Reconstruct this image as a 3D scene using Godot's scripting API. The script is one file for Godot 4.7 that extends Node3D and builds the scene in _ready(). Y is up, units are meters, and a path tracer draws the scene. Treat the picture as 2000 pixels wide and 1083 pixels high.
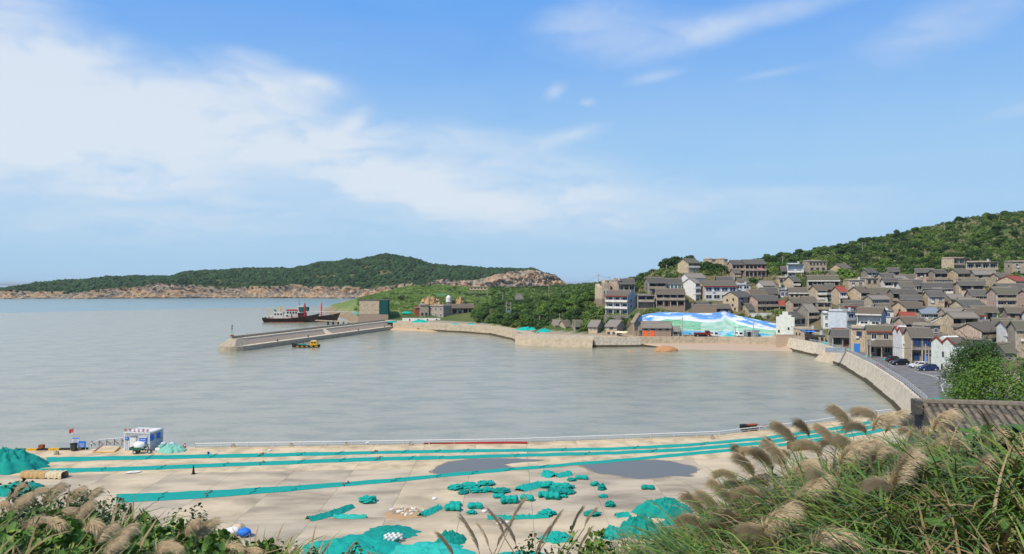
extends Node3D
# A fishing village round a small harbour, seen from the hill above the quay.
# World: camera stands at x 0, z 0, 25 m above the sea; -z is out over the bay.

const FOCAL := 1400.0
const EYE := 25.0
const QUAY := 2.5
const ROAD := 3.5

var rng := RandomNumberGenerator.new()
var names := {}
var M := {}
var T := {}
var unit := BoxMesh.new()
var ring: ArrayMesh
var footprints := []

# ---------------------------------------------------------------- survey helpers (photo measurement -> world point)
func at(px: float, py: float, h: float) -> Vector3:
	var d := (EYE - h) * FOCAL / (py - 552.0)
	return Vector3((px - 1000.0) * d / FOCAL, h, -d)

func atd(px: float, py: float, d: float) -> Vector3:
	return Vector3((px - 1000.0) * d / FOCAL, EYE - (py - 552.0) * d / FOCAL, -d)

# ---------------------------------------------------------------- mesh builder
class MB:
	var v := PackedVector3Array()
	var n := PackedVector3Array()
	var c := PackedColorArray()
	var col := Color.WHITE
	func tri(a: Vector3, b: Vector3, d: Vector3) -> void:
		var nn := (b - a).cross(d - a).normalized()
		v.append(a); v.append(d); v.append(b)
		n.append(nn); n.append(nn); n.append(nn)
		c.append(col); c.append(col); c.append(col)
	func quad(a: Vector3, b: Vector3, d: Vector3, e: Vector3) -> void:
		tri(a, b, d); tri(a, d, e)
	func hexa(p: Array) -> void: # 0-3 lower ring, 4-7 upper ring, each counterclockwise from above
		quad(p[3], p[2], p[1], p[0]); quad(p[4], p[5], p[6], p[7])
		for i in 4:
			var j := (i + 1) % 4
			quad(p[i], p[j], p[j + 4], p[i + 4])
	func box(ce: Vector3, s: Vector3, b := Basis()) -> void:
		var p := []
		for y in [-0.5, 0.5]:
			for k in [[-0.5, 0.5], [0.5, 0.5], [0.5, -0.5], [-0.5, -0.5]]:
				p.append(ce + b * Vector3(k[0] * s.x, y * s.y, k[1] * s.z))
		hexa(p)
	func span(a: Vector3, b: Vector3) -> void:
		box((a + b) * 0.5, (b - a).abs())
	func tube(p: Vector3, q: Vector3, r0: float, r1: float, k := 6, caps := true) -> void:
		var w := (q - p).normalized()
		var u := w.cross(Vector3.UP if absf(w.y) < 0.9 else Vector3.RIGHT).normalized()
		var t := w.cross(u)
		for i in k:
			var a0 := TAU * i / k
			var a1 := TAU * (i + 1) / k
			var e0 := u * cos(a0) + t * sin(a0)
			var e1 := u * cos(a1) + t * sin(a1)
			quad(p + e0 * r0, p + e1 * r0, q + e1 * r1, q + e0 * r1)
			if caps:
				tri(q, q + e0 * r1, q + e1 * r1)
				tri(p, p + e1 * r0, p + e0 * r0)
	func path(pts: Array, r0: float, r1: float, k := 5) -> void:
		for i in pts.size() - 1:
			tube(pts[i], pts[i + 1], lerpf(r0, r1, float(i) / (pts.size() - 1)), lerpf(r0, r1, float(i + 1) / (pts.size() - 1)), k, i == pts.size() - 2 or i == 0)
	func prism(poly: PackedVector2Array, z0: float, z1: float) -> void: # xy outline counterclockwise seen from +z
		var idx := Geometry2D.triangulate_polygon(poly)
		if Geometry2D.is_polygon_clockwise(poly):
			poly.reverse()
			idx = Geometry2D.triangulate_polygon(poly)
		for i in range(0, idx.size(), 3):
			var a := poly[idx[i]]
			var b := poly[idx[i + 1]]
			var d := poly[idx[i + 2]]
			if (b - a).cross(d - a) < 0.0:
				var s := b
				b = d
				d = s
			tri(Vector3(a.x, a.y, z1), Vector3(b.x, b.y, z1), Vector3(d.x, d.y, z1))
			tri(Vector3(a.x, a.y, z0), Vector3(d.x, d.y, z0), Vector3(b.x, b.y, z0))
		for i in poly.size():
			var a := poly[i]
			var b := poly[(i + 1) % poly.size()]
			quad(Vector3(a.x, a.y, z0), Vector3(b.x, b.y, z0), Vector3(b.x, b.y, z1), Vector3(a.x, a.y, z1))
	func mesh() -> ArrayMesh:
		var arr := []
		arr.resize(Mesh.ARRAY_MAX)
		arr[Mesh.ARRAY_VERTEX] = v
		arr[Mesh.ARRAY_NORMAL] = n
		arr[Mesh.ARRAY_COLOR] = c
		var m := ArrayMesh.new()
		m.add_surface_from_arrays(Mesh.PRIMITIVE_TRIANGLES, arr)
		return m

# smooth sheet: f(i, j) -> Vector3; runs i to the "right", j "up" as seen from outside
func surf(nu: int, nv: int, f: Callable, wrap := false, colf = null, uvs := false) -> ArrayMesh:
	var p := PackedVector3Array()
	var nn := PackedVector3Array()
	var cc := PackedColorArray()
	var uv := PackedVector2Array()
	for j in nv + 1:
		for i in nu + 1:
			p.append(f.call(0 if wrap and i == nu else i, j))
			nn.append(Vector3.ZERO)
			if colf != null:
				cc.append(colf.call(0 if wrap and i == nu else i, j))
			if uvs:
				uv.append(Vector2(float(i) / nu, 1.0 - float(j) / nv))
	var idx := PackedInt32Array()
	var w := nu + 1
	for j in nv:
		for i in nu:
			var a := j * w + i
			var b := a + 1
			var d := a + w
			var e := d + 1
			var n1 := (p[b] - p[a]).cross(p[e] - p[a])
			var n2 := (p[e] - p[a]).cross(p[d] - p[a])
			nn[a] += n1 + n2; nn[b] += n1; nn[e] += n1 + n2; nn[d] += n2
			idx.append(a); idx.append(e); idx.append(b)
			idx.append(a); idx.append(d); idx.append(e)
	if wrap:
		for j in nv + 1:
			var s := nn[j * w] + nn[j * w + nu]
			nn[j * w] = s
			nn[j * w + nu] = s
	for k in nn.size():
		nn[k] = nn[k].normalized() if nn[k].length_squared() > 1e-12 else Vector3.UP
	var arr := []
	arr.resize(Mesh.ARRAY_MAX)
	arr[Mesh.ARRAY_VERTEX] = p
	arr[Mesh.ARRAY_NORMAL] = nn
	if colf != null:
		arr[Mesh.ARRAY_COLOR] = cc
	if uvs:
		arr[Mesh.ARRAY_TEX_UV] = uv
	arr[Mesh.ARRAY_INDEX] = idx
	var m := ArrayMesh.new()
	m.add_surface_from_arrays(Mesh.PRIMITIVE_TRIANGLES, arr)
	return m

# ---------------------------------------------------------------- nodes
func called(what: String) -> String:
	if not names.has(what):
		names[what] = 0
		return what
	names[what] += 1
	return "%s_%03d" % [what, names[what]]

func tag(o: Node, label: String, category := "", group := "", kind := "") -> Node:
	if label: o.set_meta("label", label)
	if category: o.set_meta("category", category)
	if group: o.set_meta("group", group)
	if kind: o.set_meta("kind", kind)
	return o

func thing(what: String, label: String, category: String, pos := Vector3.ZERO, yaw := 0.0, group := "") -> Node3D:
	var o := Node3D.new()
	o.name = called(what)
	add_child(o)
	o.position = pos
	o.rotation.y = yaw
	tag(o, label, category, group)
	return o

func whole(what: String, mesh: Mesh, m: Material, label: String, category: String, group := "", pos := Vector3.ZERO, yaw := 0.0) -> MeshInstance3D:
	var o := MeshInstance3D.new()
	o.name = called(what)
	o.mesh = mesh
	o.material_override = m
	add_child(o)
	o.position = pos
	o.rotation.y = yaw
	tag(o, label, category, group)
	return o

func setting(what: String, mesh: Mesh, m: Material, label := "") -> MeshInstance3D:
	var o := whole(what, mesh, m, label, "")
	o.set_meta("kind", "structure")
	return o

func part(parent: Node3D, what: String, mesh: Mesh, m: Material, pos := Vector3.ZERO, yaw := 0.0) -> MeshInstance3D:
	var o := MeshInstance3D.new()
	o.name = what
	o.mesh = mesh
	o.material_override = m
	parent.add_child(o, true)
	o.position = pos
	o.rotation.y = yaw
	return o

func ubox(parent: Node3D, what: String, ce: Vector3, s: Vector3, m: Material) -> MeshInstance3D:
	var o := part(parent, what, unit, m, ce)
	o.scale = s
	return o

func multi(what: String, mesh: Mesh, m: Material, xf: Array, cols, label: String, parent: Node3D = null) -> MultiMeshInstance3D:
	var mm := MultiMesh.new()
	mm.transform_format = MultiMesh.TRANSFORM_3D
	mm.use_colors = cols != null
	mm.mesh = mesh
	mm.instance_count = xf.size()
	for i in xf.size():
		mm.set_instance_transform(i, xf[i])
		if cols != null:
			mm.set_instance_color(i, cols[i])
	var o := MultiMeshInstance3D.new()
	o.name = called(what) if parent == null else what
	o.multimesh = mm
	o.material_override = m
	(self if parent == null else parent).add_child(o, true)
	o.set_meta("kind", "stuff")
	if label: o.set_meta("label", label)
	return o

func copy_of(o: Node3D, label := "", group := "") -> Node3D:
	var base := String(o.name)
	if base.length() > 4 and base[-4] == "_" and base.right(3).is_valid_int():
		base = base.left(-4)
	var r: Node3D = o.duplicate()
	r.name = called(base)
	add_child(r)
	if label: r.set_meta("label", label)
	if group: r.set_meta("group", group)
	return r

# ---------------------------------------------------------------- materials
func lin(r: float, g: float, b: float) -> Color:
	return Color(r, g, b).linear_to_srgb()

func ntex(key: String, sd: int, freq: float, octs: int, stops: Array, size := 512, kind := FastNoiseLite.TYPE_SIMPLEX_SMOOTH, normal := 0.0, warp := 0.0) -> ImageTexture:
	if T.has(key):
		return T[key]
	var f := FastNoiseLite.new()
	f.seed = sd
	f.noise_type = kind
	f.frequency = freq
	f.fractal_octaves = octs
	f.fractal_gain = 0.55
	if warp > 0.0:
		f.domain_warp_enabled = true
		f.domain_warp_amplitude = warp
		f.domain_warp_frequency = freq * 1.5
	var im := f.get_seamless_image(size, size)
	if normal > 0.0:
		im.bump_map_to_normal_map(normal)
	elif stops.size():
		var lut := PackedByteArray()
		for i in 256:
			var x := i / 255.0
			var cl: Color = stops[-1][1]
			for k in stops.size() - 1:
				if x <= stops[k + 1][0]:
					cl = (stops[k][1] as Color).lerp(stops[k + 1][1], clampf((x - stops[k][0]) / (stops[k + 1][0] - stops[k][0]), 0.0, 1.0))
					break
			lut.append(int(clampf(cl.r, 0, 1) * 255)); lut.append(int(clampf(cl.g, 0, 1) * 255)); lut.append(int(clampf(cl.b, 0, 1) * 255))
		im.convert(Image.FORMAT_L8)
		var src := im.get_data()
		var dst := PackedByteArray()
		dst.resize(src.size() * 3)
		for i in src.size():
			var q := src[i] * 3
			dst[i * 3] = lut[q]; dst[i * 3 + 1] = lut[q + 1]; dst[i * 3 + 2] = lut[q + 2]
		im = Image.create_from_data(size, size, false, Image.FORMAT_RGB8, dst)
	T[key] = ImageTexture.create_from_image(im)
	return T[key]

func grey(g: float, warm := 0.0) -> Color:
	return Color(g + warm * 0.5, g, g - warm)

func mat(key: String, c: Color, rough := 0.9, tex: Texture2D = null, tile := 4.0, bump: Texture2D = null, depth := 2.0) -> StandardMaterial3D:
	if M.has(key):
		return M[key]
	var m := StandardMaterial3D.new()
	m.resource_name = key
	m.albedo_color = c
	m.roughness = rough
	m.metallic_specular = 0.35
	if tex or bump:
		m.albedo_texture = tex
		m.uv1_triplanar = true
		m.uv1_world_triplanar = true
		m.uv1_scale = Vector3.ONE / tile
	if bump:
		m.heightmap_enabled = true
		m.heightmap_texture = bump
		m.heightmap_scale = depth
	M[key] = m
	return m

func leafmat(key: String, c: Color, back := 0.5, rough := 0.6) -> StandardMaterial3D:
	var m := mat(key, c, rough)
	m.vertex_color_use_as_albedo = true
	m.backlight_enabled = true
	m.backlight = Color(back, back, back * 0.6)
	m.cull_mode = BaseMaterial3D.CULL_DISABLED
	return m

func make_materials() -> void:
	var grime := ntex("grime", 3, 0.012, 5, [[0.0, grey(0.66, 0.03)], [0.3, grey(0.84, 0.02)], [0.5, grey(0.95, 0.01)], [0.7, grey(1.0)], [1.0, grey(1.0)]], 512, FastNoiseLite.TYPE_SIMPLEX_SMOOTH, 0.0, 30.0)
	var speck := ntex("speck", 5, 0.06, 4, [[0.0, grey(0.7)], [0.4, grey(0.92)], [1.0, grey(1.0)]])
	var rough := ntex("rough", 9, 0.05, 4, [])
	var cell := ntex("cell", 12, 0.035, 2, [[0.0, grey(0.45)], [0.2, grey(0.85)], [0.6, Color(1.0, 0.97, 0.94)], [1.0, grey(0.85)]], 512, FastNoiseLite.TYPE_CELLULAR)
	# village walls
	var faint := ntex("faint", 33, 0.012, 5, [[0.0, grey(0.84, 0.02)], [0.35, grey(0.93, 0.01)], [0.6, grey(0.98)], [1.0, grey(1.0)]], 512, FastNoiseLite.TYPE_SIMPLEX_SMOOTH, 0.0, 30.0)
	var streak := ntex("streak", 52, 0.02, 5, [[0.0, Color(0.5, 0.49, 0.48)], [0.3, Color(0.76, 0.75, 0.73)], [0.48, Color(0.93, 0.92, 0.9)], [0.7, Color(1, 1, 1)], [1.0, Color(1, 0.99, 0.97)]], 512, FastNoiseLite.TYPE_SIMPLEX_SMOOTH, 0.0, 20.0)
	mat("cement", lin(0.45, 0.385, 0.3), 0.95, streak, 7.0)
	mat("cement_grey", lin(0.31, 0.29, 0.26), 0.95, streak, 6.0)
	mat("cement_tan", lin(0.58, 0.48, 0.35), 0.95, streak, 8.0)
	mat("pink", lin(0.54, 0.42, 0.355), 0.95, streak, 7.0)
	mat("white", lin(0.74, 0.74, 0.72), 0.85, faint, 9.0)
	mat("mint", lin(0.66, 0.71, 0.66), 0.85, faint, 9.0)
	mat("bluewhite", lin(0.55, 0.62, 0.7), 0.85, faint, 9.0)
	mat("bluegrey", lin(0.32, 0.37, 0.42), 0.85, faint, 9.0)
	mat("stone", lin(0.33, 0.27, 0.21), 0.95, cell, 5.0, cell, 4.0)
	mat("rubble", lin(0.52, 0.415, 0.32), 0.95, cell, 3.6, cell, 6.0)
	mat("brick", lin(0.30, 0.10, 0.06), 0.9, grime, 4.0)
	mat("roof", lin(0.145, 0.13, 0.108), 0.9, grime, 3.5, rough, 4.0)
	mat("roof_brown", lin(0.15, 0.125, 0.095), 0.9, grime, 3.0, rough, 4.0)
	mat("roof_ash", lin(0.12, 0.118, 0.11), 0.9, grime, 4.0, rough, 4.0)
	mat("roof_moss", lin(0.135, 0.13, 0.095), 0.9, grime, 2.6, rough, 4.0)
	mat("roof_dark", lin(0.11, 0.105, 0.095), 0.9, speck, 2.5, rough, 4.0)
	mat("roof_pale", lin(0.26, 0.235, 0.2), 0.9, speck, 3.0, rough, 4.0)
	mat("roof_red", lin(0.32, 0.08, 0.055), 0.8, speck, 2.5, rough, 3.0)
	mat("roof_blue", lin(0.23, 0.27, 0.33), 0.6, speck, 5.0)
	mat("roof_green", lin(0.5, 0.68, 0.6), 0.7, speck, 5.0)
	mat("trim_red", lin(0.26, 0.05, 0.035), 0.7, speck, 3.0)
	mat("trim_white", lin(0.75, 0.75, 0.73), 0.8, grime, 6.0)
	mat("trim_grey", lin(0.3, 0.29, 0.27), 0.9, grime, 6.0)
	mat("frame_white", lin(0.65, 0.66, 0.66), 0.6)
	mat("frame_dark", lin(0.08, 0.08, 0.08), 0.6)
	mat("frame_green", lin(0.06, 0.2, 0.16), 0.5)
	mat("door_wood", lin(0.1, 0.06, 0.04), 0.7, speck, 1.5)
	mat("door_blue", lin(0.03, 0.2, 0.6), 0.6)
	mat("door_orange", lin(0.75, 0.13, 0.03), 0.6)
	mat("glass", lin(0.02, 0.024, 0.03), 0.1)
	mat("glass_blue", lin(0.02, 0.05, 0.14), 0.15)
	mat("glass_green", lin(0.02, 0.09, 0.08), 0.15)
	mat("black", lin(0.015, 0.015, 0.017), 0.6)
	mat("rubber", lin(0.02, 0.02, 0.02), 0.8)
	mat("steel", lin(0.45, 0.46, 0.47), 0.45)
	mat("pole", lin(0.42, 0.39, 0.34), 0.9, grime, 3.0)
	mat("wire", lin(0.06, 0.06, 0.06), 0.7)
	mat("orange_rust", lin(0.3, 0.08, 0.03), 0.8, speck, 2.0)
	# harbour
	var stain := ntex("stain", 21, 0.006, 6, [[0.0, Color(0.78, 0.76, 0.73)], [0.3, Color(0.88, 0.87, 0.85)], [0.5, Color(0.95, 0.94, 0.92)], [0.75, Color(1, 0.99, 0.97)], [1.0, Color(1, 1, 1)]], 1024, FastNoiseLite.TYPE_SIMPLEX_SMOOTH, 0.0, 60.0)
	mat("apron_a", lin(0.6, 0.5, 0.345), 0.95, stain, 26.0, rough, 0.6)
	mat("apron_b", lin(0.575, 0.48, 0.33), 0.95, stain, 21.0, rough, 0.6)
	mat("yard_a", lin(0.5, 0.43, 0.325), 0.95, stain, 24.0, rough, 0.8)
	mat("yard_b", lin(0.47, 0.41, 0.32), 0.95, stain, 19.0, rough, 0.8)
	mat("yard_c", lin(0.55, 0.465, 0.335), 0.95, stain, 29.0, rough, 0.8)
	var drag := ntex("drag", 57, 0.009, 6, [[0.0, Color(0.7, 0.695, 0.69)], [0.35, Color(0.86, 0.855, 0.845)], [0.55, Color(0.94, 0.935, 0.92)], [0.75, Color(1, 0.99, 0.97)], [1.0, Color(1, 1, 1)]], 1024, FastNoiseLite.TYPE_SIMPLEX_SMOOTH, 0.0, 30.0)
	for k in ["yard_a", "yard_b", "yard_c"]: # nets are dragged along the quay and leave long scuffs
		(M[k] as StandardMaterial3D).albedo_texture = drag
		(M[k] as StandardMaterial3D).uv1_scale = Vector3(1.0 / 110.0, 1.0 / 10.0, 1.0 / {"yard_a": 37.0, "yard_b": 45.0, "yard_c": 58.0}[k])
	mat("joint", lin(0.3, 0.25, 0.19), 1.0, speck, 2.0)
	mat("sea_wall", lin(0.50, 0.43, 0.33), 0.95, stain, 13.0, rough, 3.0)
	mat("sea_wall_pale", lin(0.62, 0.56, 0.46), 0.95, stain, 11.0, rough, 3.0)
	mat("weed", lin(0.1, 0.085, 0.055), 0.95, grime, 3.0, rough, 4.0)
	mat("pier", lin(0.40, 0.35, 0.27), 0.95, stain, 12.0, rough, 3.0)
	mat("pier_top", lin(0.62, 0.55, 0.44), 0.95, stain, 16.0, rough, 1.0)
	mat("asphalt", lin(0.185, 0.185, 0.19), 0.9, stain, 17.0, speck, 0.4)
	mat("paint_white", lin(0.7, 0.7, 0.68), 0.8, speck, 2.0)
	mat("paint_yellow", lin(0.75, 0.42, 0.03), 0.7, speck, 2.0)
	mat("paint_black", lin(0.03, 0.03, 0.035), 0.7, speck, 2.0)
	mat("paint_red", lin(0.45, 0.03, 0.03), 0.6, speck, 2.0)
	mat("paint_blue", lin(0.02, 0.16, 0.62), 0.6)
	mat("sand", lin(0.58, 0.42, 0.27), 1.0, speck, 6.0, rough, 2.0)
	mat("pebble", lin(0.5, 0.4, 0.31), 1.0, cell, 5.0, cell, 4.0)
	mat("boulder", lin(0.5, 0.27, 0.13), 0.9, grime, 4.0, rough, 8.0)
	mat("dirt", lin(0.3, 0.22, 0.14), 1.0, grime, 5.0, rough, 6.0)
	# nets
	var weave := ntex("weave", 31, 0.05, 3, [[0.0, grey(0.5)], [0.35, grey(0.82)], [0.7, grey(1.0)], [1.0, grey(1.0)]])
	mat("net", lin(0.01, 0.5, 0.425), 0.85, weave, 0.9, weave, 7.0)
	mat("net_pale", lin(0.03, 0.54, 0.46), 0.85, weave, 1.7, weave, 3.0)
	mat("net_deep", lin(0.008, 0.4, 0.335), 0.85, weave, 0.8, weave, 8.0)
	mat("net_mint", lin(0.25, 0.62, 0.5), 0.85, weave, 1.4, weave, 3.0)
	mat("net_black", lin(0.02, 0.022, 0.035), 0.85, weave, 1.4, weave, 3.0)
	# plants
	leafmat("leaf", Color.WHITE, 0.45, 0.6)
	leafmat("leaf_far", Color.WHITE, 0.3, 0.75)
	leafmat("blade", Color.WHITE, 0.5, 0.42)
	leafmat("plume", Color.WHITE, 0.5, 0.9)
	mat("bark", lin(0.12, 0.085, 0.06), 0.95, speck, 1.0)
	for k in ["cement", "cement_grey", "cement_tan", "pink"]: # rain streaks run down the walls
		(M[k] as StandardMaterial3D).uv1_scale = Vector3(1.0 / 4.0, 1.0 / 17.0, 1.0 / 4.0)
	unit.size = Vector3.ONE
	var r := MB.new()
	for s in [-1.0, 1.0]:
		r.box(Vector3(s * 0.46, 0, 0), Vector3(0.08, 1, 1))
		r.box(Vector3(0, s * 0.455, 0), Vector3(0.84, 0.09, 1))
	r.box(Vector3(0, 0, 0), Vector3(0.05, 0.82, 0.7))
	ring = r.mesh()

# ---------------------------------------------------------------- camera, sky, sun, air
func make_view() -> void:
	var cam := Camera3D.new()
	cam.name = "camera"
	add_child(cam)
	cam.position = Vector3(0, EYE, 0)
	cam.rotation.x = atan(10.5 / FOCAL)
	cam.fov = rad_to_deg(2.0 * atan(541.5 / FOCAL))
	cam.near = 0.1
	cam.far = 60000.0
	cam.current = true
	var sun := DirectionalLight3D.new()
	sun.name = "sun"
	add_child(sun)
	sun.light_color = Color(1.0, 0.95, 0.87)
	sun.light_energy = 1.45
	sun.light_angular_distance = 0.53
	sun.shadow_enabled = true
	sun.look_at_from_position(Vector3(-47, 80, 48), Vector3.ZERO)
	var we := WorldEnvironment.new()
	we.name = "world"
	add_child(we)
	var e := Environment.new()
	we.environment = e
	e.background_mode = Environment.BG_SKY
	e.tonemap_mode = Environment.TONE_MAPPER_LINEAR
	e.tonemap_exposure = 1.0
	e.sdfgi_enabled = true
	e.ssao_enabled = true
	e.ssil_enabled = true
	e.fog_enabled = true
	e.fog_light_color = Color(0.86, 0.93, 1.0)
	e.fog_density = 0.000045
	var sky := Sky.new()
	var pano := PanoramaSkyMaterial.new()
	pano.panorama = ImageTexture.create_from_image(sky_image(2048))
	sky.sky_material = pano
	e.sky = sky

func sky_image(w: int) -> Image:
	var h := w / 2
	var data := PackedFloat32Array()
	data.resize(w * h * 3)
	var fa := FastNoiseLite.new()
	fa.seed = 4; fa.frequency = 1.0; fa.fractal_octaves = 5; fa.fractal_gain = 0.55
	fa.noise_type = FastNoiseLite.TYPE_SIMPLEX_SMOOTH
	var fb := FastNoiseLite.new()
	fb.seed = 77; fb.frequency = 1.0; fb.fractal_octaves = 3
	fb.noise_type = FastNoiseLite.TYPE_SIMPLEX_SMOOTH
	# cloud masses: bearing and height (in survey pixels), half sizes, tilt, weight
	var masses := []
	for b in [[200, 185, 430, 72, 0.03, 0.82], [520, 167, 150, 34, 0.02, 0.62], [620, 163, 46, 16, 0.1, 0.35], [420, 262, 400, 56, 0.06, 0.62], [-150, 200, 420, 105, 0.0, 0.8], [700, 335, 250, 46, 0.24, 0.46], [870, 385, 190, 30, 0.12, 0.44], [1010, 385, 260, 46, 0.0, 0.36], [40, 40, 170, 56, 0.1, 0.62], [230, 335, 560, 60, 0.03, 0.5], [690, 238, 42, 20, -0.7, 0.5], [905, 270, 110, 24, 0.05, 0.3], [1000, 335, 360, 80, 0.1, 0.36], [480, 108, 70, 20, 0.1, 0.3], [200, 430, 700, 60, 0.0, 0.34],
		[1230, 62, 200, 50, -0.06, 0.4], [1400, 58, 210, 28, -0.22, 0.32], [1150, 18, 120, 30, -0.2, 0.36], [1560, 10, 220, 24, -0.1, 0.3], [1850, 45, 260, 56, -0.3, 0.34], [1990, 215, 190, 16, -0.2, 0.22], [1510, 142, 90, 8, -0.1, 0.3], [1280, 150, 70, 12, -0.15, 0.34], [1085, 178, 30, 18, -0.5, 0.36], [1148, 199, 20, 8, 0.0, 0.4], [1120, 262, 90, 16, -0.25, 0.32], [1480, 375, 280, 16, 0.02, 0.28], [1620, 400, 320, 18, 0.0, 0.18], [1250, 440, 600, 50, 0.0, 0.26]]:
		var az := atan((b[0] - 1000.0) / FOCAL)
		var el := atan((552.0 - b[1]) / FOCAL * cos(az))
		masses.append([az, el, b[2] / FOCAL * cos(az) * cos(az), b[3] / FOCAL, b[4], b[5]])
	var zen := Color(0.07, 0.22, 0.62)
	var up := Color(0.135, 0.385, 0.88)
	var mid := Color(0.35, 0.60, 0.885)
	var low := Color(0.40, 0.62, 0.83)
	var cloud := Color(0.76, 0.825, 0.90)
	for y in h:
		var el := PI * 0.5 - PI * (y + 0.5) / h
		if el < 0.0:
			for x in w:
				var k := (y * w + x) * 3
				data[k] = 0.22; data[k + 1] = 0.26; data[k + 2] = 0.28
			continue
		var t := rad_to_deg(el)
		var base: Color
		if t < 9.0:
			base = low.lerp(mid, smoothstep(0.0, 9.0, t))
		elif t < 22.0:
			base = mid.lerp(up, smoothstep(7.0, 22.0, t))
		else:
			base = up.lerp(zen, smoothstep(20.0, 80.0, t))
		var ce := cos(el)
		for x in w:
			var az := TAU * ((x + 0.5) / w)
			if az > PI: az -= TAU
			var dx := sin(az) * ce
			var dz := -cos(az) * ce
			var dy := sin(el)
			# wind-drawn texture: high sheet seen in perspective near the horizon
			var q := 1.0 / (dy + 0.16)
			var wx := fb.get_noise_3d(dx * 3.0, dy * 6.0, dz * 3.0)
			var n := fa.get_noise_3d(dx * q * 1.5 + wx * 0.5, dz * q * 2.2 + wx * 0.3, dy * 2.0)
			var n2 := fa.get_noise_3d(dx * 9.0 + n, dy * 30.0 + n * 1.5 + dx * 5.0, dz * 9.0 + 40.0)
			var s := 0.0
			if absf(az) < 1.1:
				for b in masses:
					var ax: float = az - b[0]
					var ay: float = el - b[1]
					var u: float = (ax - ay * b[4]) / b[2]
					var v: float = (ay + ax * b[4]) / b[3]
					var r := u * u + v * v
					if r < 4.0:
						s += b[5] * exp(-r * 1.1)
			var away := smoothstep(0.68, 1.05, absf(az)) + smoothstep(0.42, 0.62, el)
			away = clampf(away, 0.0, 1.0)
			s = lerpf(s, 0.34 + 0.6 * fb.get_noise_3d(dx * 1.3 + 9.0, dy * 2.0, dz * 1.3), away)
			var a := maxf(s, 0.0) * (1.0 + 0.6 * n + 0.5 * n2) + 0.05 * n * n2
			a = clampf(a, 0.0, 1.0)
			a = lerpf(a, smoothstep(0.05, 0.95, a), 0.4) * 0.86
			a = maxf(a, 0.05 + 0.05 * n)
			var c := base.lerp(cloud, a)
			var k := (y * w + x) * 3
			data[k] = c.r; data[k + 1] = c.g; data[k + 2] = c.b
	return Image.create_from_data(w, h, false, Image.FORMAT_RGBF, data.to_byte_array())

# ---------------------------------------------------------------- land
var ctrl := []          # x, depth, height
var rbf_w := PackedFloat64Array()
var hgrid := PackedFloat32Array()
const GX0 := -200.0
const GD0 := 112.0
const GS := 4.0
const GNX := 185
const GND := 180
var coast := PackedVector2Array()
var road_poly := PackedVector2Array()

func bay_line() -> Array: # seawall crest, x and depth, from the quay round to the breakwater
	return [[72, 126], [80, 147], [91, 181], [100, 215], [104.5, 243], [103, 271], [80, 279], [50, 279], [32, 276], [30, 281], [7, 290], [3, 300], [1, 313], [-10, 342], [-26, 358], [-40, 367], [-63, 381]]

func prepare_land() -> void:
	for p in bay_line():
		coast.append(Vector2(p[0], p[1]))
	for p in [[-68, 388], [-88, 402], [-97, 430], [-112, 480], [-145, 560], [-170, 640], [-170, 730], [-60, 800], [100, 820], [330, 815], [530, 815], [530, 116], [72, 116]]:
		coast.append(Vector2(p[0], p[1]))
	for p in bay_line():
		ctrl.append([p[0], p[1], ROAD - 0.1])
	# inner edge of the waterfront road and car park
	for p in [[86, 118], [92, 140], [98, 160], [106, 180], [113, 200], [112, 222], [114, 245], [110, 270], [95, 286], [70, 288], [45, 288], [25, 290], [12, 300], [8, 320], [-4, 350], [-22, 372], [-45, 385], [-62, 398], [-78, 404], [110, 150], [112, 125], [120, 165]]:
		ctrl.append([p[0], p[1], ROAD - 0.1])
	for q in [[720, 590, 430], [760, 577, 480], [715, 590, 520], [800, 557, 560], [850, 556, 600], [900, 562, 600], [930, 580, 540], [960, 585, 520], [1000, 586, 500], [1050, 585, 480], [1100, 584, 460], [1150, 581, 440], [1175, 572, 420], [790, 618, 415], [850, 582, 450], [905, 583, 450], [850, 606, 424], [905, 612, 415], [960, 600, 420], [1000, 632, 342], [1060, 640, 318], [1100, 640, 312], [1000, 606, 400], [1050, 600, 400], [1100, 600, 375], [1140, 600, 350], [1165, 618, 318], [1100, 588, 410],
		[1215, 560, 375], [1250, 545, 380], [1290, 530, 385], [1330, 515, 392], [1370, 522, 400], [1420, 528, 400], [1480, 530, 400], [1540, 525, 420], [1600, 513, 450], [1680, 494, 480], [1760, 477, 510], [1840, 456, 540], [1900, 430, 560], [1940, 420, 570], [2000, 419, 580], [2080, 410, 600], [2200, 400, 600], [1700, 528, 420], [1780, 512, 440], [1800, 540, 370], [1900, 492, 460], [1990, 485, 470], [2100, 480, 470], [1650, 535, 400], [2050, 540, 350], [2050, 600, 260], [2050, 680, 190], [2100, 640, 220]]:
		var p := atd(q[0], q[1], q[2])
		ctrl.append([p.x, -p.z, p.y])
	for q in [[-140, 690, 8], [-60, 780, 8], [100, 800, 10], [300, 800, 30], [500, 800, 40], [525, 600, 90], [525, 450, 70], [525, 300, 50], [400, 250, 30], [300, 180, 18], [200, 130, 9], [-100, 620, 14], [-150, 600, 6], [-115, 520, 8]]:
		ctrl.append(q)
	for hs in houses:
		ctrl.append([hs.c.x, -hs.c.z, hs.c.y])
	solve()
	road_poly = PackedVector2Array([Vector2(72, 114), Vector2(72, 126), Vector2(80, 147), Vector2(91, 181), Vector2(100, 215), Vector2(104.5, 243), Vector2(103, 271), Vector2(107, 275), Vector2(112, 258), Vector2(112, 235), Vector2(112, 216), Vector2(117, 203), Vector2(112, 193), Vector2(108, 178), Vector2(103, 160), Vector2(96, 142), Vector2(92, 114)])
	hgrid.resize(GNX * GND)
	for j in GND:
		for i in GNX:
			hgrid[j * GNX + i] = raw_height(GX0 + i * GS, GD0 + j * GS)

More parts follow.
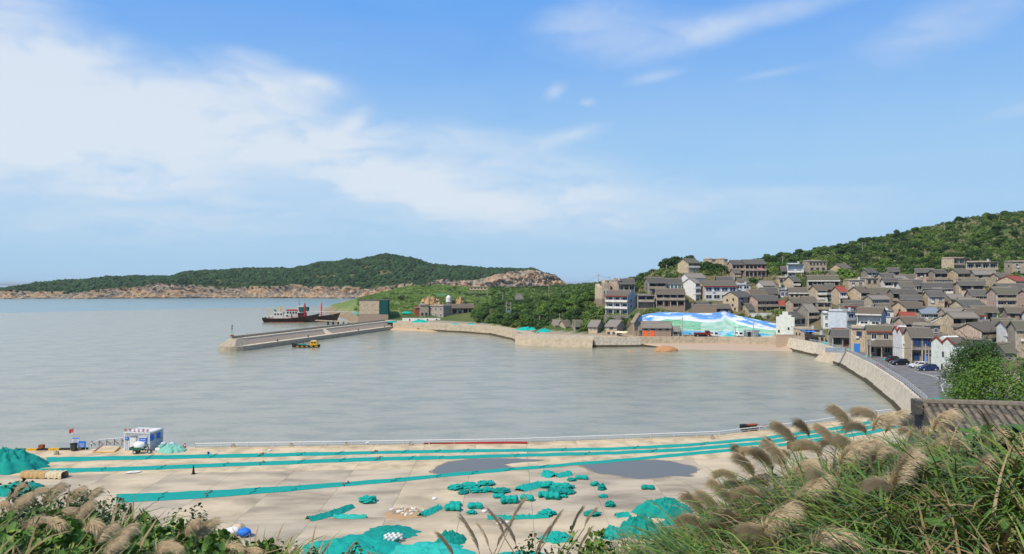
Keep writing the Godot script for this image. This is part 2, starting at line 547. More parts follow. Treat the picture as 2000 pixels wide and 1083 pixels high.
func solve() -> void:
	var n := ctrl.size()
	var m := n + 3
	var a := []
	for i in n:
		var row := PackedFloat64Array()
		row.resize(m + 1)
		for j in n:
			row[j] = -Vector2(ctrl[i][0] - ctrl[j][0], ctrl[i][1] - ctrl[j][1]).length()
		row[i] += 5.0
		row[n] = 1.0; row[n + 1] = ctrl[i][0] * 0.01; row[n + 2] = ctrl[i][1] * 0.01
		row[m] = ctrl[i][2]
		a.append(row)
	for k in 3:
		var row := PackedFloat64Array()
		row.resize(m + 1)
		for j in n:
			row[j] = 1.0 if k == 0 else ctrl[j][k - 1] * 0.01
		a.append(row)
	for k in m:
		var best := k
		for i in range(k + 1, m):
			if absf(a[i][k]) > absf(a[best][k]): best = i
		var t: PackedFloat64Array = a[best]
		a[best] = a[k]
		a[k] = t
		var pk: PackedFloat64Array = a[k]
		for i in range(k + 1, m):
			var r: PackedFloat64Array = a[i]
			var f := r[k] / pk[k]
			if f != 0.0:
				for j in range(k, m + 1):
					r[j] -= f * pk[j]
				a[i] = r
	rbf_w.resize(m)
	for k in range(m - 1, -1, -1):
		var s: float = a[k][m]
		for j in range(k + 1, m):
			s -= a[k][j] * rbf_w[j]
		rbf_w[k] = s / a[k][k]

func raw_height(x: float, d: float) -> float:
	var p := Vector2(x, d)
	var inside := Geometry2D.is_point_in_polygon(p, coast)
	var near := 1e9
	for i in coast.size():
		near = minf(near, p.distance_to(Geometry2D.get_closest_point_to_segment(p, coast[i], coast[(i + 1) % coast.size()])))
		if near < 0.5: break
	if not inside:
		return -4.0
	if near > 6.0 and Geometry2D.is_point_in_polygon(p, road_poly):
		return ROAD - 0.12
	var n := ctrl.size()
	var h := rbf_w[n] + rbf_w[n + 1] * x * 0.01 + rbf_w[n + 2] * d * 0.01
	for i in n:
		var c: Array = ctrl[i]
		var dx: float = x - c[0]
		var dy: float = d - c[1]
		h -= rbf_w[i] * sqrt(dx * dx + dy * dy)
	h = maxf(h, ROAD - 0.12)
	if x > 44.0 and x < 108.0 and d < 290.0 and d > 262.0:
		h = ROAD - 0.12
	if near < 8.0 and d < 396.0 and x < 111.0 and d > 122.0:
		h = minf(h, lerpf(-1.6, ROAD - 0.12, clampf((near - 4.5) / 3.5, 0.0, 1.0)))
	if x < -66.0 and d > 395.0: # natural rocky shore behind the headland
		h = minf(h, -1.0 + near * 0.75)
	return h

func ground(x: float, d: float) -> float:
	var fx := clampf((x - GX0) / GS, 0.0, GNX - 1.01)
	var fd := clampf((d - GD0) / GS, 0.0, GND - 1.01)
	var i := int(fx)
	var j := int(fd)
	fx -= i
	fd -= j
	var k := j * GNX + i
	return lerpf(lerpf(hgrid[k], hgrid[k + 1], fx), lerpf(hgrid[k + GNX], hgrid[k + GNX + 1], fx), fd)

func make_land() -> void:
	var fn := FastNoiseLite.new()
	fn.seed = 8; fn.frequency = 0.02; fn.fractal_octaves = 4
	var soil := mat("hill_soil", Color.WHITE, 1.0, T["speck"], 5.0, T["rough"], 14.0)
	soil.vertex_color_use_as_albedo = true
	var f := func(i: int, j: int) -> Vector3:
		var x := GX0 + i * GS
		var d := GD0 + j * GS
		var h := hgrid[j * GNX + i]
		if h > 4.5: h += fn.get_noise_2d(x * 4.0, d * 4.0) * 0.7
		return Vector3(x, h, -d)
	var c := func(i: int, j: int) -> Color:
		var x := GX0 + i * GS
		var d := GD0 + j * GS
		var n := fn.get_noise_2d(x, d)
		var h := hgrid[j * GNX + i]
		if h < 3.2: return Color(0.30, 0.21, 0.13)
		if h < 4.0: return Color(0.42, 0.35, 0.26)
		var g := Color(0.075, 0.125, 0.03).lerp(Color(0.14, 0.17, 0.05), clampf(n * 1.5 + 0.3, 0, 1))
		if d > 418.0 and x < -8.0: g = Color(0.15, 0.215, 0.06).lerp(Color(0.22, 0.27, 0.09), clampf(n + 0.4, 0, 1))
		if x > 30 and d < 345 and d < 380 + x * 0.1:
			g = g.lerp(Color(0.2, 0.16, 0.11), clampf(0.45 + n, 0.0, 0.8))
		return g
	setting("hillside", surf(GNX - 1, GND - 1, f, false, c), soil, "green hillside under the village and the headland")
	quarry()

func quarry() -> void: # bare tan rock faces behind the concrete works
	var fn := FastNoiseLite.new()
	fn.seed = 3; fn.frequency = 0.25; fn.fractal_octaves = 3; fn.fractal_type = FastNoiseLite.FRACTAL_RIDGED
	var rock := mat("quarry_rock", lin(0.5, 0.35, 0.19), 0.95, T["grime"], 5.0, T["rough"], 14.0)
	for q in [[818, 861, 579, 603, 428, "tan cut rock face behind the grey concrete building"], [873, 882, 577, 596, 430, "narrow tan rock scar left of the dark gully"], [889, 908, 578, 598, 430, "tan rock scar above the low roofs beside trees"], [1090, 1108, 592, 598, 372, "small bare earth bank among hillside bushes"]]:
		var a := atd(q[0], q[2], q[4])
		var b := atd(q[1], q[3], q[4])
		var f := func(i: int, j: int) -> Vector3:
			var u := i / 30.0
			var v := j / 16.0
			var edge := pow(sin(PI * clampf(u, 0.0, 1.0)), 0.22) * (0.86 + 0.22 * fn.get_noise_1d(u * 30.0 + a.x))
			var x := lerpf(a.x, b.x, u)
			var y := lerpf(b.y, lerpf(b.y, a.y, edge), v)
			var bulge := fn.get_noise_2d(x * 1.6 + y * 0.5, y * 0.7) * 2.2
			return Vector3(x, y, a.z + 3.0 - v * 6.0 + bulge + (1.0 - edge) * -7.0)
		whole("rock_face", surf(30, 16, f), rock, q[5], "rock face")

# ---------------------------------------------------------------- sea
func make_sea() -> void:
	var wave := ntex("wave", 41, 0.022, 5, [], 1024, FastNoiseLite.TYPE_SIMPLEX_SMOOTH, 5.0)
	var tone := ntex("sea_tone", 43, 0.008, 4, [[0.0, Color(0.80, 0.86, 0.88)], [0.4, Color(0.93, 0.95, 0.95)], [0.65, Color(1, 1, 1)], [1.0, Color(1, 1, 0.98)]], 512, FastNoiseLite.TYPE_SIMPLEX_SMOOTH, 0.0, 40.0)
	var m := mat("sea_water", lin(0.31, 0.295, 0.215), 0.2, tone, 42.0)
	m.uv1_scale = Vector3(1.0 / 60.0, 1.0 / 30.0, 1.0 / 30.0)
	m.metallic_specular = 0.38
	m.normal_enabled = true
	m.normal_texture = wave
	m.normal_scale = 0.36
	var mb := MB.new()
	var line := [Vector3(-1400, 0, 200), Vector3(-416, 0, -583), Vector3(-255, 0, -714), Vector3(300, 0, -1040), Vector3(1400, 0, -1700)]
	var close := [Vector3(-1400, 0, 400), Vector3(-416, 0, 400), Vector3(-255, 0, 400), Vector3(300, 0, 400), Vector3(1400, 0, 400)]
	for i in 4:
		mb.quad(close[i], close[i + 1], line[i + 1], line[i])
	setting("bay_water", mb.mesh(), m, "muddy grey green water of the bay with light ripples")
	var far := mat("open_sea_water", lin(0.19, 0.29, 0.3), 0.3, tone, 90.0)
	far.uv1_scale = Vector3(1.0 / 160.0, 1.0 / 60.0, 1.0 / 60.0)
	far.metallic_specular = 0.5
	far.normal_enabled = true
	far.normal_texture = wave
	far.normal_scale = 0.08
	var fb := MB.new()
	for i in 4:
		var a: Vector3 = line[i]
		var b: Vector3 = line[i + 1]
		fb.quad(a, b, b * 10.0, a * 10.0)
	fb.quad(line[4], Vector3(1400, 0, 400), Vector3(14000, 0, 400), line[4] * 10.0)
	fb.quad(Vector3(-14000, 0, 2000), Vector3(-1400, 0, 400), line[0], line[0] * 10.0)
	setting("sea", fb.mesh(), far, "smoother bluish open sea beyond the tide line")

# ---------------------------------------------------------------- island
var isle := [[-40, 583], [0, 576], [60, 562], [150, 547], [250, 539], [330, 540], [400, 529], [500, 524], [570, 524], [640, 511], [700, 506], [757, 496], [800, 503], [850, 517], [900, 520], [960, 524], [1040, 525], [1075, 536], [1118, 560], [1145, 585]]
var isle_cliff := [[-40, 2], [0, 8], [100, 9], [160, 12], [220, 9], [260, 8], [330, 15], [390, 23], [440, 20], [500, 15], [560, 17], [620, 20], [690, 16], [760, 14], [850, 22], [880, 30], [940, 22], [1000, 32], [1045, 42], [1075, 36], [1112, 14], [1145, -6]]

func pick(table: Array, x: float) -> float:
	for i in table.size() - 1:
		if x <= table[i + 1][0]:
			var t := clampf((x - table[i][0]) / float(table[i + 1][0] - table[i][0]), 0.0, 1.0)
			return lerpf(table[i][1], table[i + 1][1], t * t * (3 - 2 * t))
	return table[-1][1]

func isle_height(x: float, k: float) -> Vector3: # k 0 shore .. 1 cliff top .. 2 ridge .. 3 back shore; gives (height, depth, rockiness)
	var px := 1000.0 + x * FOCAL / 1290.0
	var top := maxf(EYE + (552.0 - pick(isle, px)) * 1290.0 / FOCAL - 3.0, -6.0)
	var hc := minf(pick(isle_cliff, px), top)
	var cw := 10.0 + maxf(hc, 0.0) * 0.55
	var d0 := 1128.0 + 0.02 * x + 18.0 * sin(x * 0.011) + 6.0 * sin(x * 0.05)
	if px > 850.0: d0 += (px - 850.0) * 0.1
	if k <= 1.0:
		return Vector3(lerpf(-1.5, hc, pow(k, 0.85)), d0 + cw * k, 1.0)
	if k <= 2.0:
		var t := k - 1.0
		return Vector3(lerpf(hc, top, sin(t * PI * 0.5)), lerpf(d0 + cw, 1292.0, t), 0.0)
	var t := k - 2.0
	return Vector3(lerpf(top, -6.0, t * t), 1292.0 + 230.0 * t, 0.0)

func rock_limit(x: float) -> float: # how far up the slope the bare cliff reaches
	var px := 1000.0 + x * FOCAL / 1290.0
	return 1.0 + clampf((px - 905.0) * 0.0052, 0.0, 0.98)

func make_island() -> void:
	var fn := FastNoiseLite.new()
	fn.seed = 15; fn.frequency = 0.1; fn.fractal_octaves = 4; fn.fractal_type = FastNoiseLite.FRACTAL_RIDGED
	var fl := FastNoiseLite.new()
	fl.seed = 16; fl.frequency = 0.012; fl.fractal_octaves = 3
	var rows := PackedFloat32Array()
	for j in 21: rows.append(j / 20.0)
	for j in 22: rows.append(1.0 + (j + 1) / 22.0)
	for j in 5: rows.append(2.0 + (j + 1) / 5.0)
	var nx := 560
	var x0 := -960.0
	var dx := 1130.0 / nx
	var rough := func(x: float, y: float) -> float:
		return fn.get_noise_2d(x * 0.9 + y * 1.1, y * 0.55 - x * 0.12)
	var f := func(i: int, j: int) -> Vector3:
		var x := x0 + i * dx
		var r := isle_height(x, rows[j])
		var h := r.x
		var d := r.y
		if rows[j] <= rock_limit(x) and rows[j] > 0.0:
			var q: float = rough.call(x, h)
			d -= q * (4.0 + maxf(h, 0.0) * 0.3)
			h += q * 2.4
		elif rows[j] > 1.0 and rows[j] < 2.6:
			h += fl.get_noise_2d(x * 2.0, d * 2.0) * 3.5
		return Vector3(x, h, -d)
	var c := func(i: int, j: int) -> Color:
		var x := x0 + i * dx
		var r := isle_height(x, rows[j])
		var n := fl.get_noise_2d(x * 1.6, r.x * 5.0)
		if rows[j] < 0.08: return Color(0.13, 0.105, 0.08)
		if rows[j] <= rock_limit(x) + 0.06 * n:
			var q: float = rough.call(x * 1.7 + 31.0, r.x * 1.4)
			return Color(0.2, 0.18, 0.155).lerp(Color(0.5, 0.31, 0.17), clampf(n * 1.6 + 0.45, 0, 1)).lerp(Color(0.52, 0.43, 0.33), clampf(q * 1.6 - 0.1, 0.0, 0.8)).lerp(Color(0.09, 0.08, 0.07), clampf((-0.25 - fn.get_noise_2d(x * 1.5 + r.x * 1.9, r.x * 0.8 - x * 0.2)) * 3.0, 0.0, 0.85))
		var bare := clampf((fl.get_noise_2d(x * 2.3 + 70.0, r.y * 3.0) - 0.32) * 6.0, 0.0, 1.0)
		return Color(0.035, 0.065, 0.022).lerp(Color(0.16, 0.16, 0.07), bare)
	var m := mat("island_ground", Color.WHITE, 1.0, T["grime"], 14.0, T["rough"], 60.0)
	m.vertex_color_use_as_albedo = true
	setting("island", surf(nx, rows.size() - 1, f, false, c), m, "long rocky island with dark scrub across the water")
	# scrub wood on the island: reads as one mass
	rng.seed = 501
	var blob := blob_bush(7)
	var xf := []
	var cols := []
	for k in 15000:
		var x := rng.randf_range(-925.0, 135.0)
		var kk := 0.93 + 1.25 * pow(rng.randf(), 0.8)
		var px := 1000.0 + x * FOCAL / 1290.0
		var r := isle_height(x, kk)
		if r.x < 3.0: continue
		var n := fl.get_noise_2d(x * 2.3 + 70.0, r.y * 3.0)
		if n > 0.36 and rng.randf() < 0.8: continue
		if kk < 1.06 and fl.get_noise_2d(x * 5.0, 8.0) < 0.0: continue
		if px > 905.0 and kk < rock_limit(x) + 0.05 + 0.12 * fl.get_noise_2d(x * 6.0, r.y * 6.0): continue
		var s := rng.randf_range(1.6, 3.6) * (0.65 if kk < 1.1 else 1.0)
		var b := Basis(Vector3.UP, rng.randf() * TAU).scaled(Vector3(s * 1.25, s * rng.randf_range(0.75, 1.15), s * 1.25))
		xf.append(Transform3D(b, Vector3(x, r.x + fl.get_noise_2d(x * 2.0, r.y * 2.0) * 3.0 - 0.3, -r.y)))
		var g := rng.randf_range(0.6, 1.25) * (1.0 + clampf(fl.get_noise_2d(x * 4.0, r.y * 4.0), -0.5, 0.9) * 0.6)
		cols.append(Color(0.027 * g, 0.06 * g, 0.02 * g))
	multi("island_scrub", blob, M["leaf_far"], xf, cols, "dense dark green scrub covering the island")
	# far islet on the left horizon, and the low reef rocks
	var rk := M["boulder"] as Material
	for q in [[682, 595, 640, 9.0, "low tan rock point beside the stone based building"], [697, 601, 600, 8.0, "rock slab at the foot of the green headland"], [690, 604, 560, 5.0, "small shore rock left of the beige building"]]:
		var p := at(q[0], q[1], 0.0)
		whole("shore_rock", lump(int(q[0]), 14, 8, 0.35), mat("tan_rock", lin(0.45, 0.32, 0.2), 0.95, T["grime"], 4.0, T["rough"], 8.0), q[4], "rock", "", p + Vector3(0, -0.5, 0), 0.3).scale = Vector3(q[3] * 1.3, q[3] * 0.55, q[3] * 0.7)
	for q in [[664, 596.5], [669, 596.2], [674, 596.4]]:
		whole("reef_rock", lump(int(q[0]), 8, 5, 0.3), mat("wet_rock", lin(0.07, 0.06, 0.05), 0.8), "tiny dark reef rock in open water left of the headland", "rock", "reef rocks off the headland", at(q[0], q[1], 0.0) + Vector3(0, -0.2, 0)).scale = Vector3(1.3, 1.0, 1.0)

func blob_bush(sd: int) -> ArrayMesh: # lumpy low crown, unit radius, for wood seen from a kilometre
	var fn := FastNoiseLite.new()
	fn.seed = sd; fn.frequency = 1.3; fn.fractal_octaves = 2
	var f := func(i: int, j: int) -> Vector3:
		var a := TAU * i / 9.0
		var t := PI * j / 6.0
		var dir := Vector3(cos(a) * sin(t), -cos(t), -sin(a) * sin(t))
		return dir * (1.0 + fn.get_noise_3dv(dir * 1.4) * 0.75)
	var g := func(_i: int, _j: int) -> Color: return Color.WHITE
	return surf(9, 6, f, true, g)

func lump(sd: int, nu: int, nv: int, rough: float) -> ArrayMesh:
	var fn := FastNoiseLite.new()
	fn.seed = sd; fn.frequency = 1.1; fn.fractal_octaves = 4
	var f := func(i: int, j: int) -> Vector3:
		var a := TAU * i / nu
		var t := PI * j / nv
		var dir := Vector3(cos(a) * sin(t), -cos(t), -sin(a) * sin(t))
		return dir * (1.0 + fn.get_noise_3dv(dir * 1.5) * rough)
	return surf(nu, nv, f, true)

# ---------------------------------------------------------------- sea walls, beaches, road
func bay_side(i: int) -> Vector2: # unit normal of the crest line at point i, towards the water
	var b := bay_line()
	var p := Vector2(b[i][0], b[i][1])
	var t := Vector2.ZERO
	if i > 0: t += (p - Vector2(b[i - 1][0], b[i - 1][1])).normalized()
	if i < b.size() - 1: t += (Vector2(b[i + 1][0], b[i + 1][1]) - p).normalized()
	return Vector2(-t.y, t.x).normalized()

func make_sea_wall() -> void:
	var b := bay_line()
	var runs := [[0, 5, 1.0, 2.6, "pale battered concrete sea wall below the asphalt road", "sea_wall_pale"], [5, 7, 0.35, 0.5, "low concrete wall behind the pebble beach", "sea_wall"], [7, 9, 0.3, 0.7, "pale mortared quay wall in front of the stone huts", "sea_wall_pale"], [9, 13, 0.3, 1.5, "tan concrete sea wall below the row of small huts", "sea_wall"], [13, 16, 0.2, 0.8, "low concrete sea wall behind the small sandy cove", "sea_wall"]]
	for r in runs:
		var t := thing("sea_wall", r[4], "sea wall", Vector3.ZERO)
		for i in range(r[0], r[1]):
			var p := Vector2(b[i][0], b[i][1])
			var q := Vector2(b[i + 1][0], b[i + 1][1])
			var n0 := bay_side(i) if i > r[0] else bay_side(i)
			var n1 := bay_side(i + 1)
			var k := maxi(1, int(round(p.distance_to(q) / 11.0)))
			for s in k:
				var gap := 0.04 / p.distance_to(q)
				var u0 := float(s) / k + gap
				var u1 := float(s + 1) / k - gap
				var m := MB.new()
				var a := p.lerp(q, u0)
				var c := p.lerp(q, u1)
				var na := n0.lerp(n1, u0).normalized()
				var nc := n0.lerp(n1, u1).normalized()
				wall_piece(m, a, c, na, nc, ROAD + r[2] + (0.02 if s % 2 else 0.0), r[3])
				part(t, "wall_panel", m.mesh(), M[r[5]])
				var tide := MB.new()
				wall_piece(tide, a, c, na, nc, 0.75 + 0.12 * (s % 3), r[3] + 0.03, 0.55 + (r[3] - 0.55) * 0.62 + 0.05)
				part(t, "weed_band", tide.mesh(), M["weed"])
	# buttress with a slanting shoulder half way along the road wall, and the grey block above it
	var o := thing("buttress", "sloping concrete buttress jutting from the pale sea wall", "buttress")
	var w := MB.new()
	o.position = Vector3(102.0, 0, -226.0)
	o.rotation.y = 0.16
	w.hexa([Vector3(-5.6, -2, 6.5), Vector3(1, -2, 6.5), Vector3(1, -2, -6.5), Vector3(-5.6, -2, -6.5), Vector3(-0.9, 4.1, 3.6), Vector3(1, 4.1, 3.6), Vector3(1, 4.1, -3.6), Vector3(-0.9, 4.1, -3.6)])
	part(o, "ramp", w.mesh(), M["sea_wall"])
	var g := thing("parapet_block", "blue grey concrete parapet block on the sea wall bend", "concrete block", at(1631, 688, 4.4), -0.25)
	ubox(g, "block", Vector3(0, 0.6, 0), Vector3(5.2, 1.4, 0.8), mat("block_grey", lin(0.3, 0.36, 0.44), 0.9, T["grime"], 5.0))
	ubox(g, "pier", Vector3(2.9, 0.55, 0.0), Vector3(0.5, 1.2, 0.9), M["cement_grey"])
	# platform corner in front of the huts
	var pl := MB.new()
	var c := [at(1012, 661, 0.0), at(1037, 663, 0.0)]
	var pc := thing("quay_platform", "angular concrete landing platform projecting from the sea wall", "landing")
	var q := [Vector2(1.5, 289), Vector2(7.5, 283), Vector2(31, 274), Vector2(31, 280), Vector2(3, 300)]
	for y in [0]:
		var poly := PackedVector2Array()
		for v in q: poly.append(Vector2(v.x, -v.y))
		var idx := Geometry2D.triangulate_polygon(poly)
		for i in range(0, idx.size(), 3):
			var A := Vector3(poly[idx[i]].x, ROAD + 0.05, poly[idx[i]].y)
			var B := Vector3(poly[idx[i + 1]].x, ROAD + 0.05, poly[idx[i + 1]].y)
			var C := Vector3(poly[idx[i + 2]].x, ROAD + 0.05, poly[idx[i + 2]].y)
			if (B - A).cross(C - A).y < 0: pl.tri(A, C, B)
			else: pl.tri(A, B, C)
		for i in q.size():
			var A := Vector3(q[i].x, ROAD + 0.05, -q[i].y)
			var j := (i + 1) % q.size()
			var B := Vector3(q[j].x, ROAD + 0.05, -q[j].y)
			var out := Vector3(-0.6, -5, 0.9)
			pl.quad(A + out, B + out, B, A)
	part(pc, "deck", pl.mesh(), M["sea_wall"])

func wall_piece(m: MB, a: Vector2, c: Vector2, na: Vector2, nc: Vector2, top: float, batter: float, lip := 0.55) -> void:
	var V := func(p: Vector2, n: Vector2, o: float, y: float) -> Vector3: return Vector3(p.x + n.x * o, y, -(p.y + n.y * o))
	var p := []
	for y in [[-2.0, -1.0, batter], [top, 0.0, lip]]:
		p.append_array([V.call(a, na, y[1], y[0]), V.call(a, na, y[2], y[0]), V.call(c, nc, y[2], y[0]), V.call(c, nc, y[1], y[0])])
	var ce := Vector3.ZERO
	for v in p: ce += v / 8.0
	var faces := [[3, 2, 1, 0], [4, 5, 6, 7], [0, 1, 5, 4], [1, 2, 6, 5], [2, 3, 7, 6], [3, 0, 4, 7]]
	for f in faces:
		var n: Vector3 = (p[f[1]] - p[f[0]]).cross(p[f[2]] - p[f[0]])
		if n.dot(p[f[0]] - ce) < 0: m.quad(p[f[3]], p[f[2]], p[f[1]], p[f[0]])
		else: m.quad(p[f[0]], p[f[1]], p[f[2]], p[f[3]])

func sheet(inner: Array, outer: Array, hi: float, ho: float, k := 6, wob := 0.12) -> ArrayMesh:
	var fn := FastNoiseLite.new()
	fn.seed = 6; fn.frequency = 0.2
	var nu := (inner.size() - 1) * 4
	var f := func(i: int, j: int) -> Vector3:
		var u := i / 4.0
		var s := mini(int(u), inner.size() - 2)
		var a: Vector2 = inner[s].lerp(inner[s + 1], u - s)
		var b: Vector2 = outer[s].lerp(outer[s + 1], u - s)
		var p := b.lerp(a, j / float(k))
		return Vector3(p.x, lerpf(ho, hi, pow(j / float(k), 0.8)) + fn.get_noise_2d(p.x * 3, p.y * 3) * wob, -p.y)
	return surf(nu, k, f)

func px2(list: Array, h: float) -> Array:
	var r := []
	for q in list:
		var p := at(q[0], q[1], h)
		r.append(Vector2(p.x, -p.z))
	return r

func make_shore() -> void:
	setting("pebble_beach", sheet([Vector2(42, 280), Vector2(55, 280), Vector2(80, 280), Vector2(100, 274), Vector2(104, 262), Vector2(106, 250)], px2([[1262, 676], [1330, 683], [1420, 686], [1500, 687], [1545, 687], [1580, 690]], 0.0), 1.5, -0.5), M["pebble"], "pale pebble and sand beach under the mural wall")
	setting("cove_sand", sheet([Vector2(-66, 386), Vector2(-52, 376), Vector2(-40, 368), Vector2(-26, 359), Vector2(-12, 345)], px2([[762, 646], [800, 647], [850, 648], [930, 650], [1000, 653]], 0.0), 1.4, -0.5), M["sand"], "narrow strip of orange sand at the breakwater root")
	for q in [[1230, 687.5, 1.3, 0.7, "small flat boulder awash near the pale quay wall"], [1301, 686, 4.6, 2.2, "large orange boulder standing in shallow water off the beach"]]:
		var o := whole("boulder", lump(int(q[0]) + 2, 18, 12, 0.28), M["boulder"], q[4], "boulder", "", at(q[0], q[1], 0.0) + Vector3(0, -0.35, 0), 0.2)
		o.scale = Vector3(q[2], q[3], q[2] * 0.6)
	# road: asphalt sheet along the sea wall, widening to the car park
	var inner := []
	var outer := []
	for p in [[72.2, 114, 91.5, 114], [72.2, 126, 95, 128], [80.2, 147, 97.5, 144], [86, 165, 103, 160], [91.2, 181, 108, 178], [96, 198, 112, 193], [100.2, 215, 115, 206], [102.5, 229, 111.5, 222], [104.6, 243, 112, 240], [103.5, 258, 112, 258], [103, 271, 108, 275]]:
		outer.append(Vector2(p[0], p[1]))
		inner.append(Vector2(p[2], p[3]))
	setting("road", sheet(outer, inner, ROAD, ROAD, 4, 0.0), M["asphalt"], "grey asphalt road and car park along the sea wall")
	# painted bays
	var mk := thing("parking_markings", "white painted parking bay lines on the asphalt", "road marking")
	for l in [[[1860, 747], [1811, 732]], [[1811, 732], [1786, 726]], [[1852, 741], [1820, 741]], [[1846, 734], [1815, 734]], [[1838, 727], [1806, 727]], [[1828, 735], [1800, 729]], [[1860, 743], [1830, 739]], [[1849, 744], [1838, 753]], [[1838, 753], [1842, 766]], [[1842, 766], [1850, 778]], [[1866, 757], [1842, 756]], [[1868, 764], [1845, 762]], [[1870, 771], [1848, 770]], [[1735, 711], [1746, 716]], [[1770, 713], [1782, 718]], [[1782, 718], [1800, 724]]]:
		var a := at(l[0][0], l[0][1], ROAD + 0.006)
		var c := at(l[1][0], l[1][1], ROAD + 0.006)
		var m := MB.new()
		var n := (c - a).cross(Vector3.UP).normalized() * 0.09
		m.quad(a + n, a - n, c - n, c + n) if (c - a).cross(n).y > 0 else m.quad(a - n, a + n, c + n, c - n)
		part(mk, "line", m.mesh(), M["paint_white"])
	# promenade paving behind the beach wall and round to the breakwater
	setting("promenade", sheet([Vector2(108, 284), Vector2(80, 288), Vector2(50, 288), Vector2(25, 291), Vector2(10, 301), Vector2(8, 316), Vector2(-4, 350), Vector2(-20, 368), Vector2(-40, 382), Vector2(-66, 400)], [Vector2(103.2, 271.5), Vector2(80, 279.5), Vector2(50, 279.5), Vector2(30, 281.5), Vector2(7.2, 290.5), Vector2(2, 312), Vector2(-9.5, 342.5), Vector2(-25.5, 358.5), Vector2(-39.6, 367.5), Vector2(-63, 381.5)], ROAD + 0.02, ROAD + 0.02, 4, 0.03), mat("promenade", lin(0.5, 0.42, 0.31), 0.95, T["stain"], 14.0), "sandy concrete promenade behind the sea wall")
	# guard rail along the road
	var b := bay_line()
	var rail := thing("guard_rail", "grey steel guard rail along the curved sea wall", "railing")
	for i in range(0, 5):
		var p := Vector3(b[i][0] + 0.9, ROAD + 0.0, -b[i][1])
		var q := Vector3(b[i + 1][0] + 0.9, ROAD + 0.0, -b[i + 1][1])
		var k := int(p.distance_to(q) / 2.6)
		for y in [0.75, 1.15, 1.5]:
			var m := MB.new()
			m.tube(p + Vector3(0, y, 0), q + Vector3(0, y, 0), 0.06, 0.06, 5)
			part(rail, "rail", m.mesh(), M["steel"])
		for s in k:
			ubox(rail, "post", p.lerp(q, float(s) / k) + Vector3(0, 0.78, 0), Vector3(0.12, 1.56, 0.12), M["steel"])
	for s in 3:
		var p := Vector3(91.95, ROAD + 0.95, -181.0).lerp(Vector3(80.95, ROAD + 0.95, -147.0), 0.06 + s * 0.115)
		var o := whole("rail_banner", unit, M["paint_red"], "red banner tied along the guard rail, %s" % ["farthest of three", "middle of three", "nearest of three"][s], "banner", "red banners on the guard rail", p, 1.257)
		o.scale = Vector3(3.2, 0.6, 0.05)

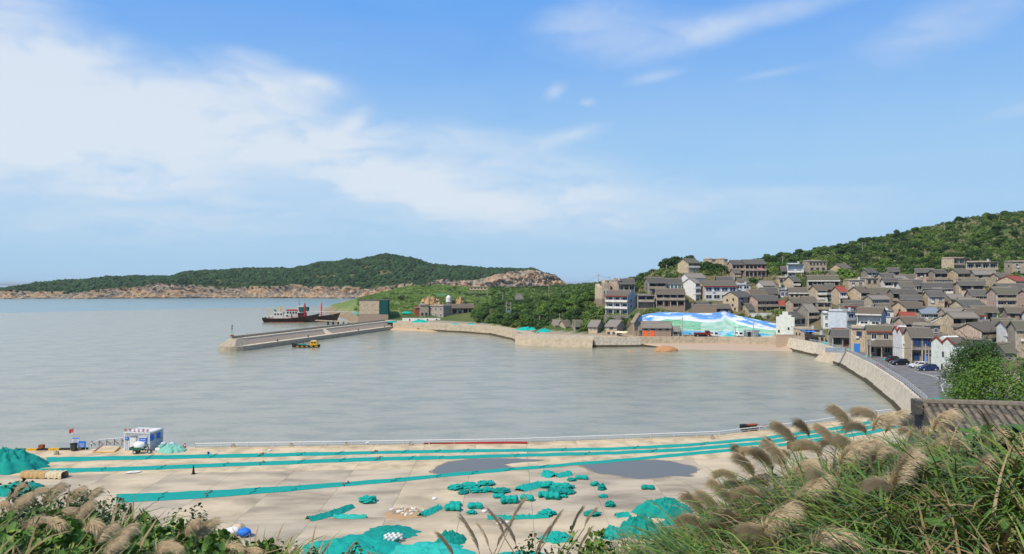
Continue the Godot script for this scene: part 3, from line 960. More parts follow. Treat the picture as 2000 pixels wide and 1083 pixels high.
# ---------------------------------------------------------------- breakwater
func make_breakwater() -> void:
	var a := Vector2(-96.5, 265)
	var u := (Vector2(-64.5, 376) - a).normalized()
	var n := Vector2(-u.y, u.x)
	var L := 122.0
	var o := thing("breakwater", "stone faced concrete breakwater with a rounded tip", "breakwater")
	var V := func(s: float, t: float, y: float) -> Vector3: return Vector3(a.x + u.x * s + n.x * t, y, -(a.y + u.y * s + n.y * t))
	# low ledge, in cast bays; the first ends in a half round
	var ends := [-8.0, 10.0, 28.0, 46.0, 64.0, 82.0, 100.0, L]
	for k in ends.size() - 1:
		var s0: float = ends[k]
		var s1: float = ends[k + 1]
		var out := []
		if k == 0:
			for q in 9:
				var w := PI * q / 8.0
				out.append(Vector2(s0 + 6.0 - sin(w) * 6.0, 5.3 - cos(w) * 5.3))
			out.append(Vector2(s1, 10.6)); out.append(Vector2(s1, 0.0))
		else:
			out = [Vector2(s0 + 0.05, 0.0), Vector2(s0 + 0.05, 10.6), Vector2(s1, 10.6), Vector2(s1, 0.0)]
		var m := MB.new()
		var ce := Vector2.ZERO
		for p in out: ce += p / out.size()
		for i in out.size():
			var p: Vector2 = out[i]
			var q: Vector2 = out[(i + 1) % out.size()]
			var pb := ce + (p - ce) * 1.0 + (p - ce).normalized() * (0.5 if k == 0 else 0.0)
			var qb := ce + (q - ce) * 1.0 + (q - ce).normalized() * (0.5 if k == 0 else 0.0)
			var A: Vector3 = V.call(pb.x, pb.y, -2.5)
			var B: Vector3 = V.call(qb.x, qb.y, -2.5)
			var C: Vector3 = V.call(q.x, q.y, 1.7)
			var D: Vector3 = V.call(p.x, p.y, 1.7)
			var mid: Vector3 = V.call(ce.x, ce.y, 0.0)
			if (B - A).cross(C - A).dot(A - mid) < 0: m.quad(D, C, B, A)
			else: m.quad(A, B, C, D)
			var top: Vector3 = V.call(ce.x, ce.y, 1.7)
			if (C - D).cross(top - D).y > 0: m.tri(D, C, top)
			else: m.tri(D, top, C)
		part(o, "ledge", m.mesh(), M["pier"])
	var strip := func(t0: float, y0: float, t1: float, y1: float, s0: float, s1: float, thick: float) -> ArrayMesh:
		var m := MB.new()
		var p := []
		for e in [[t0, y0 - thick], [t1, y1 - thick], [t1, y1], [t0, y0]]:
			p.append([V.call(s0, e[0], e[1]), V.call(s1, e[0], e[1])])
		for i in 4:
			var j := (i + 1) % 4
			m.quad(p[i][0], p[i][1], p[j][1], p[j][0])
		m.quad(p[0][0], p[1][0], p[2][0], p[3][0])
		m.quad(p[3][1], p[2][1], p[1][1], p[0][1])
		return m.mesh()
	part(o, "ledge_walk", strip.call(0.15, 1.76, 3.1, 1.76, -1.0, L - 4.0, 0.05), M["pier_top"])
	part(o, "stone_face", strip.call(3.0, 1.6, 5.0, 4.0, 3.0, L, 2.0), M["rubble"])
	part(o, "top_walk", strip.call(4.8, 4.12, 7.6, 4.12, -1.0, L + 12.0, 2.0), M["pier_top"])
	part(o, "parapet", strip.call(7.5, 5.0, 8.2, 5.0, -1.0, L + 4.0, 3.5), M["pier"])
	# battered end block
	var e := MB.new()
	var lo := [V.call(-6.0, 2.6, 1.65), V.call(3.2, 2.6, 1.65), V.call(3.2, 10.0, 1.65), V.call(-6.0, 10.0, 1.65)]
	var hi := [V.call(-1.6, 5.0, 4.16), V.call(3.2, 5.0, 4.16), V.call(3.2, 8.2, 4.16), V.call(-1.6, 8.2, 4.16)]
	e.hexa(lo + hi)
	part(o, "end_block", e.mesh(), M["pier"])
	var w := MB.new()
	for k in 1:
		var s := 58.0
		var p := [V.call(s, 0.9, 1.7), V.call(s + 4.5, 3.0, 1.7), V.call(s + 4.5, 5.0, 4.1), V.call(s, 5.0, 4.1), V.call(s, 3.0, 1.7)]
		w.quad(p[0], V.call(s + 2.4, 0.9, 1.7), V.call(s + 2.4, 5.0, 4.1), p[3])
		w.tri(V.call(s + 2.4, 0.9, 1.7), V.call(s + 2.4, 5.0, 1.7), V.call(s + 2.4, 5.0, 4.1))
		w.tri(p[0], p[3], V.call(s, 5.0, 1.7))
	part(o, "stair_ramp", w.mesh(), M["pier_top"])
	# light mast on the tip
	var l := thing("beacon_pole", "thin lamp mast with dark beacon on the breakwater tip", "beacon", V.call(-0.6, 7.8, 5.0))
	var mm := MB.new()
	mm.tube(Vector3.ZERO, Vector3(0, 4.6, 0), 0.06, 0.05)
	part(l, "mast", mm.mesh(), M["frame_dark"])
	ubox(l, "base", Vector3(0, 0.2, 0), Vector3(1.0, 0.5, 0.8), M["orange_rust"])
	var ln := MB.new()
	ln.tube(Vector3(0, 2.6, 0), Vector3(0, 3.1, 0), 0.22, 0.22)
	part(l, "lantern", ln.mesh(), M["black"])
	var l2 := MB.new()
	l2.tube(Vector3(0, 3.5, 0), Vector3(0, 4.0, 0), 0.25, 0.2)
	part(l, "lantern", l2.mesh(), M["black"])
	var am := MB.new()
	am.path([Vector3(0.35, 0, 0), Vector3(0.5, 3.4, 0), Vector3(0.9, 4.8, 0), Vector3(1.9, 5.5, 0)], 0.05, 0.04)
	part(l, "lamp_arm", am.mesh(), M["steel"])
	for q in [[18, "nearest the tip"], [40, "left of the stair ramp"], [84, "right of the stair ramp"], [112, "near the beach end"]]:
		var b := thing("mooring_bollard", "black mooring bollard on the breakwater ledge, %s" % q[1], "bollard", V.call(q[0], 1.0, 1.76), 0.0, "bollards on the breakwater")
		var bm := MB.new()
		bm.tube(Vector3.ZERO, Vector3(0, 0.55, 0), 0.22, 0.2, 8); bm.tube(Vector3(0, 0.5, 0), Vector3(0, 0.75, 0), 0.34, 0.3, 8)
		part(b, "post", bm.mesh(), M["black"])

# ---------------------------------------------------------------- quay
func edge_dep(x: float) -> float:
	return pick_lin([[-220, 92], [-160, 93.5], [-69, 96], [0, 100.6], [30, 105.5], [48, 114], [60, 121.5], [72, 127], [90, 128]], x)

func pick_lin(t: Array, x: float) -> float:
	for i in t.size() - 1:
		if x <= t[i + 1][0]:
			return lerpf(t[i][1], t[i + 1][1], clampf((x - t[i][0]) / float(t[i + 1][0] - t[i][0]), 0, 1))
	return t[-1][1]

func stain_tex() -> Texture2D:
	return T["stain"]

func make_quay() -> void:
	rng.seed = 77
	var base := MB.new()
	var xs := []
	var x := -180.0
	while x < 72.0:
		xs.append(x)
		x += 7.0
	xs.append(72.0)
	for i in xs.size() - 1:
		var a: float = xs[i]
		var b: float = xs[i + 1]
		var da := edge_dep(a)
		var db := edge_dep(b)
		base.hexa([Vector3(a, -3, -30), Vector3(b, -3, -30), Vector3(b, -3, -db), Vector3(a, -3, -da), Vector3(a, QUAY - 0.12, -30), Vector3(b, QUAY - 0.12, -30), Vector3(b, QUAY - 0.12, -db), Vector3(a, QUAY - 0.12, -da)])
	var q := setting("quay", base.mesh(), M["joint"], "wide sandy concrete quay where fishing nets are laid out")
	var offs := [0.0, 0.9, 7.0, 13.2, 22.0, 31.0, 40.0, 49.0, 58.0]
	for i in xs.size() - 1:
		for j in offs.size() - 1:
			var g := 0.014
			var a: float = xs[i] + g
			var b: float = xs[i + 1] - g
			var da := edge_dep(a)
			var db := edge_dep(b)
			var m := MB.new()
			var o0: float = offs[j] + (g if j > 0 else 0.0)
			var o1: float = offs[j + 1] - g
			var y := QUAY + rng.randf_range(-0.006, 0.006)
			if j == 0: y += 0.05
			var lo := []
			var hi := []
			for e in [[a, da - o1], [b, db - o1], [b, db - o0], [a, da - o0]]:
				lo.append(Vector3(e[0], QUAY - 0.1, -e[1]))
				hi.append(Vector3(e[0], y, -e[1]))
			m.hexa(lo + hi)
			var mk: String = (["apron_a", "apron_b", "apron_a"][rng.randi() % 3]) if j < 3 else (["yard_a", "yard_b", "yard_c"][rng.randi() % 3])
			part(q, "slab", m.mesh(), M[mk])
	# puddles: shallow water left on the concrete
	var wet := mat("puddle", lin(0.13, 0.12, 0.1), 0.25)
	wet.metallic_specular = 0.34
	for l in [["long grey puddle crossed by the diagonal net strip", [[846, 924], [850, 915], [868, 906], [900, 899], [940, 896], [985, 896], [1030, 897], [1060, 900], [1010, 904], [985, 908], [1000, 914], [985, 918], [930, 922], [880, 926]]], ["large grey puddle right of the scattered net bundles", [[1130, 906], [1165, 903], [1220, 900], [1290, 899], [1330, 906], [1358, 914], [1360, 921], [1345, 926], [1352, 931], [1310, 930], [1280, 934], [1240, 935], [1200, 928], [1165, 924], [1148, 915]]]]:
		var poly := PackedVector2Array()
		for p in l[1]:
			var w := at(p[0], p[1], QUAY)
			poly.append(Vector2(w.x, w.z))
		var fine := PackedVector2Array()
		for i in poly.size():
			var p0 := poly[(i + poly.size() - 1) % poly.size()]
			var p1 := poly[i]
			var p2 := poly[(i + 1) % poly.size()]
			var p3 := poly[(i + 2) % poly.size()]
			for s in 5:
				fine.append(p1.cubic_interpolate(p2, p0, p3, s / 5.0) + Vector2(rng.randf_range(-0.06, 0.06), rng.randf_range(-0.06, 0.06)))
		var m := MB.new()
		var idx := Geometry2D.triangulate_polygon(fine)
		for i in range(0, idx.size(), 3):
			var A := Vector3(fine[idx[i]].x, QUAY + 0.012, fine[idx[i]].y)
			var B := Vector3(fine[idx[i + 1]].x, QUAY + 0.012, fine[idx[i + 1]].y)
			var C := Vector3(fine[idx[i + 2]].x, QUAY + 0.012, fine[idx[i + 2]].y)
			if (B - A).cross(C - A).y < 0: m.tri(A, C, B)
			else: m.tri(A, B, C)
		whole("puddle", m.mesh(), wet, l[0], "puddle")
		var ce := Vector2.ZERO
		for p in fine: ce += p / fine.size()
		var ring2 := MB.new()
		for i in fine.size():
			var j := (i + 1) % fine.size()
			var a := fine[i]
			var b := fine[j]
			var oa := a + (a - ce).normalized() * (0.3 + 0.3 * sin(i * 0.9) * sin(i * 0.37))
			var ob := b + (b - ce).normalized() * (0.3 + 0.3 * sin((i + 1) * 0.9) * sin((i + 1) * 0.37))
			var A := Vector3(a.x, QUAY + 0.009, a.y)
			var B := Vector3(b.x, QUAY + 0.009, b.y)
			var C := Vector3(ob.x, QUAY + 0.009, ob.y)
			var D := Vector3(oa.x, QUAY + 0.009, oa.y)
			if (B - A).cross(C - A).y < 0: ring2.quad(D, C, B, A)
			else: ring2.quad(A, B, C, D)
		whole("damp_margin", ring2.mesh(), mat("damp_concrete", lin(0.33, 0.275, 0.2), 0.8, stain_tex(), 9.0), "damp dark margin round the %s" % l[0], "damp patch")
	# pipe railing on the edge
	var r := thing("quay_railing", "low white pipe railing along the outer edge of the quay", "railing")
	var pts := []
	x = -43.0
	while x < 69.0:
		pts.append(Vector3(x, QUAY + 0.62, -edge_dep(x) + 0.35))
		x += 3.5
	for k in [0.0, -0.3]:
		for i in pts.size() - 1:
			var m := MB.new()
			m.tube(pts[i] + Vector3(0, k, 0), pts[i + 1] + Vector3(0, k, 0), 0.07 if k == 0.0 else 0.05, 0.07 if k == 0.0 else 0.05, 6)
			part(r, "rail", m.mesh(), M["frame_white"] if k == 0.0 else M["steel"])
	for p in pts:
		ubox(r, "post", Vector3(p.x, QUAY + 0.34, p.z), Vector3(0.12, 0.6, 0.12), M["steel"])
	var rp := MB.new()
	rp.tube(at(828, 865.5, QUAY + 0.18), at(1030, 864.5, QUAY + 0.18), 0.14, 0.14, 8)
	whole("red_pipe", rp.mesh(), M["paint_red"], "long red pipe lying along the quay railing", "pipe")

# ---------------------------------------------------------------- village
var houses := []

func slope_depth(px: float, yb: float) -> float: # where the terraced hillside stands behind the waterfront
	var s := lerpf(0.40, 0.153, smoothstep(1480.0, 1760.0, px))
	var d0 := pick_lin([[1520, 282], [1600, 252], [1650, 228], [1700, 208], [1750, 194], [1850, 176], [2000, 165], [2100, 160]], px)
	return (21.5 + s * d0) / ((yb - 552.0) / FOCAL + s)

# left edge, corner, right edge, base, eave (photo survey); visible side; storeys from the ground; wall; roof; label; options
func house_rows() -> Array:
	return [
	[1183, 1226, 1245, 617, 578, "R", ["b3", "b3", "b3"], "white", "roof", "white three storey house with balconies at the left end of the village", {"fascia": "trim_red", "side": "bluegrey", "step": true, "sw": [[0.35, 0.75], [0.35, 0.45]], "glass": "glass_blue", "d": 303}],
	[1246, 1246, 1278, 602, 578, "F", ["n", "b2"], "cement_grey", "flat", "grey flat roofed house wedged beside the white three storey house", {"d": 306}],
	[1282, 1282, 1338, 599, 574, "F", ["b4", "b4"], "pink", "roof", "wide two storey house with long balcony above the mural's left part", {"d": 306}],
	[1258, 1268, 1300, 576, 552, "L", ["w2", "b2"], "cement_grey", "roof_dark", "grey two storey house with stair tower above the long balcony house", {"sw": [[0.5, 0.85], [0.5, 0.5], [0.5, 0.2]]}],
	[1301, 1301, 1332, 571, 553, "F", ["e4"], "white", "roof_dark", "small white house with green glazing joined to the grey stair tower", {"glass": "glass_green"}],
	[1190, 1206, 1210, 571, 549, "L", ["n", "n"], "pink", "flat", "blank pink block behind the white three storey house", {}],
	[1207, 1208, 1240, 572, 554, "F", ["b3"], "cement_grey", "roof_dark", "grey house with shaded veranda beside the blank pink block", {}],
	[1162, 1176, 1190, 584, 562, "L", ["w2"], "cement_tan", "none", "roofless tan ruin at the village's far left edge", {"d": 318}],
	[1174, 1180, 1192, 566, 553, "L", ["n"], "cement", "none", "small broken wall ruin on top of the left slope", {}],
	[1335, 1359, 1368, 588, 553, "L", ["n", "b1", "b1"], "white", "roof_pale", "tall white gable house left of the red eaved house", {}],
	[1329, 1346, 1378, 560, 543, "L", ["w2"], "white", "roof_pale", "low white house with broad pale roof behind the tall white gable", {}],
	[1363, 1376, 1440, 588, 559, "L", ["e4", "e4"], "white", "roof", "wide white house with red eaves and big dark windows", {"fascia": "trim_red", "side": "cement_tan"}],
	[1437, 1437, 1466, 578, 557, "F", ["n", "e2"], "bluewhite", "flat", "pale blue glazed extension right of the red eaved house", {}],
	[1412, 1442, 1470, 610, 580, "L", ["w2", "w2", "w2"], "cement_tan", "roof", "tall tan gable house above the mural's peak", {"front": "cement_grey", "sw": [[0.3, 0.8], [0.7, 0.75], [0.35, 0.45], [0.75, 0.4], [0.2, 0.2], [0.6, 0.15]]}],
	[1447, 1462, 1474, 618, 604, "L", ["n"], "cement_tan", "roof_dark", "tiny tan hut under the tall tan gable house", {"sw": [[0.5, 0.6]]}],
	[1458, 1480, 1523, 612, 587, "L", ["b5", "b5"], "pink", "roof", "long house with pink side wall and two rows of windows", {}],
	[1523, 1523, 1545, 612, 597, "F", ["b1"], "cement_grey", "roof_red", "red roofed annex right of the pink sided long house", {}],
	[1425, 1435, 1447, 549, 534, "L", ["n", "b1"], "cement", "roof", "small grey two storey house below the skyline houses", {}],
	[1422, 1431, 1453, 540, 517, "L", ["b3", "b3"], "pink", "roof_dark", "grey and pink house on the skyline, narrower of the joined pair", {}],
	[1445, 1456, 1497, 542, 516, "L", ["b5", "b5"], "pink", "roof", "large skyline house with balcony and pink towels", {}],
	[1374, 1390, 1397, 527, 507, "L", ["n"], "cement_tan", "flat", "cream flat block on the skyline beside the dark trees", {}],
	[1396, 1414, 1420, 529, 507, "L", ["n"], "cement_tan", "flat", "cream skyline block touching the pink house pair", {}],
	[1324, 1345, 1367, 533, 514, "L", ["w1", "b2"], "cement_tan", "roof", "tan house with white balcony on the wooded knoll", {"para": "trim_white"}],
	[1397, 1402, 1432, 561, 550, "L", ["n"], "cement_grey", "roof_dark", "low dark roofed house behind the red eaved house", {}],
	[1476, 1491, 1515, 572, 558, "L", ["w2"], "white", "roof_pale", "white gabled cottage below the leafy trees", {"front": "cement_grey"}],
	[1453, 1466, 1500, 592, 576, "L", ["n"], "pink", "roof", "pink stepped gable house behind the tall tan gable house", {"step": true}],
	[1482, 1488, 1520, 586, 572, "L", ["n"], "cement_grey", "roof_dark", "dark roofed low house above the pink sided long house", {}],
	[1500, 1522, 1526, 578, 562, "L", ["n"], "cement", "flat", "blank grey terrace block below the white gabled cottage", {}],
	[1539, 1539, 1570, 541, 517, "F", ["b2", "b2", "n"], "bluewhite", "flat", "pale blue balcony house high on the slope", {"para": "trim_white", "glass": "glass_blue"}],
	[1568, 1580, 1615, 531, 511, "L", ["w3", "w5"], "cement", "flat", "weathered grey villa on the upper slope beside the pale blue house", {}],
	[1622, 1645, 1664, 533, 524, "L", ["n"], "cement_tan", "roof", "low tan house among trees on the upper slope", {}],
	[1523, 1527, 1540, 543, 530, "L", ["b1"], "cement_grey", "roof_dark", "little dark shed left of the pale blue balcony house", {}],
	[1532, 1550, 1563, 568, 549, "L", ["n", "b1"], "cement_tan", "roof", "tan gable house with white balcony under the pale blue house", {"para": "trim_white"}],
	[1577, 1579, 1640, 577, 548, "F", ["w4", "b7"], "cement", "roof", "very long two storey house with a row of glazed bays", {"fascia": "trim_white", "glass": "glass_green"}],
	[1610, 1626, 1633, 546, 538, "L", ["n"], "stone", "roof", "low stone hut above the very long house", {}],
	[1541, 1542, 1580, 588, 572, "F", ["w4"], "pink", "roof", "pink fronted low house with white fascia", {"fascia": "trim_white"}],
	[1524, 1524, 1542, 584, 567, "F", ["e2"], "bluegrey", "flat", "blue grey flat roofed house left of the pink fronted house", {}],
	[1581, 1597, 1615, 596, 567, "L", ["n", "e1", "e1"], "cement_tan", "roof", "tan gable house with white balconies in the middle of the village", {"para": "trim_white"}],
	[1613, 1613, 1629, 584, 564, "F", ["e1", "e1"], "bluegrey", "roof", "blue grey balcony house between two tan gables", {}],
	[1624, 1641, 1655, 596, 570, "L", ["b2", "e1"], "cement_tan", "roof_red", "tan gable house with red tiled roof and white balcony", {"para": "trim_white"}],
	[1656, 1682, 1699, 596, 571, "L", ["b1", "b1"], "cement_tan", "roof", "broad blank tan gable house right of the red tiled roof", {}],
	[1535, 1548, 1568, 609, 592, "L", ["b2"], "cement_tan", "roof", "small tan gable house right of the red roofed annex", {}],
	[1566, 1568, 1598, 606, 590, "F", ["b3"], "bluegrey", "roof", "low blue grey house with a solar panel in the village centre", {}],
	[1594, 1597, 1624, 617, 592, "F", ["b2", "b2"], "cement", "flat", "open fronted grey house with wide flat eave", {}],
	[1517, 1551, 1592, 656, 622, "L", ["w1", "b3"], "mint", "roof", "big mint white house with stepped gable beside the mural", {"step": true, "front": "cement_grey", "sw": [[0.3, 0.38], [0.86, 0.2]], "para": "trim_grey"}],
	[1556, 1580, 1598, 636, 609, "L", ["n", "b1"], "cement_grey", "roof_pale", "plain grey gable behind the stepped mint house", {"rise": 0.7}],
	[1618, 1654, 1670, 644, 610, "L", ["n", "e1"], "bluewhite", "flat", "big blank pale blue wall house at the lane", {"para": "bluewhite", "glass": "glass_blue"}],
	[1606, 1608, 1618, 642, 613, "F", ["w1", "w1"], "white", "flat", "narrow white house with green shutters beside the blank pale blue wall", {"glass": "glass_green"}],
	[1550, 1571, 1600, 668, 645, "L", ["w1"], "cement_tan", "flat", "tan flat roofed waterfront house under a blue tarpaulin", {"sw": [[0.4, 0.6], [0.7, 0.6]]}],
	[1586, 1590, 1612, 672, 655, "L", ["w2"], "cement", "flat", "small flat roofed shop at the lane mouth", {}],
	[1620, 1627, 1665, 677, 657, "L", ["b2"], "cement_grey", "roof", "grey shop with green shutters and rooftop shed", {"glass": "glass_green"}],
	[1709, 1728, 1755, 570, 543, "L", ["b3", "b3"], "cement", "roof", "grey two storey house at the wood's edge above the white balcony house", {"para": "trim_white"}],
	[1751, 1760, 1792, 555, 545, "L", ["w3"], "cement_tan", "roof", "tan house tucked behind the grey two storey house at the wood's edge", {}],
	[1755, 1758, 1804, 585, 557, "F", ["b2", "e3"], "cement_grey", "roof_dark", "two storey house with broad dark roof and big upper windows", {}],
	[1804, 1804, 1862, 585, 563, "F", ["n", "e3"], "cement_grey", "roof_dark", "wide grey house with a bright blue window and white awning", {"glass": "glass_blue", "para": "trim_white"}],
	[1706, 1731, 1768, 600, 583, "L", ["e2"], "mint", "roof", "mint white blank gable house in the middle of the right slope", {}],
	[1690, 1700, 1745, 584, 573, "L", ["n"], "cement", "roof", "row of low grey roofs above the mint blank gable", {}],
	[1741, 1770, 1806, 628, 601, "L", ["w1", "e2"], "cement_tan", "roof", "tan gable house with green glazed front", {"glass": "glass_green", "sw": [[0.42, 0.75], [0.3, 0.2]]}],
	[1706, 1716, 1742, 630, 605, "L", ["w1", "w2"], "white", "roof", "white walled house between the white balcony house and the tan gable", {}],
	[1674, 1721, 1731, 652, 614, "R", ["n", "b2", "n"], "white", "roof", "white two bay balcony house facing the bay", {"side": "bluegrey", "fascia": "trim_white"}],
	[1645, 1650, 1705, 614, 598, "L", ["w4"], "white", "roof", "long white house with red eaves above the white balcony house", {"fascia": "trim_red"}],
	[1783, 1800, 1838, 625, 612, "L", ["w2"], "bluegrey", "roof_blue", "house with a pale blue grey metal roof", {}],
	[1793, 1822, 1852, 607, 587, "L", ["b3"], "cement_tan", "roof", "tan house with deep dark balcony under the pink row", {}],
	[1744, 1746, 1806, 650, 634, "F", ["w4"], "white", "roof_dark", "long dark roof with red eaves behind the waterfront row", {"fascia": "trim_red"}],
	[1750, 1764, 1792, 634, 623, "L", ["n"], "cement_tan", "roof_red", "low house with faded red roof behind the long dark roof", {}],
	[1805, 1826, 1837, 645, 631, "L", ["w1"], "cement_tan", "flat", "tan flat box house behind the waterfront row", {}],
	[1822, 1864, 1878, 650, 629, "L", ["n"], "cement_tan", "roof", "tan gable with white band and red roof edges", {"fascia": "trim_red", "verge": "trim_white"}],
	[1808, 1820, 1846, 622, 612, "L", ["w1"], "white", "roof", "small white house with grey roof left of the white gable", {}],
	[1840, 1864, 1896, 531, 505, "L", ["b2", "b3"], "cement_tan", "flat", "tall blank tan house high on the right slope", {}],
	[1887, 1889, 1950, 543, 513, "F", ["n", "b4"], "cement", "flat", "long grey house with terrace high on the right slope", {}],
	[1962, 1978, 2030, 538, 512, "L", ["w2", "w3"], "cement", "flat", "grey house at the photo's right edge high on the slope", {"sw": [[0.4, 0.7]]}],
	[1948, 1985, 2008, 575, 549, "L", ["b1", "b1"], "cement_tan", "roof_red", "tan gable house with a red roof near the photo's right edge", {"para": "trim_white", "sw": [[0.85, 0.5]]}],
	[1860, 1873, 1912, 580, 563, "L", ["w3"], "pink", "roof", "low pink house right of the bright blue window", {}],
	[1886, 1897, 1930, 598, 577, "L", ["n", "e4"], "pink", "roof", "pink house with row of dark windows joined to the tall pink gable", {}],
	[1928, 1949, 1986, 614, 574, "L", ["n", "b2", "b2"], "pink", "roof", "tall pink gable house with laundry on its dark balcony", {}],
	[1985, 2012, 2030, 610, 578, "L", ["n", "b1"], "pink", "roof", "pink house cut by the photo's right edge", {}],
	[1855, 1882, 1926, 618, 598, "L", ["b4"], "cement_tan", "roof", "tan gable house left of the tall pink gable", {}],
	[1874, 1898, 1923, 639, 616, "L", ["w2"], "white", "roof", "bright white gable house with red eave in the right cluster", {"fascia": "trim_red"}],
	[1958, 1999, 2030, 634, 618, "L", ["n"], "cement_grey", "roof_green", "grey gable house with a pale green roof", {}],
	[1866, 1918, 1962, 676, 647, "L", ["b1", "b2"], "pink", "roof", "wide pink gable house above the big trees", {}],
	[1893, 1898, 1942, 650, 637, "L", ["n"], "cement_grey", "roof_dark", "dark slate roof behind the wide pink gable", {}],
	[1935, 1941, 1986, 656, 635, "L", ["n", "e2"], "cement_grey", "roof", "grey house with white fascia right of the dark slate roof", {"fascia": "trim_white"}],
	[1968, 1986, 2040, 700, 643, "L", ["n", "n"], "cement", "roof", "tall grey wall house at the photo's right edge beside the trees", {}],
	[1932, 1962, 1986, 708, 687, "L", ["n"], "cement_grey", "roof", "low grey gable behind the dark round tree", {}],
	[1664, 1664, 1692, 687, 642, "F", ["n", "w1"], "cement_tan", "flat", "tan waterfront house with a bright blue door", {"door": "door_blue"}],
	[1690, 1694, 1744, 696, 646, "L", ["b3", "w2"], "cement", "roof", "waterfront house with red eave, white window and tiled porch", {"fascia": "roof_red", "porch": true, "side": "cement_tan"}],
	[1744, 1762, 1768, 702, 651, "L", ["w1", "w1"], "white", "roof", "narrow white house with twin red edged gables", {"verge": "trim_red", "fascia": "trim_red", "twin": true}],
	[1765, 1780, 1823, 711, 657, "L", ["b2", "e2"], "cement_tan", "roof", "waterfront house with one wide dark window and blue gate", {"door": "door_blue", "glass": "glass_blue", "front": "cement_grey"}],
	[1819, 1862, 1892, 730, 673, "L", ["w2", "w2"], "mint", "roof", "white waterfront house with twin red edged gables beside the trees", {"verge": "trim_red", "fascia": "trim_red", "twin": true, "sw": [[0.45, 0.62, 0.5, 1.3], [0.5, 0.18, 0.5, 1.3]]}],
	[1812, 1815, 1880, 692, 667, "L", ["n"], "cement_grey", "roof", "dark roofed house behind the white twin gable house", {"d": 196}],
	[1075, 1084, 1098, 649, 638, "L", ["w1"], "cement", "roof_pale", "leftmost of the three tiny huts beside the net heap", {"q": true}],
	[1091, 1104, 1115, 651, 640, "L", ["w1"], "cement_tan", "roof", "middle tiny hut with a blue door beside the net heap", {"q": true, "door": "door_blue"}],
	[1116, 1121, 1136, 653, 640, "L", ["w1"], "cement", "roof", "rightmost of the three tiny huts, beside a utility pole", {"q": true}],
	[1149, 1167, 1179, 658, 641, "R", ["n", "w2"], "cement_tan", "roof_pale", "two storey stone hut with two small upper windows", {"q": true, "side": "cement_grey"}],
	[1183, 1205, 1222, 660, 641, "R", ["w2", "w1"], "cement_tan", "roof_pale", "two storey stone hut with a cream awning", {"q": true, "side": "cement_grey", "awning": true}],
	[1225, 1248, 1252, 661, 647, "L", ["n"], "stone", "roof_pale", "windowless stone gable hut on the waterfront", {"q": true, "rise": 0.75}],
	[1253, 1254, 1311, 661, 643, "F", ["n", "w4"], "stone", "roof_pale", "long two storey stone house with orange doors", {"q": true, "door": "door_orange"}],
	[1311, 1312, 1327, 661, 650, "F", ["w1"], "cement_grey", "roof_pale", "low lean-to at the right end of the orange doored house", {"q": true}],
	[837, 866, 885, 622, 599, "R", ["w3", "w3"], "cement", "flat", "grey concrete harbour office with two rows of windows", {"d": 408, "side": "cement_grey"}],
	[820, 820, 837, 620, 597, "F", ["w2", "n"], "cement", "flat", "concrete wing left of the harbour office", {"d": 412}],
	[811, 811, 822, 617, 602, "F", ["n"], "brick", "flat", "small red brick block left of the harbour office", {"d": 413}],
	[880, 882, 926, 616, 602, "F", ["b4"], "cement_grey", "roof", "low open shed with bluish panels right of the harbour office", {"d": 412}],
	]

func prepare_houses() -> void:
	for r in house_rows():
		var o: Dictionary = r[10]
		var side: String = r[5]
		var xc: float = r[1]
		var d: float = o.d if o.has("d") else ((EYE - ROAD) * FOCAL / (r[3] - 552.0) + 9.0 if o.has("q") else slope_depth(xc, r[3]))
		var c := atd(xc, r[3], d)
		if o.has("q"): c.y = ROAD
		var az := atan((xc - 1000.0) / FOCAL)
		var sm: float = (xc - r[0]) if side == "L" else (r[2] - xc)
		var phi := 0.1 if side == "F" else asin(clampf(sm * d / FOCAL / 8.0, 0.12, 0.88)) * (1.0 if side == "L" else -1.0)
		var th := phi - az
		var k0: float = (r[0] - 1000.0) / FOCAL
		var k1: float = (r[2] - 1000.0) / FOCAL
		var W: float
		var D := 7.5
		if side == "R":
			W = (c.x - k0 * d) / maxf(cos(th) - k0 * sin(th), 0.05)
			D = (k1 * d - c.x) / (-sin(th) - k1 * cos(th)) if absf(-sin(th) - k1 * cos(th)) > 0.02 else 8.0
		else:
			W = (k1 * d - c.x) / maxf(cos(th) - k1 * sin(th), 0.05)
			if side == "L" and absf(-sin(th) - k0 * cos(th)) > 0.02:
				D = (k0 * d - c.x) / (-sin(th) - k0 * cos(th))
		W = clampf(W, 2.2, 24.0)
		D = clampf(absf(D), 4.0, 10.5)
		var left := c if side != "R" else c - W * Vector3(cos(th), 0, -sin(th))
		houses.append({"c": c, "pos": left, "th": th, "W": W, "D": D, "He": (r[3] - r[4]) * d / FOCAL, "row": r, "d": d})
		var ce := left + Vector3(cos(th), 0, -sin(th)) * W * 0.5 + Vector3(-sin(th), 0, -cos(th)) * D * 0.5
		footprints.append([ce.x, ce.z, th, W * 0.5, D * 0.5])

func in_house(x: float, z: float, pad: float) -> bool:
	for f in footprints:
		var dx: float = x - f[0]
		var dz: float = z - f[1]
		if absf(dx) > 18.0 or absf(dz) > 18.0: continue
		var u := dx * cos(f[2]) - dz * sin(f[2])
		var v := dx * sin(f[2]) + dz * cos(f[2])
		if absf(u) < f[3] + pad and absf(v) < f[4] + pad: return true
	return false

const TURN := Basis(Vector3(0, 0, -1), Vector3(0, 1, 0), Vector3(1, 0, 0))

func profile(poly: Array, w0: float, w1: float) -> ArrayMesh: # outline of depth-into-house and height, run along the width
	var m := MB.new()
	m.prism(PackedVector2Array(poly), w0, w1)
	for i in m.v.size():
		m.v[i] = TURN * m.v[i]
		m.n[i] = TURN * m.n[i]
	return m.mesh()

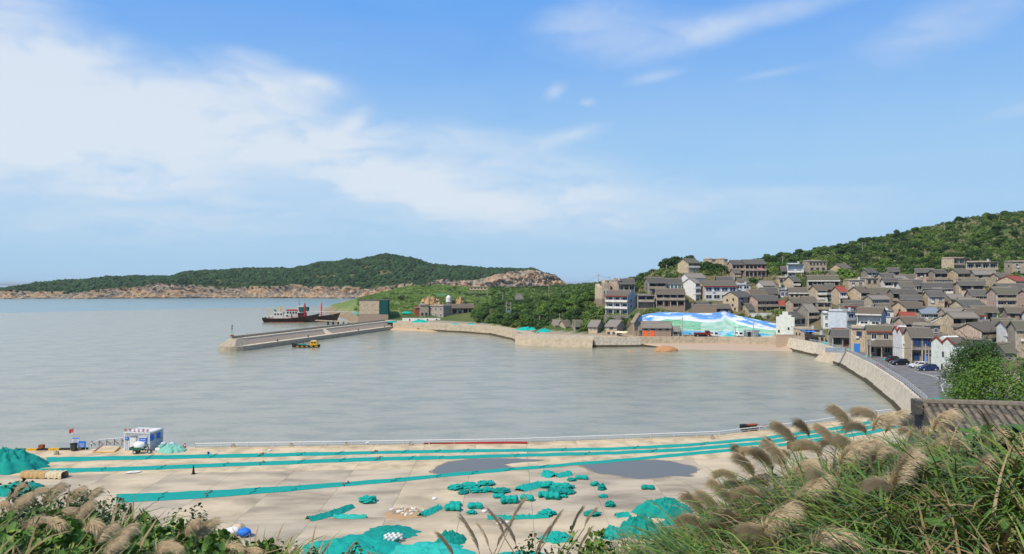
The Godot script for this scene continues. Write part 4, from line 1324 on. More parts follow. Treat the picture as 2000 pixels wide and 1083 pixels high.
func window(t: Node3D, ce: Vector3, w: float, h: float, frame: String, glass: String, yaw := 0.0) -> void:
	var o := part(t, "window", ring, M[frame], ce, yaw)
	o.scale = Vector3(w, h, 0.14)
	var p := part(o, "pane", unit, M[glass], Vector3(0, 0, -0.15))
	p.scale = Vector3(0.85, 0.83, 0.3)

func make_house(hs: Dictionary) -> void:
	var r: Array = hs.row
	var o: Dictionary = r[10]
	var W: float = hs.W
	var D: float = hs.D
	var He: float = hs.He
	var st: Array = r[6]
	var wall: Material = M[r[7]]
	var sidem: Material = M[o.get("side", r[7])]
	var frontm: Material = M[o.get("front", r[7])]
	var rk: String = r[8]
	if rk == "roof": rk = ["roof", "roof_brown", "roof_ash", "roof_moss"][rng.randi() % 4]
	var t := thing("village_house" if hs.d > 250 else "waterfront_house", r[9], "house", hs.pos, hs.th)
	var flat: bool = r[8] == "flat" or r[8] == "none"
	var sb := 0.0
	for s in st:
		if s[0] == "b": sb = 1.25
	var sl: float = o.get("rise", 0.5)
	var rise := 0.0 if flat else sl * D * 0.5
	# body and side walls
	if flat:
		part(t, "wall", profile([Vector2(sb, -0.6), Vector2(D, -0.6), Vector2(D, He), Vector2(sb, He)], 0.2, W - 0.2), frontm)
		for e in [[0.0, 0.2, wall], [W - 0.2, W, sidem]]:
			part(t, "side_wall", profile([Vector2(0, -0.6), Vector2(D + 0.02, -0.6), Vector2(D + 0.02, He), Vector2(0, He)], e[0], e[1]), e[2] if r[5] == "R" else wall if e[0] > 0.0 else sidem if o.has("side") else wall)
	else:
		part(t, "wall", profile([Vector2(sb, -0.6), Vector2(D, -0.6), Vector2(D, He), Vector2(D * 0.5, He + rise), Vector2(sb, He + sb * sl)], 0.2, W - 0.2), frontm)
		for e in [0, 1]:
			var poly := [Vector2(0, -0.6), Vector2(D + 0.02, -0.6), Vector2(D + 0.02, He), Vector2(D * 0.5, He + rise), Vector2(0, He)]
			var here: bool = (e == 0) == (r[5] != "R")
			if o.get("step", false) and here:
				poly = [Vector2(-0.2, -0.6), Vector2(D + 0.2, -0.6), Vector2(D + 0.2, He + 0.35), Vector2(D * 0.84, He + 0.35), Vector2(D * 0.84, He + rise * 0.62), Vector2(D * 0.66, He + rise * 0.62), Vector2(D * 0.66, He + rise + 0.5), Vector2(D * 0.34, He + rise + 0.5), Vector2(D * 0.34, He + rise * 0.62), Vector2(D * 0.16, He + rise * 0.62), Vector2(D * 0.16, He + 0.35), Vector2(-0.2, He + 0.35)]
			if o.get("twin", false) and here:
				poly = [Vector2(0, -0.6), Vector2(D + 0.02, -0.6), Vector2(D + 0.02, He), Vector2(D * 0.75, He + rise * 0.75), Vector2(D * 0.5, He + 0.1), Vector2(D * 0.25, He + rise * 0.75), Vector2(0, He)]
			var m: Material = wall
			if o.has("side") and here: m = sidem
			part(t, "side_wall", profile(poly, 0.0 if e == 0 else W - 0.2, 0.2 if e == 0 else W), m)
	part(t, "foundation", profile([Vector2(-0.05, -5.0), Vector2(D + 0.05, -5.0), Vector2(D + 0.05, -0.05), Vector2(-0.05, -0.05)], -0.05, W + 0.05), M["stone"] if hs.row[7] != "white" else M["cement_grey"])
	# roof
	if r[8] == "flat":
		var rf := part(t, "roof", profile([Vector2(-0.45, He + 0.003), Vector2(D + 0.15, He + 0.003), Vector2(D + 0.15, He + 0.22), Vector2(-0.45, He + 0.22)], -0.15, W + 0.15), M["trim_grey"])
		part(rf, "parapet", profile([Vector2(D * 0.25, He + 0.22), Vector2(D, He + 0.22), Vector2(D, He + 0.75), Vector2(D * 0.25, He + 0.75)], 0.3, W * 0.8), wall)
	elif r[8] == "none":
		part(t, "broken_wall", profile([Vector2(D * 0.6, He), Vector2(D, He), Vector2(D, He + 1.6), Vector2(D * 0.8, He + 0.9)], 0.2, W * 0.6), wall)
	elif o.get("twin", false):
		for g in [0.25, 0.75]:
			var rf := part(t, "roof", profile([Vector2(D * (g - 0.25) - 0.3, He - 0.12), Vector2(D * g, He + rise * 0.75 + 0.02), Vector2(D * (g + 0.25) + (0.3 if g > 0.5 else 0.0), He + (-0.12 if g > 0.5 else 0.12)), Vector2(D * (g + 0.25) + (0.3 if g > 0.5 else 0.0), He + (0.1 if g > 0.5 else 0.3)), Vector2(D * g, He + rise * 0.75 + 0.25), Vector2(D * (g - 0.25) - 0.3, He + 0.1)], 0.12, W + 0.35), M[rk])
			part(rf, "verge", profile([Vector2(D * (g - 0.25) - 0.35, He - 0.25), Vector2(D * g, He + rise * 0.75 - 0.1), Vector2(D * (g + 0.25) + 0.05, He - 0.05), Vector2(D * (g + 0.25) + 0.05, He + 0.35), Vector2(D * g, He + rise * 0.75 + 0.33), Vector2(D * (g - 0.25) - 0.35, He + 0.18)], -0.2, 0.1), M[o.get("verge", "trim_red")])
	else:
		var ov := 0.55
		var x0 := -0.3
		var x1 := W + 0.3
		if o.get("step", false):
			if r[5] == "R": x1 = W - 0.22
			else: x0 = 0.22
		var rf := part(t, "roof", profile([Vector2(-ov, He - ov * sl + 0.02), Vector2(D * 0.5, He + rise + 0.02), Vector2(D + ov, He - ov * sl + 0.02), Vector2(D + ov, He - ov * sl + 0.22), Vector2(D * 0.5, He + rise + 0.24), Vector2(-ov, He - ov * sl + 0.22)], x0, x1), M[rk])
		part(rf, "ridge", profile([Vector2(D * 0.5 - 0.25, He + rise + 0.12), Vector2(D * 0.5 + 0.25, He + rise + 0.12), Vector2(D * 0.5 + 0.16, He + rise + 0.42), Vector2(D * 0.5 - 0.16, He + rise + 0.42)], x0 - 0.02, x1 + 0.02), M["roof_pale"] if r[8] != "roof_red" else M["roof_red"])
		if o.has("verge"):
			part(rf, "verge", profile([Vector2(-ov, He - ov * sl - 0.5), Vector2(D * 0.5, He + rise - 0.5), Vector2(D + ov, He - ov * sl - 0.5), Vector2(D + ov, He - ov * sl + 0.0), Vector2(D * 0.5, He + rise - 0.0), Vector2(-ov, He - ov * sl)], -0.12, -0.003), M[o.verge])
		if o.has("fascia") or hs.d < 330:
			ubox(rf, "fascia", Vector3((x0 + x1) * 0.5, He - ov * sl + 0.02, ov + 0.04), Vector3(x1 - x0, 0.42 if o.has("fascia") else 0.26, 0.08), M[o.get("fascia", "trim_grey")])
	# storeys
	var n := st.size()
	var hh := He / n
	var frame: String = "frame_white" if r[7] in ["white", "mint", "bluewhite"] or rng.randf() < 0.45 else "frame_dark"
	var doors := 0
	for i in n:
		var kind: String = st[i][0]
		if kind == "n":
			if i == 0 and o.has("door"):
				ubox(t, "door", Vector3(W * 0.35, 1.25, 0.03), Vector3(1.7, 2.5, 0.12), M[o.door])
				if o.door == "door_orange": ubox(t, "door", Vector3(W * 0.12, 1.25, 0.03), Vector3(1.7, 2.5, 0.12), M[o.door])
			continue
		var bays := int(st[i].substr(1))
		var glass: String = o.get("glass", ["glass", "glass", "glass_blue"][rng.randi() % 3])
		var y0 := hh * i
		var bw := (W - 0.4) / bays
		var zf := -sb
		if kind != "b" and sb > 0.0:
			ubox(t, "front_wall", Vector3(W * 0.5, y0 + hh * 0.5, -0.15), Vector3(W - 0.41, hh - 0.02, 0.3), frontm)
			zf = 0.0
		for b in bays:
			var x := 0.2 + bw * (b + 0.5)
			if kind == "b":
				if i == 0 and (b == 1 or bays == 1):
					ubox(t, "door", Vector3(x, 1.1, zf + 0.04), Vector3(minf(1.2, bw * 0.6), 2.2, 0.1), M[o.get("door", "door_wood")])
				else:
					window(t, Vector3(x, y0 + hh * 0.52, zf + 0.06), minf(bw * 0.72, 2.6), hh * 0.56, frame, glass)
				if b > 0: ubox(t, "pillar", Vector3(0.2 + bw * b, y0 + hh * 0.5, -0.16), Vector3(0.28, hh, 0.28), wall)
			elif kind == "e":
				window(t, Vector3(x, y0 + hh * 0.55, zf + 0.05), bw * 0.82, hh * 0.56, frame, glass)
			else:
				window(t, Vector3(x, y0 + hh * 0.55, zf + 0.05), minf(bw * 0.5, 1.5), hh * 0.45, frame, glass)
				if bw < 99: ubox(t, "sill", Vector3(x, y0 + hh * 0.3, zf + 0.09), Vector3(minf(bw * 0.56, 1.7), 0.1, 0.2), M["trim_grey"])
		if kind == "b" and i > 0 or kind == "e" and o.has("para") and i > 0:
			ubox(t, "balcony_slab", Vector3(W * 0.5, y0, -sb * 0.5 + 0.2), Vector3(W + 0.1, 0.24, sb + 0.5), M["trim_grey"])
			ubox(t, "balcony_parapet", Vector3(W * 0.5, y0 + 0.55, 0.38), Vector3(W + 0.12, 0.86, 0.14), M[o.get("para", "trim_white" if r[7] in ["white", "bluewhite"] else "cement")])
	for s in o.get("sw", []):
		var w: float = s[2] if s.size() > 2 else 0.8
		var h: float = s[3] if s.size() > 3 else 1.0
		if r[5] == "R": window(t, Vector3(W + 0.05, He * s[1], -D * s[0]), w, h, "frame_dark", "glass", PI * 0.5)
		else: window(t, Vector3(-0.05, He * s[1], -D * s[0]), w, h, "frame_dark", "glass", -PI * 0.5)
	# fittings: air conditioners, a water tank, a drain pipe
	if hs.d < 340.0 and not o.has("q"):
		if rng.randf() < 0.6:
			ubox(t, "air_conditioner", Vector3(W * rng.randf_range(0.15, 0.4), hh * (n - 1) + hh * 0.25, 0.25 - (sb if st[-1][0] == "n" and sb > 0.0 else 0.0)), Vector3(0.85, 0.6, 0.35), M["frame_white"])
		if rng.randf() < 0.5:
			var dp := MB.new()
			dp.tube(Vector3(-0.06, -0.3, -0.25), Vector3(-0.06, He - 0.2, -0.25), 0.07, 0.07, 5)
			part(t, "drain_pipe", dp.mesh(), M["frame_white"])
		if r[8] == "flat" and rng.randf() < 0.6:
			var tk := MB.new()
			tk.tube(Vector3(W * 0.7, He + 0.22, -D * 0.15), Vector3(W * 0.7, He + 1.5, -D * 0.15), 0.5, 0.5, 10)
			part(t, "water_tank", tk.mesh(), M["steel"])
		if rng.randf() < 0.35:
			ubox(t, "chimney", Vector3(W * 0.8, He + rise * 0.55 + 0.5, -D * 0.7), Vector3(0.5, 1.7, 0.5), M["cement"])
	if o.get("porch", false):
		var pr := part(t, "porch_roof", profile([Vector2(-3.4, hh * 0.8), Vector2(0.0, hh * 1.25), Vector2(0.0, hh * 1.3), Vector2(-3.4, hh * 0.88)], 0.0, W), M["roof"])
		for x in [0.2, W * 0.5, W - 0.2]:
			ubox(t, "porch_post", Vector3(x, hh * 0.4, 3.1), Vector3(0.25, hh * 0.8, 0.25), M["cement"])
	if o.get("awning", false):
		var a := part(t, "awning", profile([Vector2(-2.4, hh * 0.72), Vector2(0.0, hh * 1.0), Vector2(0.0, hh * 1.03), Vector2(-2.4, hh * 0.75)], W + 0.1, W + 5.0), mat("awning_cream", lin(0.7, 0.6, 0.4), 0.8))

func fill_gaps() -> void: # smaller houses that crowd between the surveyed ones
	rng.seed = 640
	var walls := ["cement", "cement_grey", "cement_tan", "cement_tan", "cement", "stone", "white", "pink"]
	var roofs := ["roof", "roof_dark", "roof", "roof_pale", "flat", "roof"]
	var made := 0
	var taken := {}
	for k in 2500:
		if made >= 58: break
		var px := rng.randf_range(1345.0, 2010.0)
		var y := rng.randf_range(556.0, 700.0)
		var d := slope_depth(px, y)
		var x := (px - 1000.0) * d / FOCAL
		if d < 300.0 and px < 1510.0 or ground(x, d) < 4.3: continue
		if Geometry2D.is_point_in_polygon(Vector2(x, d), road_poly): continue
		var W := rng.randf_range(4.5, 8.5)
		var D := rng.randf_range(4.2, 6.5)
		var th := 0.4 - atan((px - 1000.0) / FOCAL) + rng.randf_range(-0.25, 0.25)
		var ex := Vector3(cos(th), 0, -sin(th))
		var ez := Vector3(-sin(th), 0, -cos(th))
		var o := Vector3(x, 0, -d)
		var bad := false
		for u in [0.0, 0.5, 1.0]:
			for v in [0.0, 0.5, 1.0]:
				var q: Vector3 = o + ex * W * u + ez * D * v
				if in_house(q.x, q.z, 0.45) or Geometry2D.is_point_in_polygon(Vector2(q.x, -q.z), road_poly): bad = true
		if bad: continue
		o.y = ground(o.x + ex.x * W * 0.5, -(o.z + ex.z * W * 0.5)) + 0.2
		var best: Dictionary = houses[0]
		for h in houses:
			if h.c.distance_to(o) < best.c.distance_to(o): best = h
		var st: Array = [["w2"], ["n", "w2"], ["b2"], ["w1", "b2"], ["w2", "e2"]][rng.randi() % 5]
		var wall: String = walls[rng.randi() % walls.size()]
		var words: PackedStringArray = (best.row[9] as String).split(" ")
		var hue: String = {"cement": "grey brown", "cement_grey": "grey", "cement_tan": "tan", "stone": "stone", "white": "white", "pink": "pink"}[wall]
		var rf: String = roofs[rng.randi() % roofs.size()]
		var label := "%s %s house, %s, %s the %s" % ["low" if st.size() == 1 else "narrow", hue, {"flat": "flat roofed", "roof": "tiled", "roof_dark": "dark roofed", "roof_pale": "pale roofed"}[rf], "behind" if d > best.d + 2.0 else "before" if d < best.d - 2.0 else "beside", " ".join(words.slice(0, 8))]
		while label.ends_with(" and") or label.ends_with(" with") or label.ends_with(" the") or label.ends_with(" a") or label.ends_with(" of") or label.ends_with(" on") or label.ends_with(" at"):
			label = label.left(label.rfind(" "))
		if taken.has(label): continue
		taken[label] = true
		var row := [px, px, px, y, y, "L", st, wall, rf, label, {}]
		made += 1
		footprints.append([(o + ex * W * 0.5 + ez * D * 0.5).x, (o + ex * W * 0.5 + ez * D * 0.5).z, th, W * 0.5, D * 0.5])
		make_house({"c": o, "pos": o, "th": th, "W": W, "D": D, "He": st.size() * rng.randf_range(2.6, 3.0), "row": row, "d": d})

func make_village() -> void:
	rng.seed = 1200
	for hs in houses: make_house(hs)
	fill_gaps()
	mural()
	works()
	village_bits()

func mural() -> void: # painted retaining wall
	var w := 1024
	var h := 256
	var img := Image.create(w, h, false, Image.FORMAT_RGB8)
	var fn := FastNoiseLite.new()
	fn.seed = 5; fn.frequency = 0.016; fn.fractal_octaves = 4
	var f2 := FastNoiseLite.new()
	f2.seed = 9; f2.frequency = 0.11; f2.fractal_octaves = 2
	for x in w:
		var u := x / float(w)
		var hill := 0.46 + 0.05 * sin(u * 9.0 + 2.0) - 0.27 * exp(-pow((u - 0.63) / 0.12, 2.0)) - 0.14 * exp(-pow((u - 0.3) / 0.14, 2.0)) + 0.06 * exp(-pow((u - 0.95) / 0.08, 2.0)) + fn.get_noise_1d(x * 1.2) * 0.03
		var shore := 0.7 + 0.015 * sin(u * 14.0)
		var milky := 0.5 if u > 0.42 and u < 0.74 else 0.12
		for y in h:
			var v := y / float(h)
			var n := fn.get_noise_2d(x * 0.5, y * 1.6)
			var n2 := f2.get_noise_2d(x, y)
			var puff := smoothstep(0.02, 0.3, n + 0.25 * n2)
			var c := Color(0.28, 0.58, 0.95).lerp(Color(0.93, 0.96, 1.0), puff)
			c = c.lerp(Color(0.96, 0.98, 1.0), smoothstep(hill - 0.2, hill - 0.06, v + n * 0.06))
			if v > hill:
				c = Color(0.38, 0.78, 0.62).lerp(Color(0.80, 0.93, 0.88), clampf(milky + n * 0.8 + 0.2 * smoothstep(hill + 0.25, hill, v), 0, 1))
				if u < 0.42: c = c.lerp(Color(0.22, 0.66, 0.38), clampf(n * 2.0 + 0.2, 0.0, 0.7))
				if n2 > 0.3 and v > hill + 0.07: c = c.lerp(Color(0.97, 0.93, 0.9) if fn.get_noise_2d(x * 6.0, y * 6.0) > -0.1 else Color(0.88, 0.62, 0.52), 0.8)
			if v > shore - 0.02: c = Color(0.93, 0.92, 0.74)
			if v > shore:
				c = Color(0.16, 0.62, 0.86).lerp(Color(0.72, 0.9, 0.96), clampf(milky * 1.2 + n * 1.2, 0, 1))
				if n2 > 0.42: c = c.lerp(Color(0.92, 0.96, 0.98), 0.6)
			if u > 0.84 and v > 0.87 - (u - 0.84) * 0.35 + n * 0.05:
				c = Color(0.95, 0.95, 0.92) if v < 0.91 - (u - 0.84) * 0.35 + n * 0.05 else Color(0.95, 0.74, 0.2)
			img.set_pixel(x, y, c.lerp(Color(0.9, 0.97, 1.0), 0.2))
	var m := StandardMaterial3D.new()
	m.resource_name = "mural_paint"
	m.albedo_texture = ImageTexture.create_from_image(img)
	m.albedo_color = Color(0.93, 0.93, 0.93)
	m.roughness = 0.8
	var tops := [[1247, 622], [1256, 616], [1270, 613], [1285, 611], [1300, 610], [1330, 611], [1360, 612], [1390, 612], [1408, 610], [1416, 608], [1428, 613], [1440, 617], [1460, 621], [1480, 625], [1500, 629], [1517, 632]]
	var nu := tops.size() - 1
	var t := thing("mural_wall", "retaining wall painted with a bright blue and green seascape", "mural")
	var pos := func(i: int, v: float) -> Vector3:
		var px: float = tops[i][0]
		var d := lerpf(288.0, 286.0, i / float(nu)) + v * 2.0 + 0.8 * sin(i * 0.8)
		var top: float = EYE - (tops[i][1] - 552.0) * (d) / FOCAL
		return Vector3((px - 1000.0) * d / FOCAL, lerpf(2.6, top, v), -d)
	var face := surf(nu, 6, func(i: int, j: int) -> Vector3: return pos.call(i, j / 6.0), false, null, true)
	part(t, "painted_face", face, m)
	part(t, "coping", surf(nu, 1, func(i: int, j: int) -> Vector3: return pos.call(i, 1.0) + Vector3(0, 0.0, -1.2 * j)), M["cement"])
	part(t, "end", surf(1, 1, func(i: int, j: int) -> Vector3: return pos.call(nu, float(j)) + Vector3(0, 0, -2.0 * i)), M["cement"])

func works() -> void: # netted building on a stone base at the breakwater root, and the yard wall
	var d := 404.0
	var c := atd(758, 624, d)
	var o := thing("netted_building", "big beige building draped with dark green netting on a stone base", "building", Vector3(c.x, 3.2, c.z), 0.12)
	var W := 16.0
	var top := 25.0 - (587 - 552) * d / FOCAL - 3.2
	var base := 25.0 - (613 - 552) * d / FOCAL - 3.2
	var b := MB.new()
	b.hexa([Vector3(-W - 0.8, -1.5, 0.8), Vector3(0, -1.5, 0.8), Vector3(0, -1.5, -13), Vector3(-W - 0.8, -1.5, -13), Vector3(-W, base, 0), Vector3(0, base, 0), Vector3(0, base, -12), Vector3(-W, base, -12)])
	part(o, "stone_base", b.mesh(), M["stone"])
	ubox(o, "wall", Vector3(-W * 0.5, (top + base) * 0.5, -6), Vector3(W - 0.1, top - base, 12), M["cement_tan"])
	ubox(o, "roof", Vector3(-W * 0.5, top + 0.12, -6), Vector3(W + 0.4, 0.22, 12.4), M["roof_dark"])
	var drape := func(w: float, h: float, sd: int) -> ArrayMesh:
		var fn := FastNoiseLite.new()
		fn.seed = sd; fn.frequency = 0.5
		return surf(26, 10, func(i: int, j: int) -> Vector3: return Vector3(w * i / 26.0, h * j / 10.0, 0.2 + fn.get_noise_2d(i * 2.0, j * 0.4) * 0.18))
	var fnet := part(o, "front_netting", drape.call(5.0, top - base + 0.5, 2), mat("net_screen", lin(0.01, 0.1, 0.088), 0.9, T["weave"], 2.0), Vector3(-5.0, base - 0.3, 0.0))
	var sm := drape.call(12.0, top - base + 0.9, 5) as ArrayMesh
	part(o, "side_netting", sm, mat("net_screen", Color.WHITE), Vector3(0.0, base - 0.7, 0.0), PI * 0.5)
	var yw := thing("yard_wall", "low white yard wall in front of the harbour office", "wall", atd(786, 629, 398), -0.02)
	for k in 5:
		ubox(yw, "wall_panel", Vector3(2.1 + 4.22 * k, 1.0, 0), Vector3(4.18, 2.2, 0.3), M["white"])
	for k in 4:
		ubox(yw, "opening", Vector3(4.0 + 5.0 * k, 1.1, 0.14), Vector3(0.8, 0.9, 0.1), M["black"])
	var v := thing("pavilion", "long open pavilion on stilts on the grassy headland", "pavilion", atd(917, 573, 540), 0.0)
	for k in 6:
		ubox(v, "post", Vector3(0.4 + k * 2.5, 1.2, 0), Vector3(0.35, 2.6, 0.35), M["cement_grey"])
		ubox(v, "post", Vector3(0.4 + k * 2.5, 1.2, -5), Vector3(0.35, 2.6, 0.35), M["cement_grey"])
		if k < 5: ubox(v, "window", Vector3(1.65 + k * 2.5, 3.7, 0.03), Vector3(1.2, 0.9, 0.1), M["glass"])
	ubox(v, "floor", Vector3(6.6, 2.5, -2.5), Vector3(13.8, 0.3, 6), M["cement"])
	ubox(v, "wall", Vector3(6.6, 3.6, -2.5), Vector3(13.2, 1.9, 5), M["cement_tan"])
	ubox(v, "roof", Vector3(6.6, 4.7, -2.5), Vector3(13.8, 0.3, 5.6), M["cement"])
	var tm := thing("hillside_tomb", "small pale stepped tomb on the green slope", "tomb", atd(1006, 586, 430), 0.1)
	for k in 3: ubox(tm, "step", Vector3(2.6, 0.5 + k * 0.8, -k * 1.3), Vector3(5.4 - k * 0.5, 0.8, 1.6), M["cement_grey"])
	for k in 4: ubox(tm, "headstone", Vector3(1.3 + k * 0.85, 2.9, -3.0), Vector3(0.7, 1.1 if k % 2 else 1.5, 0.4), M["trim_grey"])
	var st := thing("storage_silo", "small white silo beside the quarry face", "silo", atd(876, 592, 424))
	var sm2 := MB.new()
	sm2.tube(Vector3(0, 0.5, 0), Vector3(0, 3.2, 0), 1.6, 1.6, 12); sm2.tube(Vector3(0, 3.2, 0), Vector3(0, 4.6, 0), 1.6, 0.3, 12)
	part(st, "tank", sm2.mesh(), M["white"])
	ubox(st, "stand", Vector3(0, -0.7, 0), Vector3(2.4, 2.6, 2.4), M["cement_grey"])

func village_bits() -> void:
	# stone terraces that hold the lanes up
	for q in [[1352, 1400, 602, 596, 300, "ruined stone terrace wall under the red eaved house", "stone"], [1468, 1508, 622, 612, 297, "whitewashed low terrace wall under the pink sided house", "white"], [1546, 1600, 624, 613, 285, "stone terrace under the village centre", "stone"], [1640, 1700, 600, 594, 268, "grey lane wall in the village centre", "cement_grey"], [1880, 1960, 625, 612, 250, "rubble terrace under the pink houses", "stone"], [1180, 1232, 625, 617, 302, "grey terrace under the white three storey house", "cement_grey"], [1518, 1552, 669, 655, 266, "brown block base wall under the stepped mint house", "rubble"], [1330, 1402, 664, 655, 285, "low stone wall behind the parked red lorry", "stone"], [1890, 1962, 548, 541, 347, "rubble foot of the long grey terrace house", "stone"]]:
		var a := atd(q[0], q[2], q[4])
		var b := atd(q[1], q[2], q[4])
		var h: float = (q[2] - q[3]) * q[4] / FOCAL
		var o := thing("terrace_wall", q[5], "wall", a)
		var len := b.x - a.x
		ubox(o, "wall", Vector3(len * 0.5, h * 0.5 - 1.5, -0.6), Vector3(len, h + 3.0, 1.2), M[q[6]])
		ubox(o, "coping", Vector3(len * 0.5, h + 0.08, -0.6), Vector3(len + 0.1, 0.16, 1.35), M["cement"])
	# stairs beside the mural
	var s := thing("hill_stairs", "concrete steps climbing beside the mural's left end", "steps", atd(1236, 630, 285), 0.5)
	for k in 12:
		ubox(s, "step", Vector3(0.5 * k, 0.3 * k, -0.3 * k), Vector3(0.5, 0.35, 2.2), M["cement"])
	var rl := MB.new()
	rl.tube(Vector3(0, 1.2, 1.0), Vector3(5.5, 4.7, -2.3), 0.1, 0.1)
	part(s, "handrail", rl.mesh(), M["trim_grey"])
	# tarpaulins, awnings, sheds
	var tarp := thing("blue_tarpaulin", "bright blue tarpaulin over the tan waterfront house", "tarpaulin", atd(1569, 651, 262), 0.1)
	part(tarp, "sheet", surf(10, 3, func(i: int, j: int) -> Vector3: return Vector3(i * 0.45, 0.5 + 0.5 * j - 0.1 * j * j + 0.12 * sin(i * 1.7), 1.2 - j * 1.4)), mat("tarp_blue", lin(0.06, 0.22, 0.72), 0.6))
	for q in [[0.2, 0.0], [4.2, 0.0]]: ubox(tarp, "pole", Vector3(q[0], -0.8, 1.0), Vector3(0.08, 2.8, 0.08), M["steel"])
	var aw := thing("dark_awning", "dark canvas awning in front of the tan waterfront house", "awning", atd(1572, 671, 255), -0.35)
	part(aw, "canopy", profile([Vector2(-1.6, 2.0), Vector2(1.0, 3.2), Vector2(1.0, 3.25), Vector2(-1.65, 2.05)], 0.0, 4.2), mat("canvas_dark", lin(0.03, 0.022, 0.02), 0.9))
	ubox(aw, "curtain", Vector3(2.1, 1.0, 1.5), Vector3(4.2, 2.0, 0.06), mat("canvas_dark", Color.BLACK))
	var sh := thing("rooftop_shed", "rust red metal shed on the grey shop's roof", "shed", atd(1631, 656, 247), 0.0)
	ubox(sh, "wall", Vector3(2.0, 1.2, -1.5), Vector3(3.6, 2.4, 3.0), M["orange_rust"])
	ubox(sh, "roof", Vector3(2.0, 2.48, -1.5), Vector3(3.9, 0.14, 3.3), M["brick"])
	var cn := thing("kiosk", "grey block kiosk in front of the mural's right part", "kiosk", at(1457, 658.5, ROAD), 0.0)
	var kb := MB.new()
	kb.prism(PackedVector2Array([Vector2(0, 0), Vector2(4.4, 0), Vector2(5.6, 2.6), Vector2(0, 2.6)]), -2.5, 0.0)
	part(cn, "wall", kb.mesh(), mat("kiosk_grey", lin(0.25, 0.3, 0.33), 0.9, T["grime"], 4.0))
	ubox(cn, "door", Vector3(1.3, 1.0, 0.02), Vector3(1.2, 2.0, 0.1), M["black"])
	ubox(cn, "lintel", Vector3(1.3, 2.2, 0.05), Vector3(2.4, 0.3, 0.12), M["trim_white"])
	# laundry
	for q in [[1961, 590, 288, "white"], [1966, 590, 288, "bluewhite"], [1973, 589, 288, "white"], [1978, 590, 288, "pink"]]:
		var o := whole("laundry", unit, M[q[3]], "garment hanging on the tall pink house's dark balcony", "laundry", "laundry on the pink house's balcony", atd(q[0], q[1], q[2]))
		o.scale = Vector3(0.75, 1.3, 0.1)
	for q in [[1484, 525], [1489, 526]]:
		var o := whole("towel", unit, mat("towel_pink", lin(0.62, 0.25, 0.32), 0.9), "pink towel over the large skyline house's balcony", "towel", "pink towels on the skyline house", atd(q[0], q[1], slope_depth(1456, 542) - 1.2))
		o.scale = Vector3(1.2, 0.7, 0.12)

# ---------------------------------------------------------------- boats
func hull(L: float, B: float, free: float, bow: float, stern: float) -> ArrayMesh: # bow towards +x, waterline at y 0
	var f := func(i: int, j: int) -> Vector3:
		var s := i / 20.0
		var q := j / 10.0 * 2.0 - 1.0
		var half := B * 0.5 * (1.0 - pow(maxf(s - 0.55, 0.0) / 0.45, 2.2)) * lerpf(0.82, 1.0, minf(s / 0.25, 1.0))
		var sheer := free + bow * pow(maxf(s - 0.4, 0.0) / 0.6, 2.0) + stern * pow(maxf(0.25 - s, 0.0) / 0.25, 2.0)
		var t := absf(q)
		var y := lerpf(-1.0, sheer, pow(t, 1.5))
		var rake := lerpf(0.0, L * 0.07, clampf((y + 1.0) / (sheer + 1.0), 0.0, 1.0)) * smoothstep(0.7, 1.0, s) - lerpf(L * 0.03, 0.0, 1.0 - clampf((y + 1.0) / 3.0, 0.0, 1.0)) * smoothstep(0.15, 0.0, s)
		var z := half * pow(t, 0.45) * signf(q) * (0.55 + 0.45 * t)
		return Vector3((s - 0.5) * L * 0.93 + rake, y, z)
	return surf(20, 10, f)

func deck(L: float, B: float, y: float) -> ArrayMesh:
	var m := MB.new()
	var last := []
	for i in 15:
		var s := i / 14.0
		var half := B * 0.48 * (1.0 - pow(maxf(s - 0.55, 0.0) / 0.45, 2.2)) * lerpf(0.82, 1.0, minf(s / 0.25, 1.0))
		var x := (s - 0.5) * L * 0.92
		var now := [Vector3(x, y, half), Vector3(x, y, -half)]
		if i > 0: m.quad(last[0], now[0], now[1], last[1])
		last = now
	m.quad(Vector3(-L * 0.46, y, B * 0.4), Vector3(-L * 0.46, y, -B * 0.4), Vector3(-L * 0.46, y - 1.5, -B * 0.36), Vector3(-L * 0.46, y - 1.5, B * 0.36))
	return m.mesh()

func cabin(t: Node3D, what: String, ce: Vector3, s: Vector3, m: Material, wins: int, slant := 0.12) -> MeshInstance3D:
	var b := MB.new()
	var x := s.x * 0.5
	var z := s.z * 0.5
	b.hexa([Vector3(-x, 0, z), Vector3(x, 0, z), Vector3(x, 0, -z), Vector3(-x, 0, -z), Vector3(-x + s.y * slant, s.y, z - s.y * 0.06), Vector3(x - s.y * slant, s.y, z - s.y * 0.06), Vector3(x - s.y * slant, s.y, -z + s.y * 0.06), Vector3(-x + s.y * slant, s.y, -z + s.y * 0.06)])
	var o := part(t, what, b.mesh(), m, ce)
	for k in wins:
		ubox(o, "window", Vector3(-x + s.x * (k + 0.8) / (wins + 0.6), s.y * 0.68, z - s.y * 0.03), Vector3(s.x / (wins + 1) * 0.6, s.y * 0.26, 0.12), M["glass"])
	return o

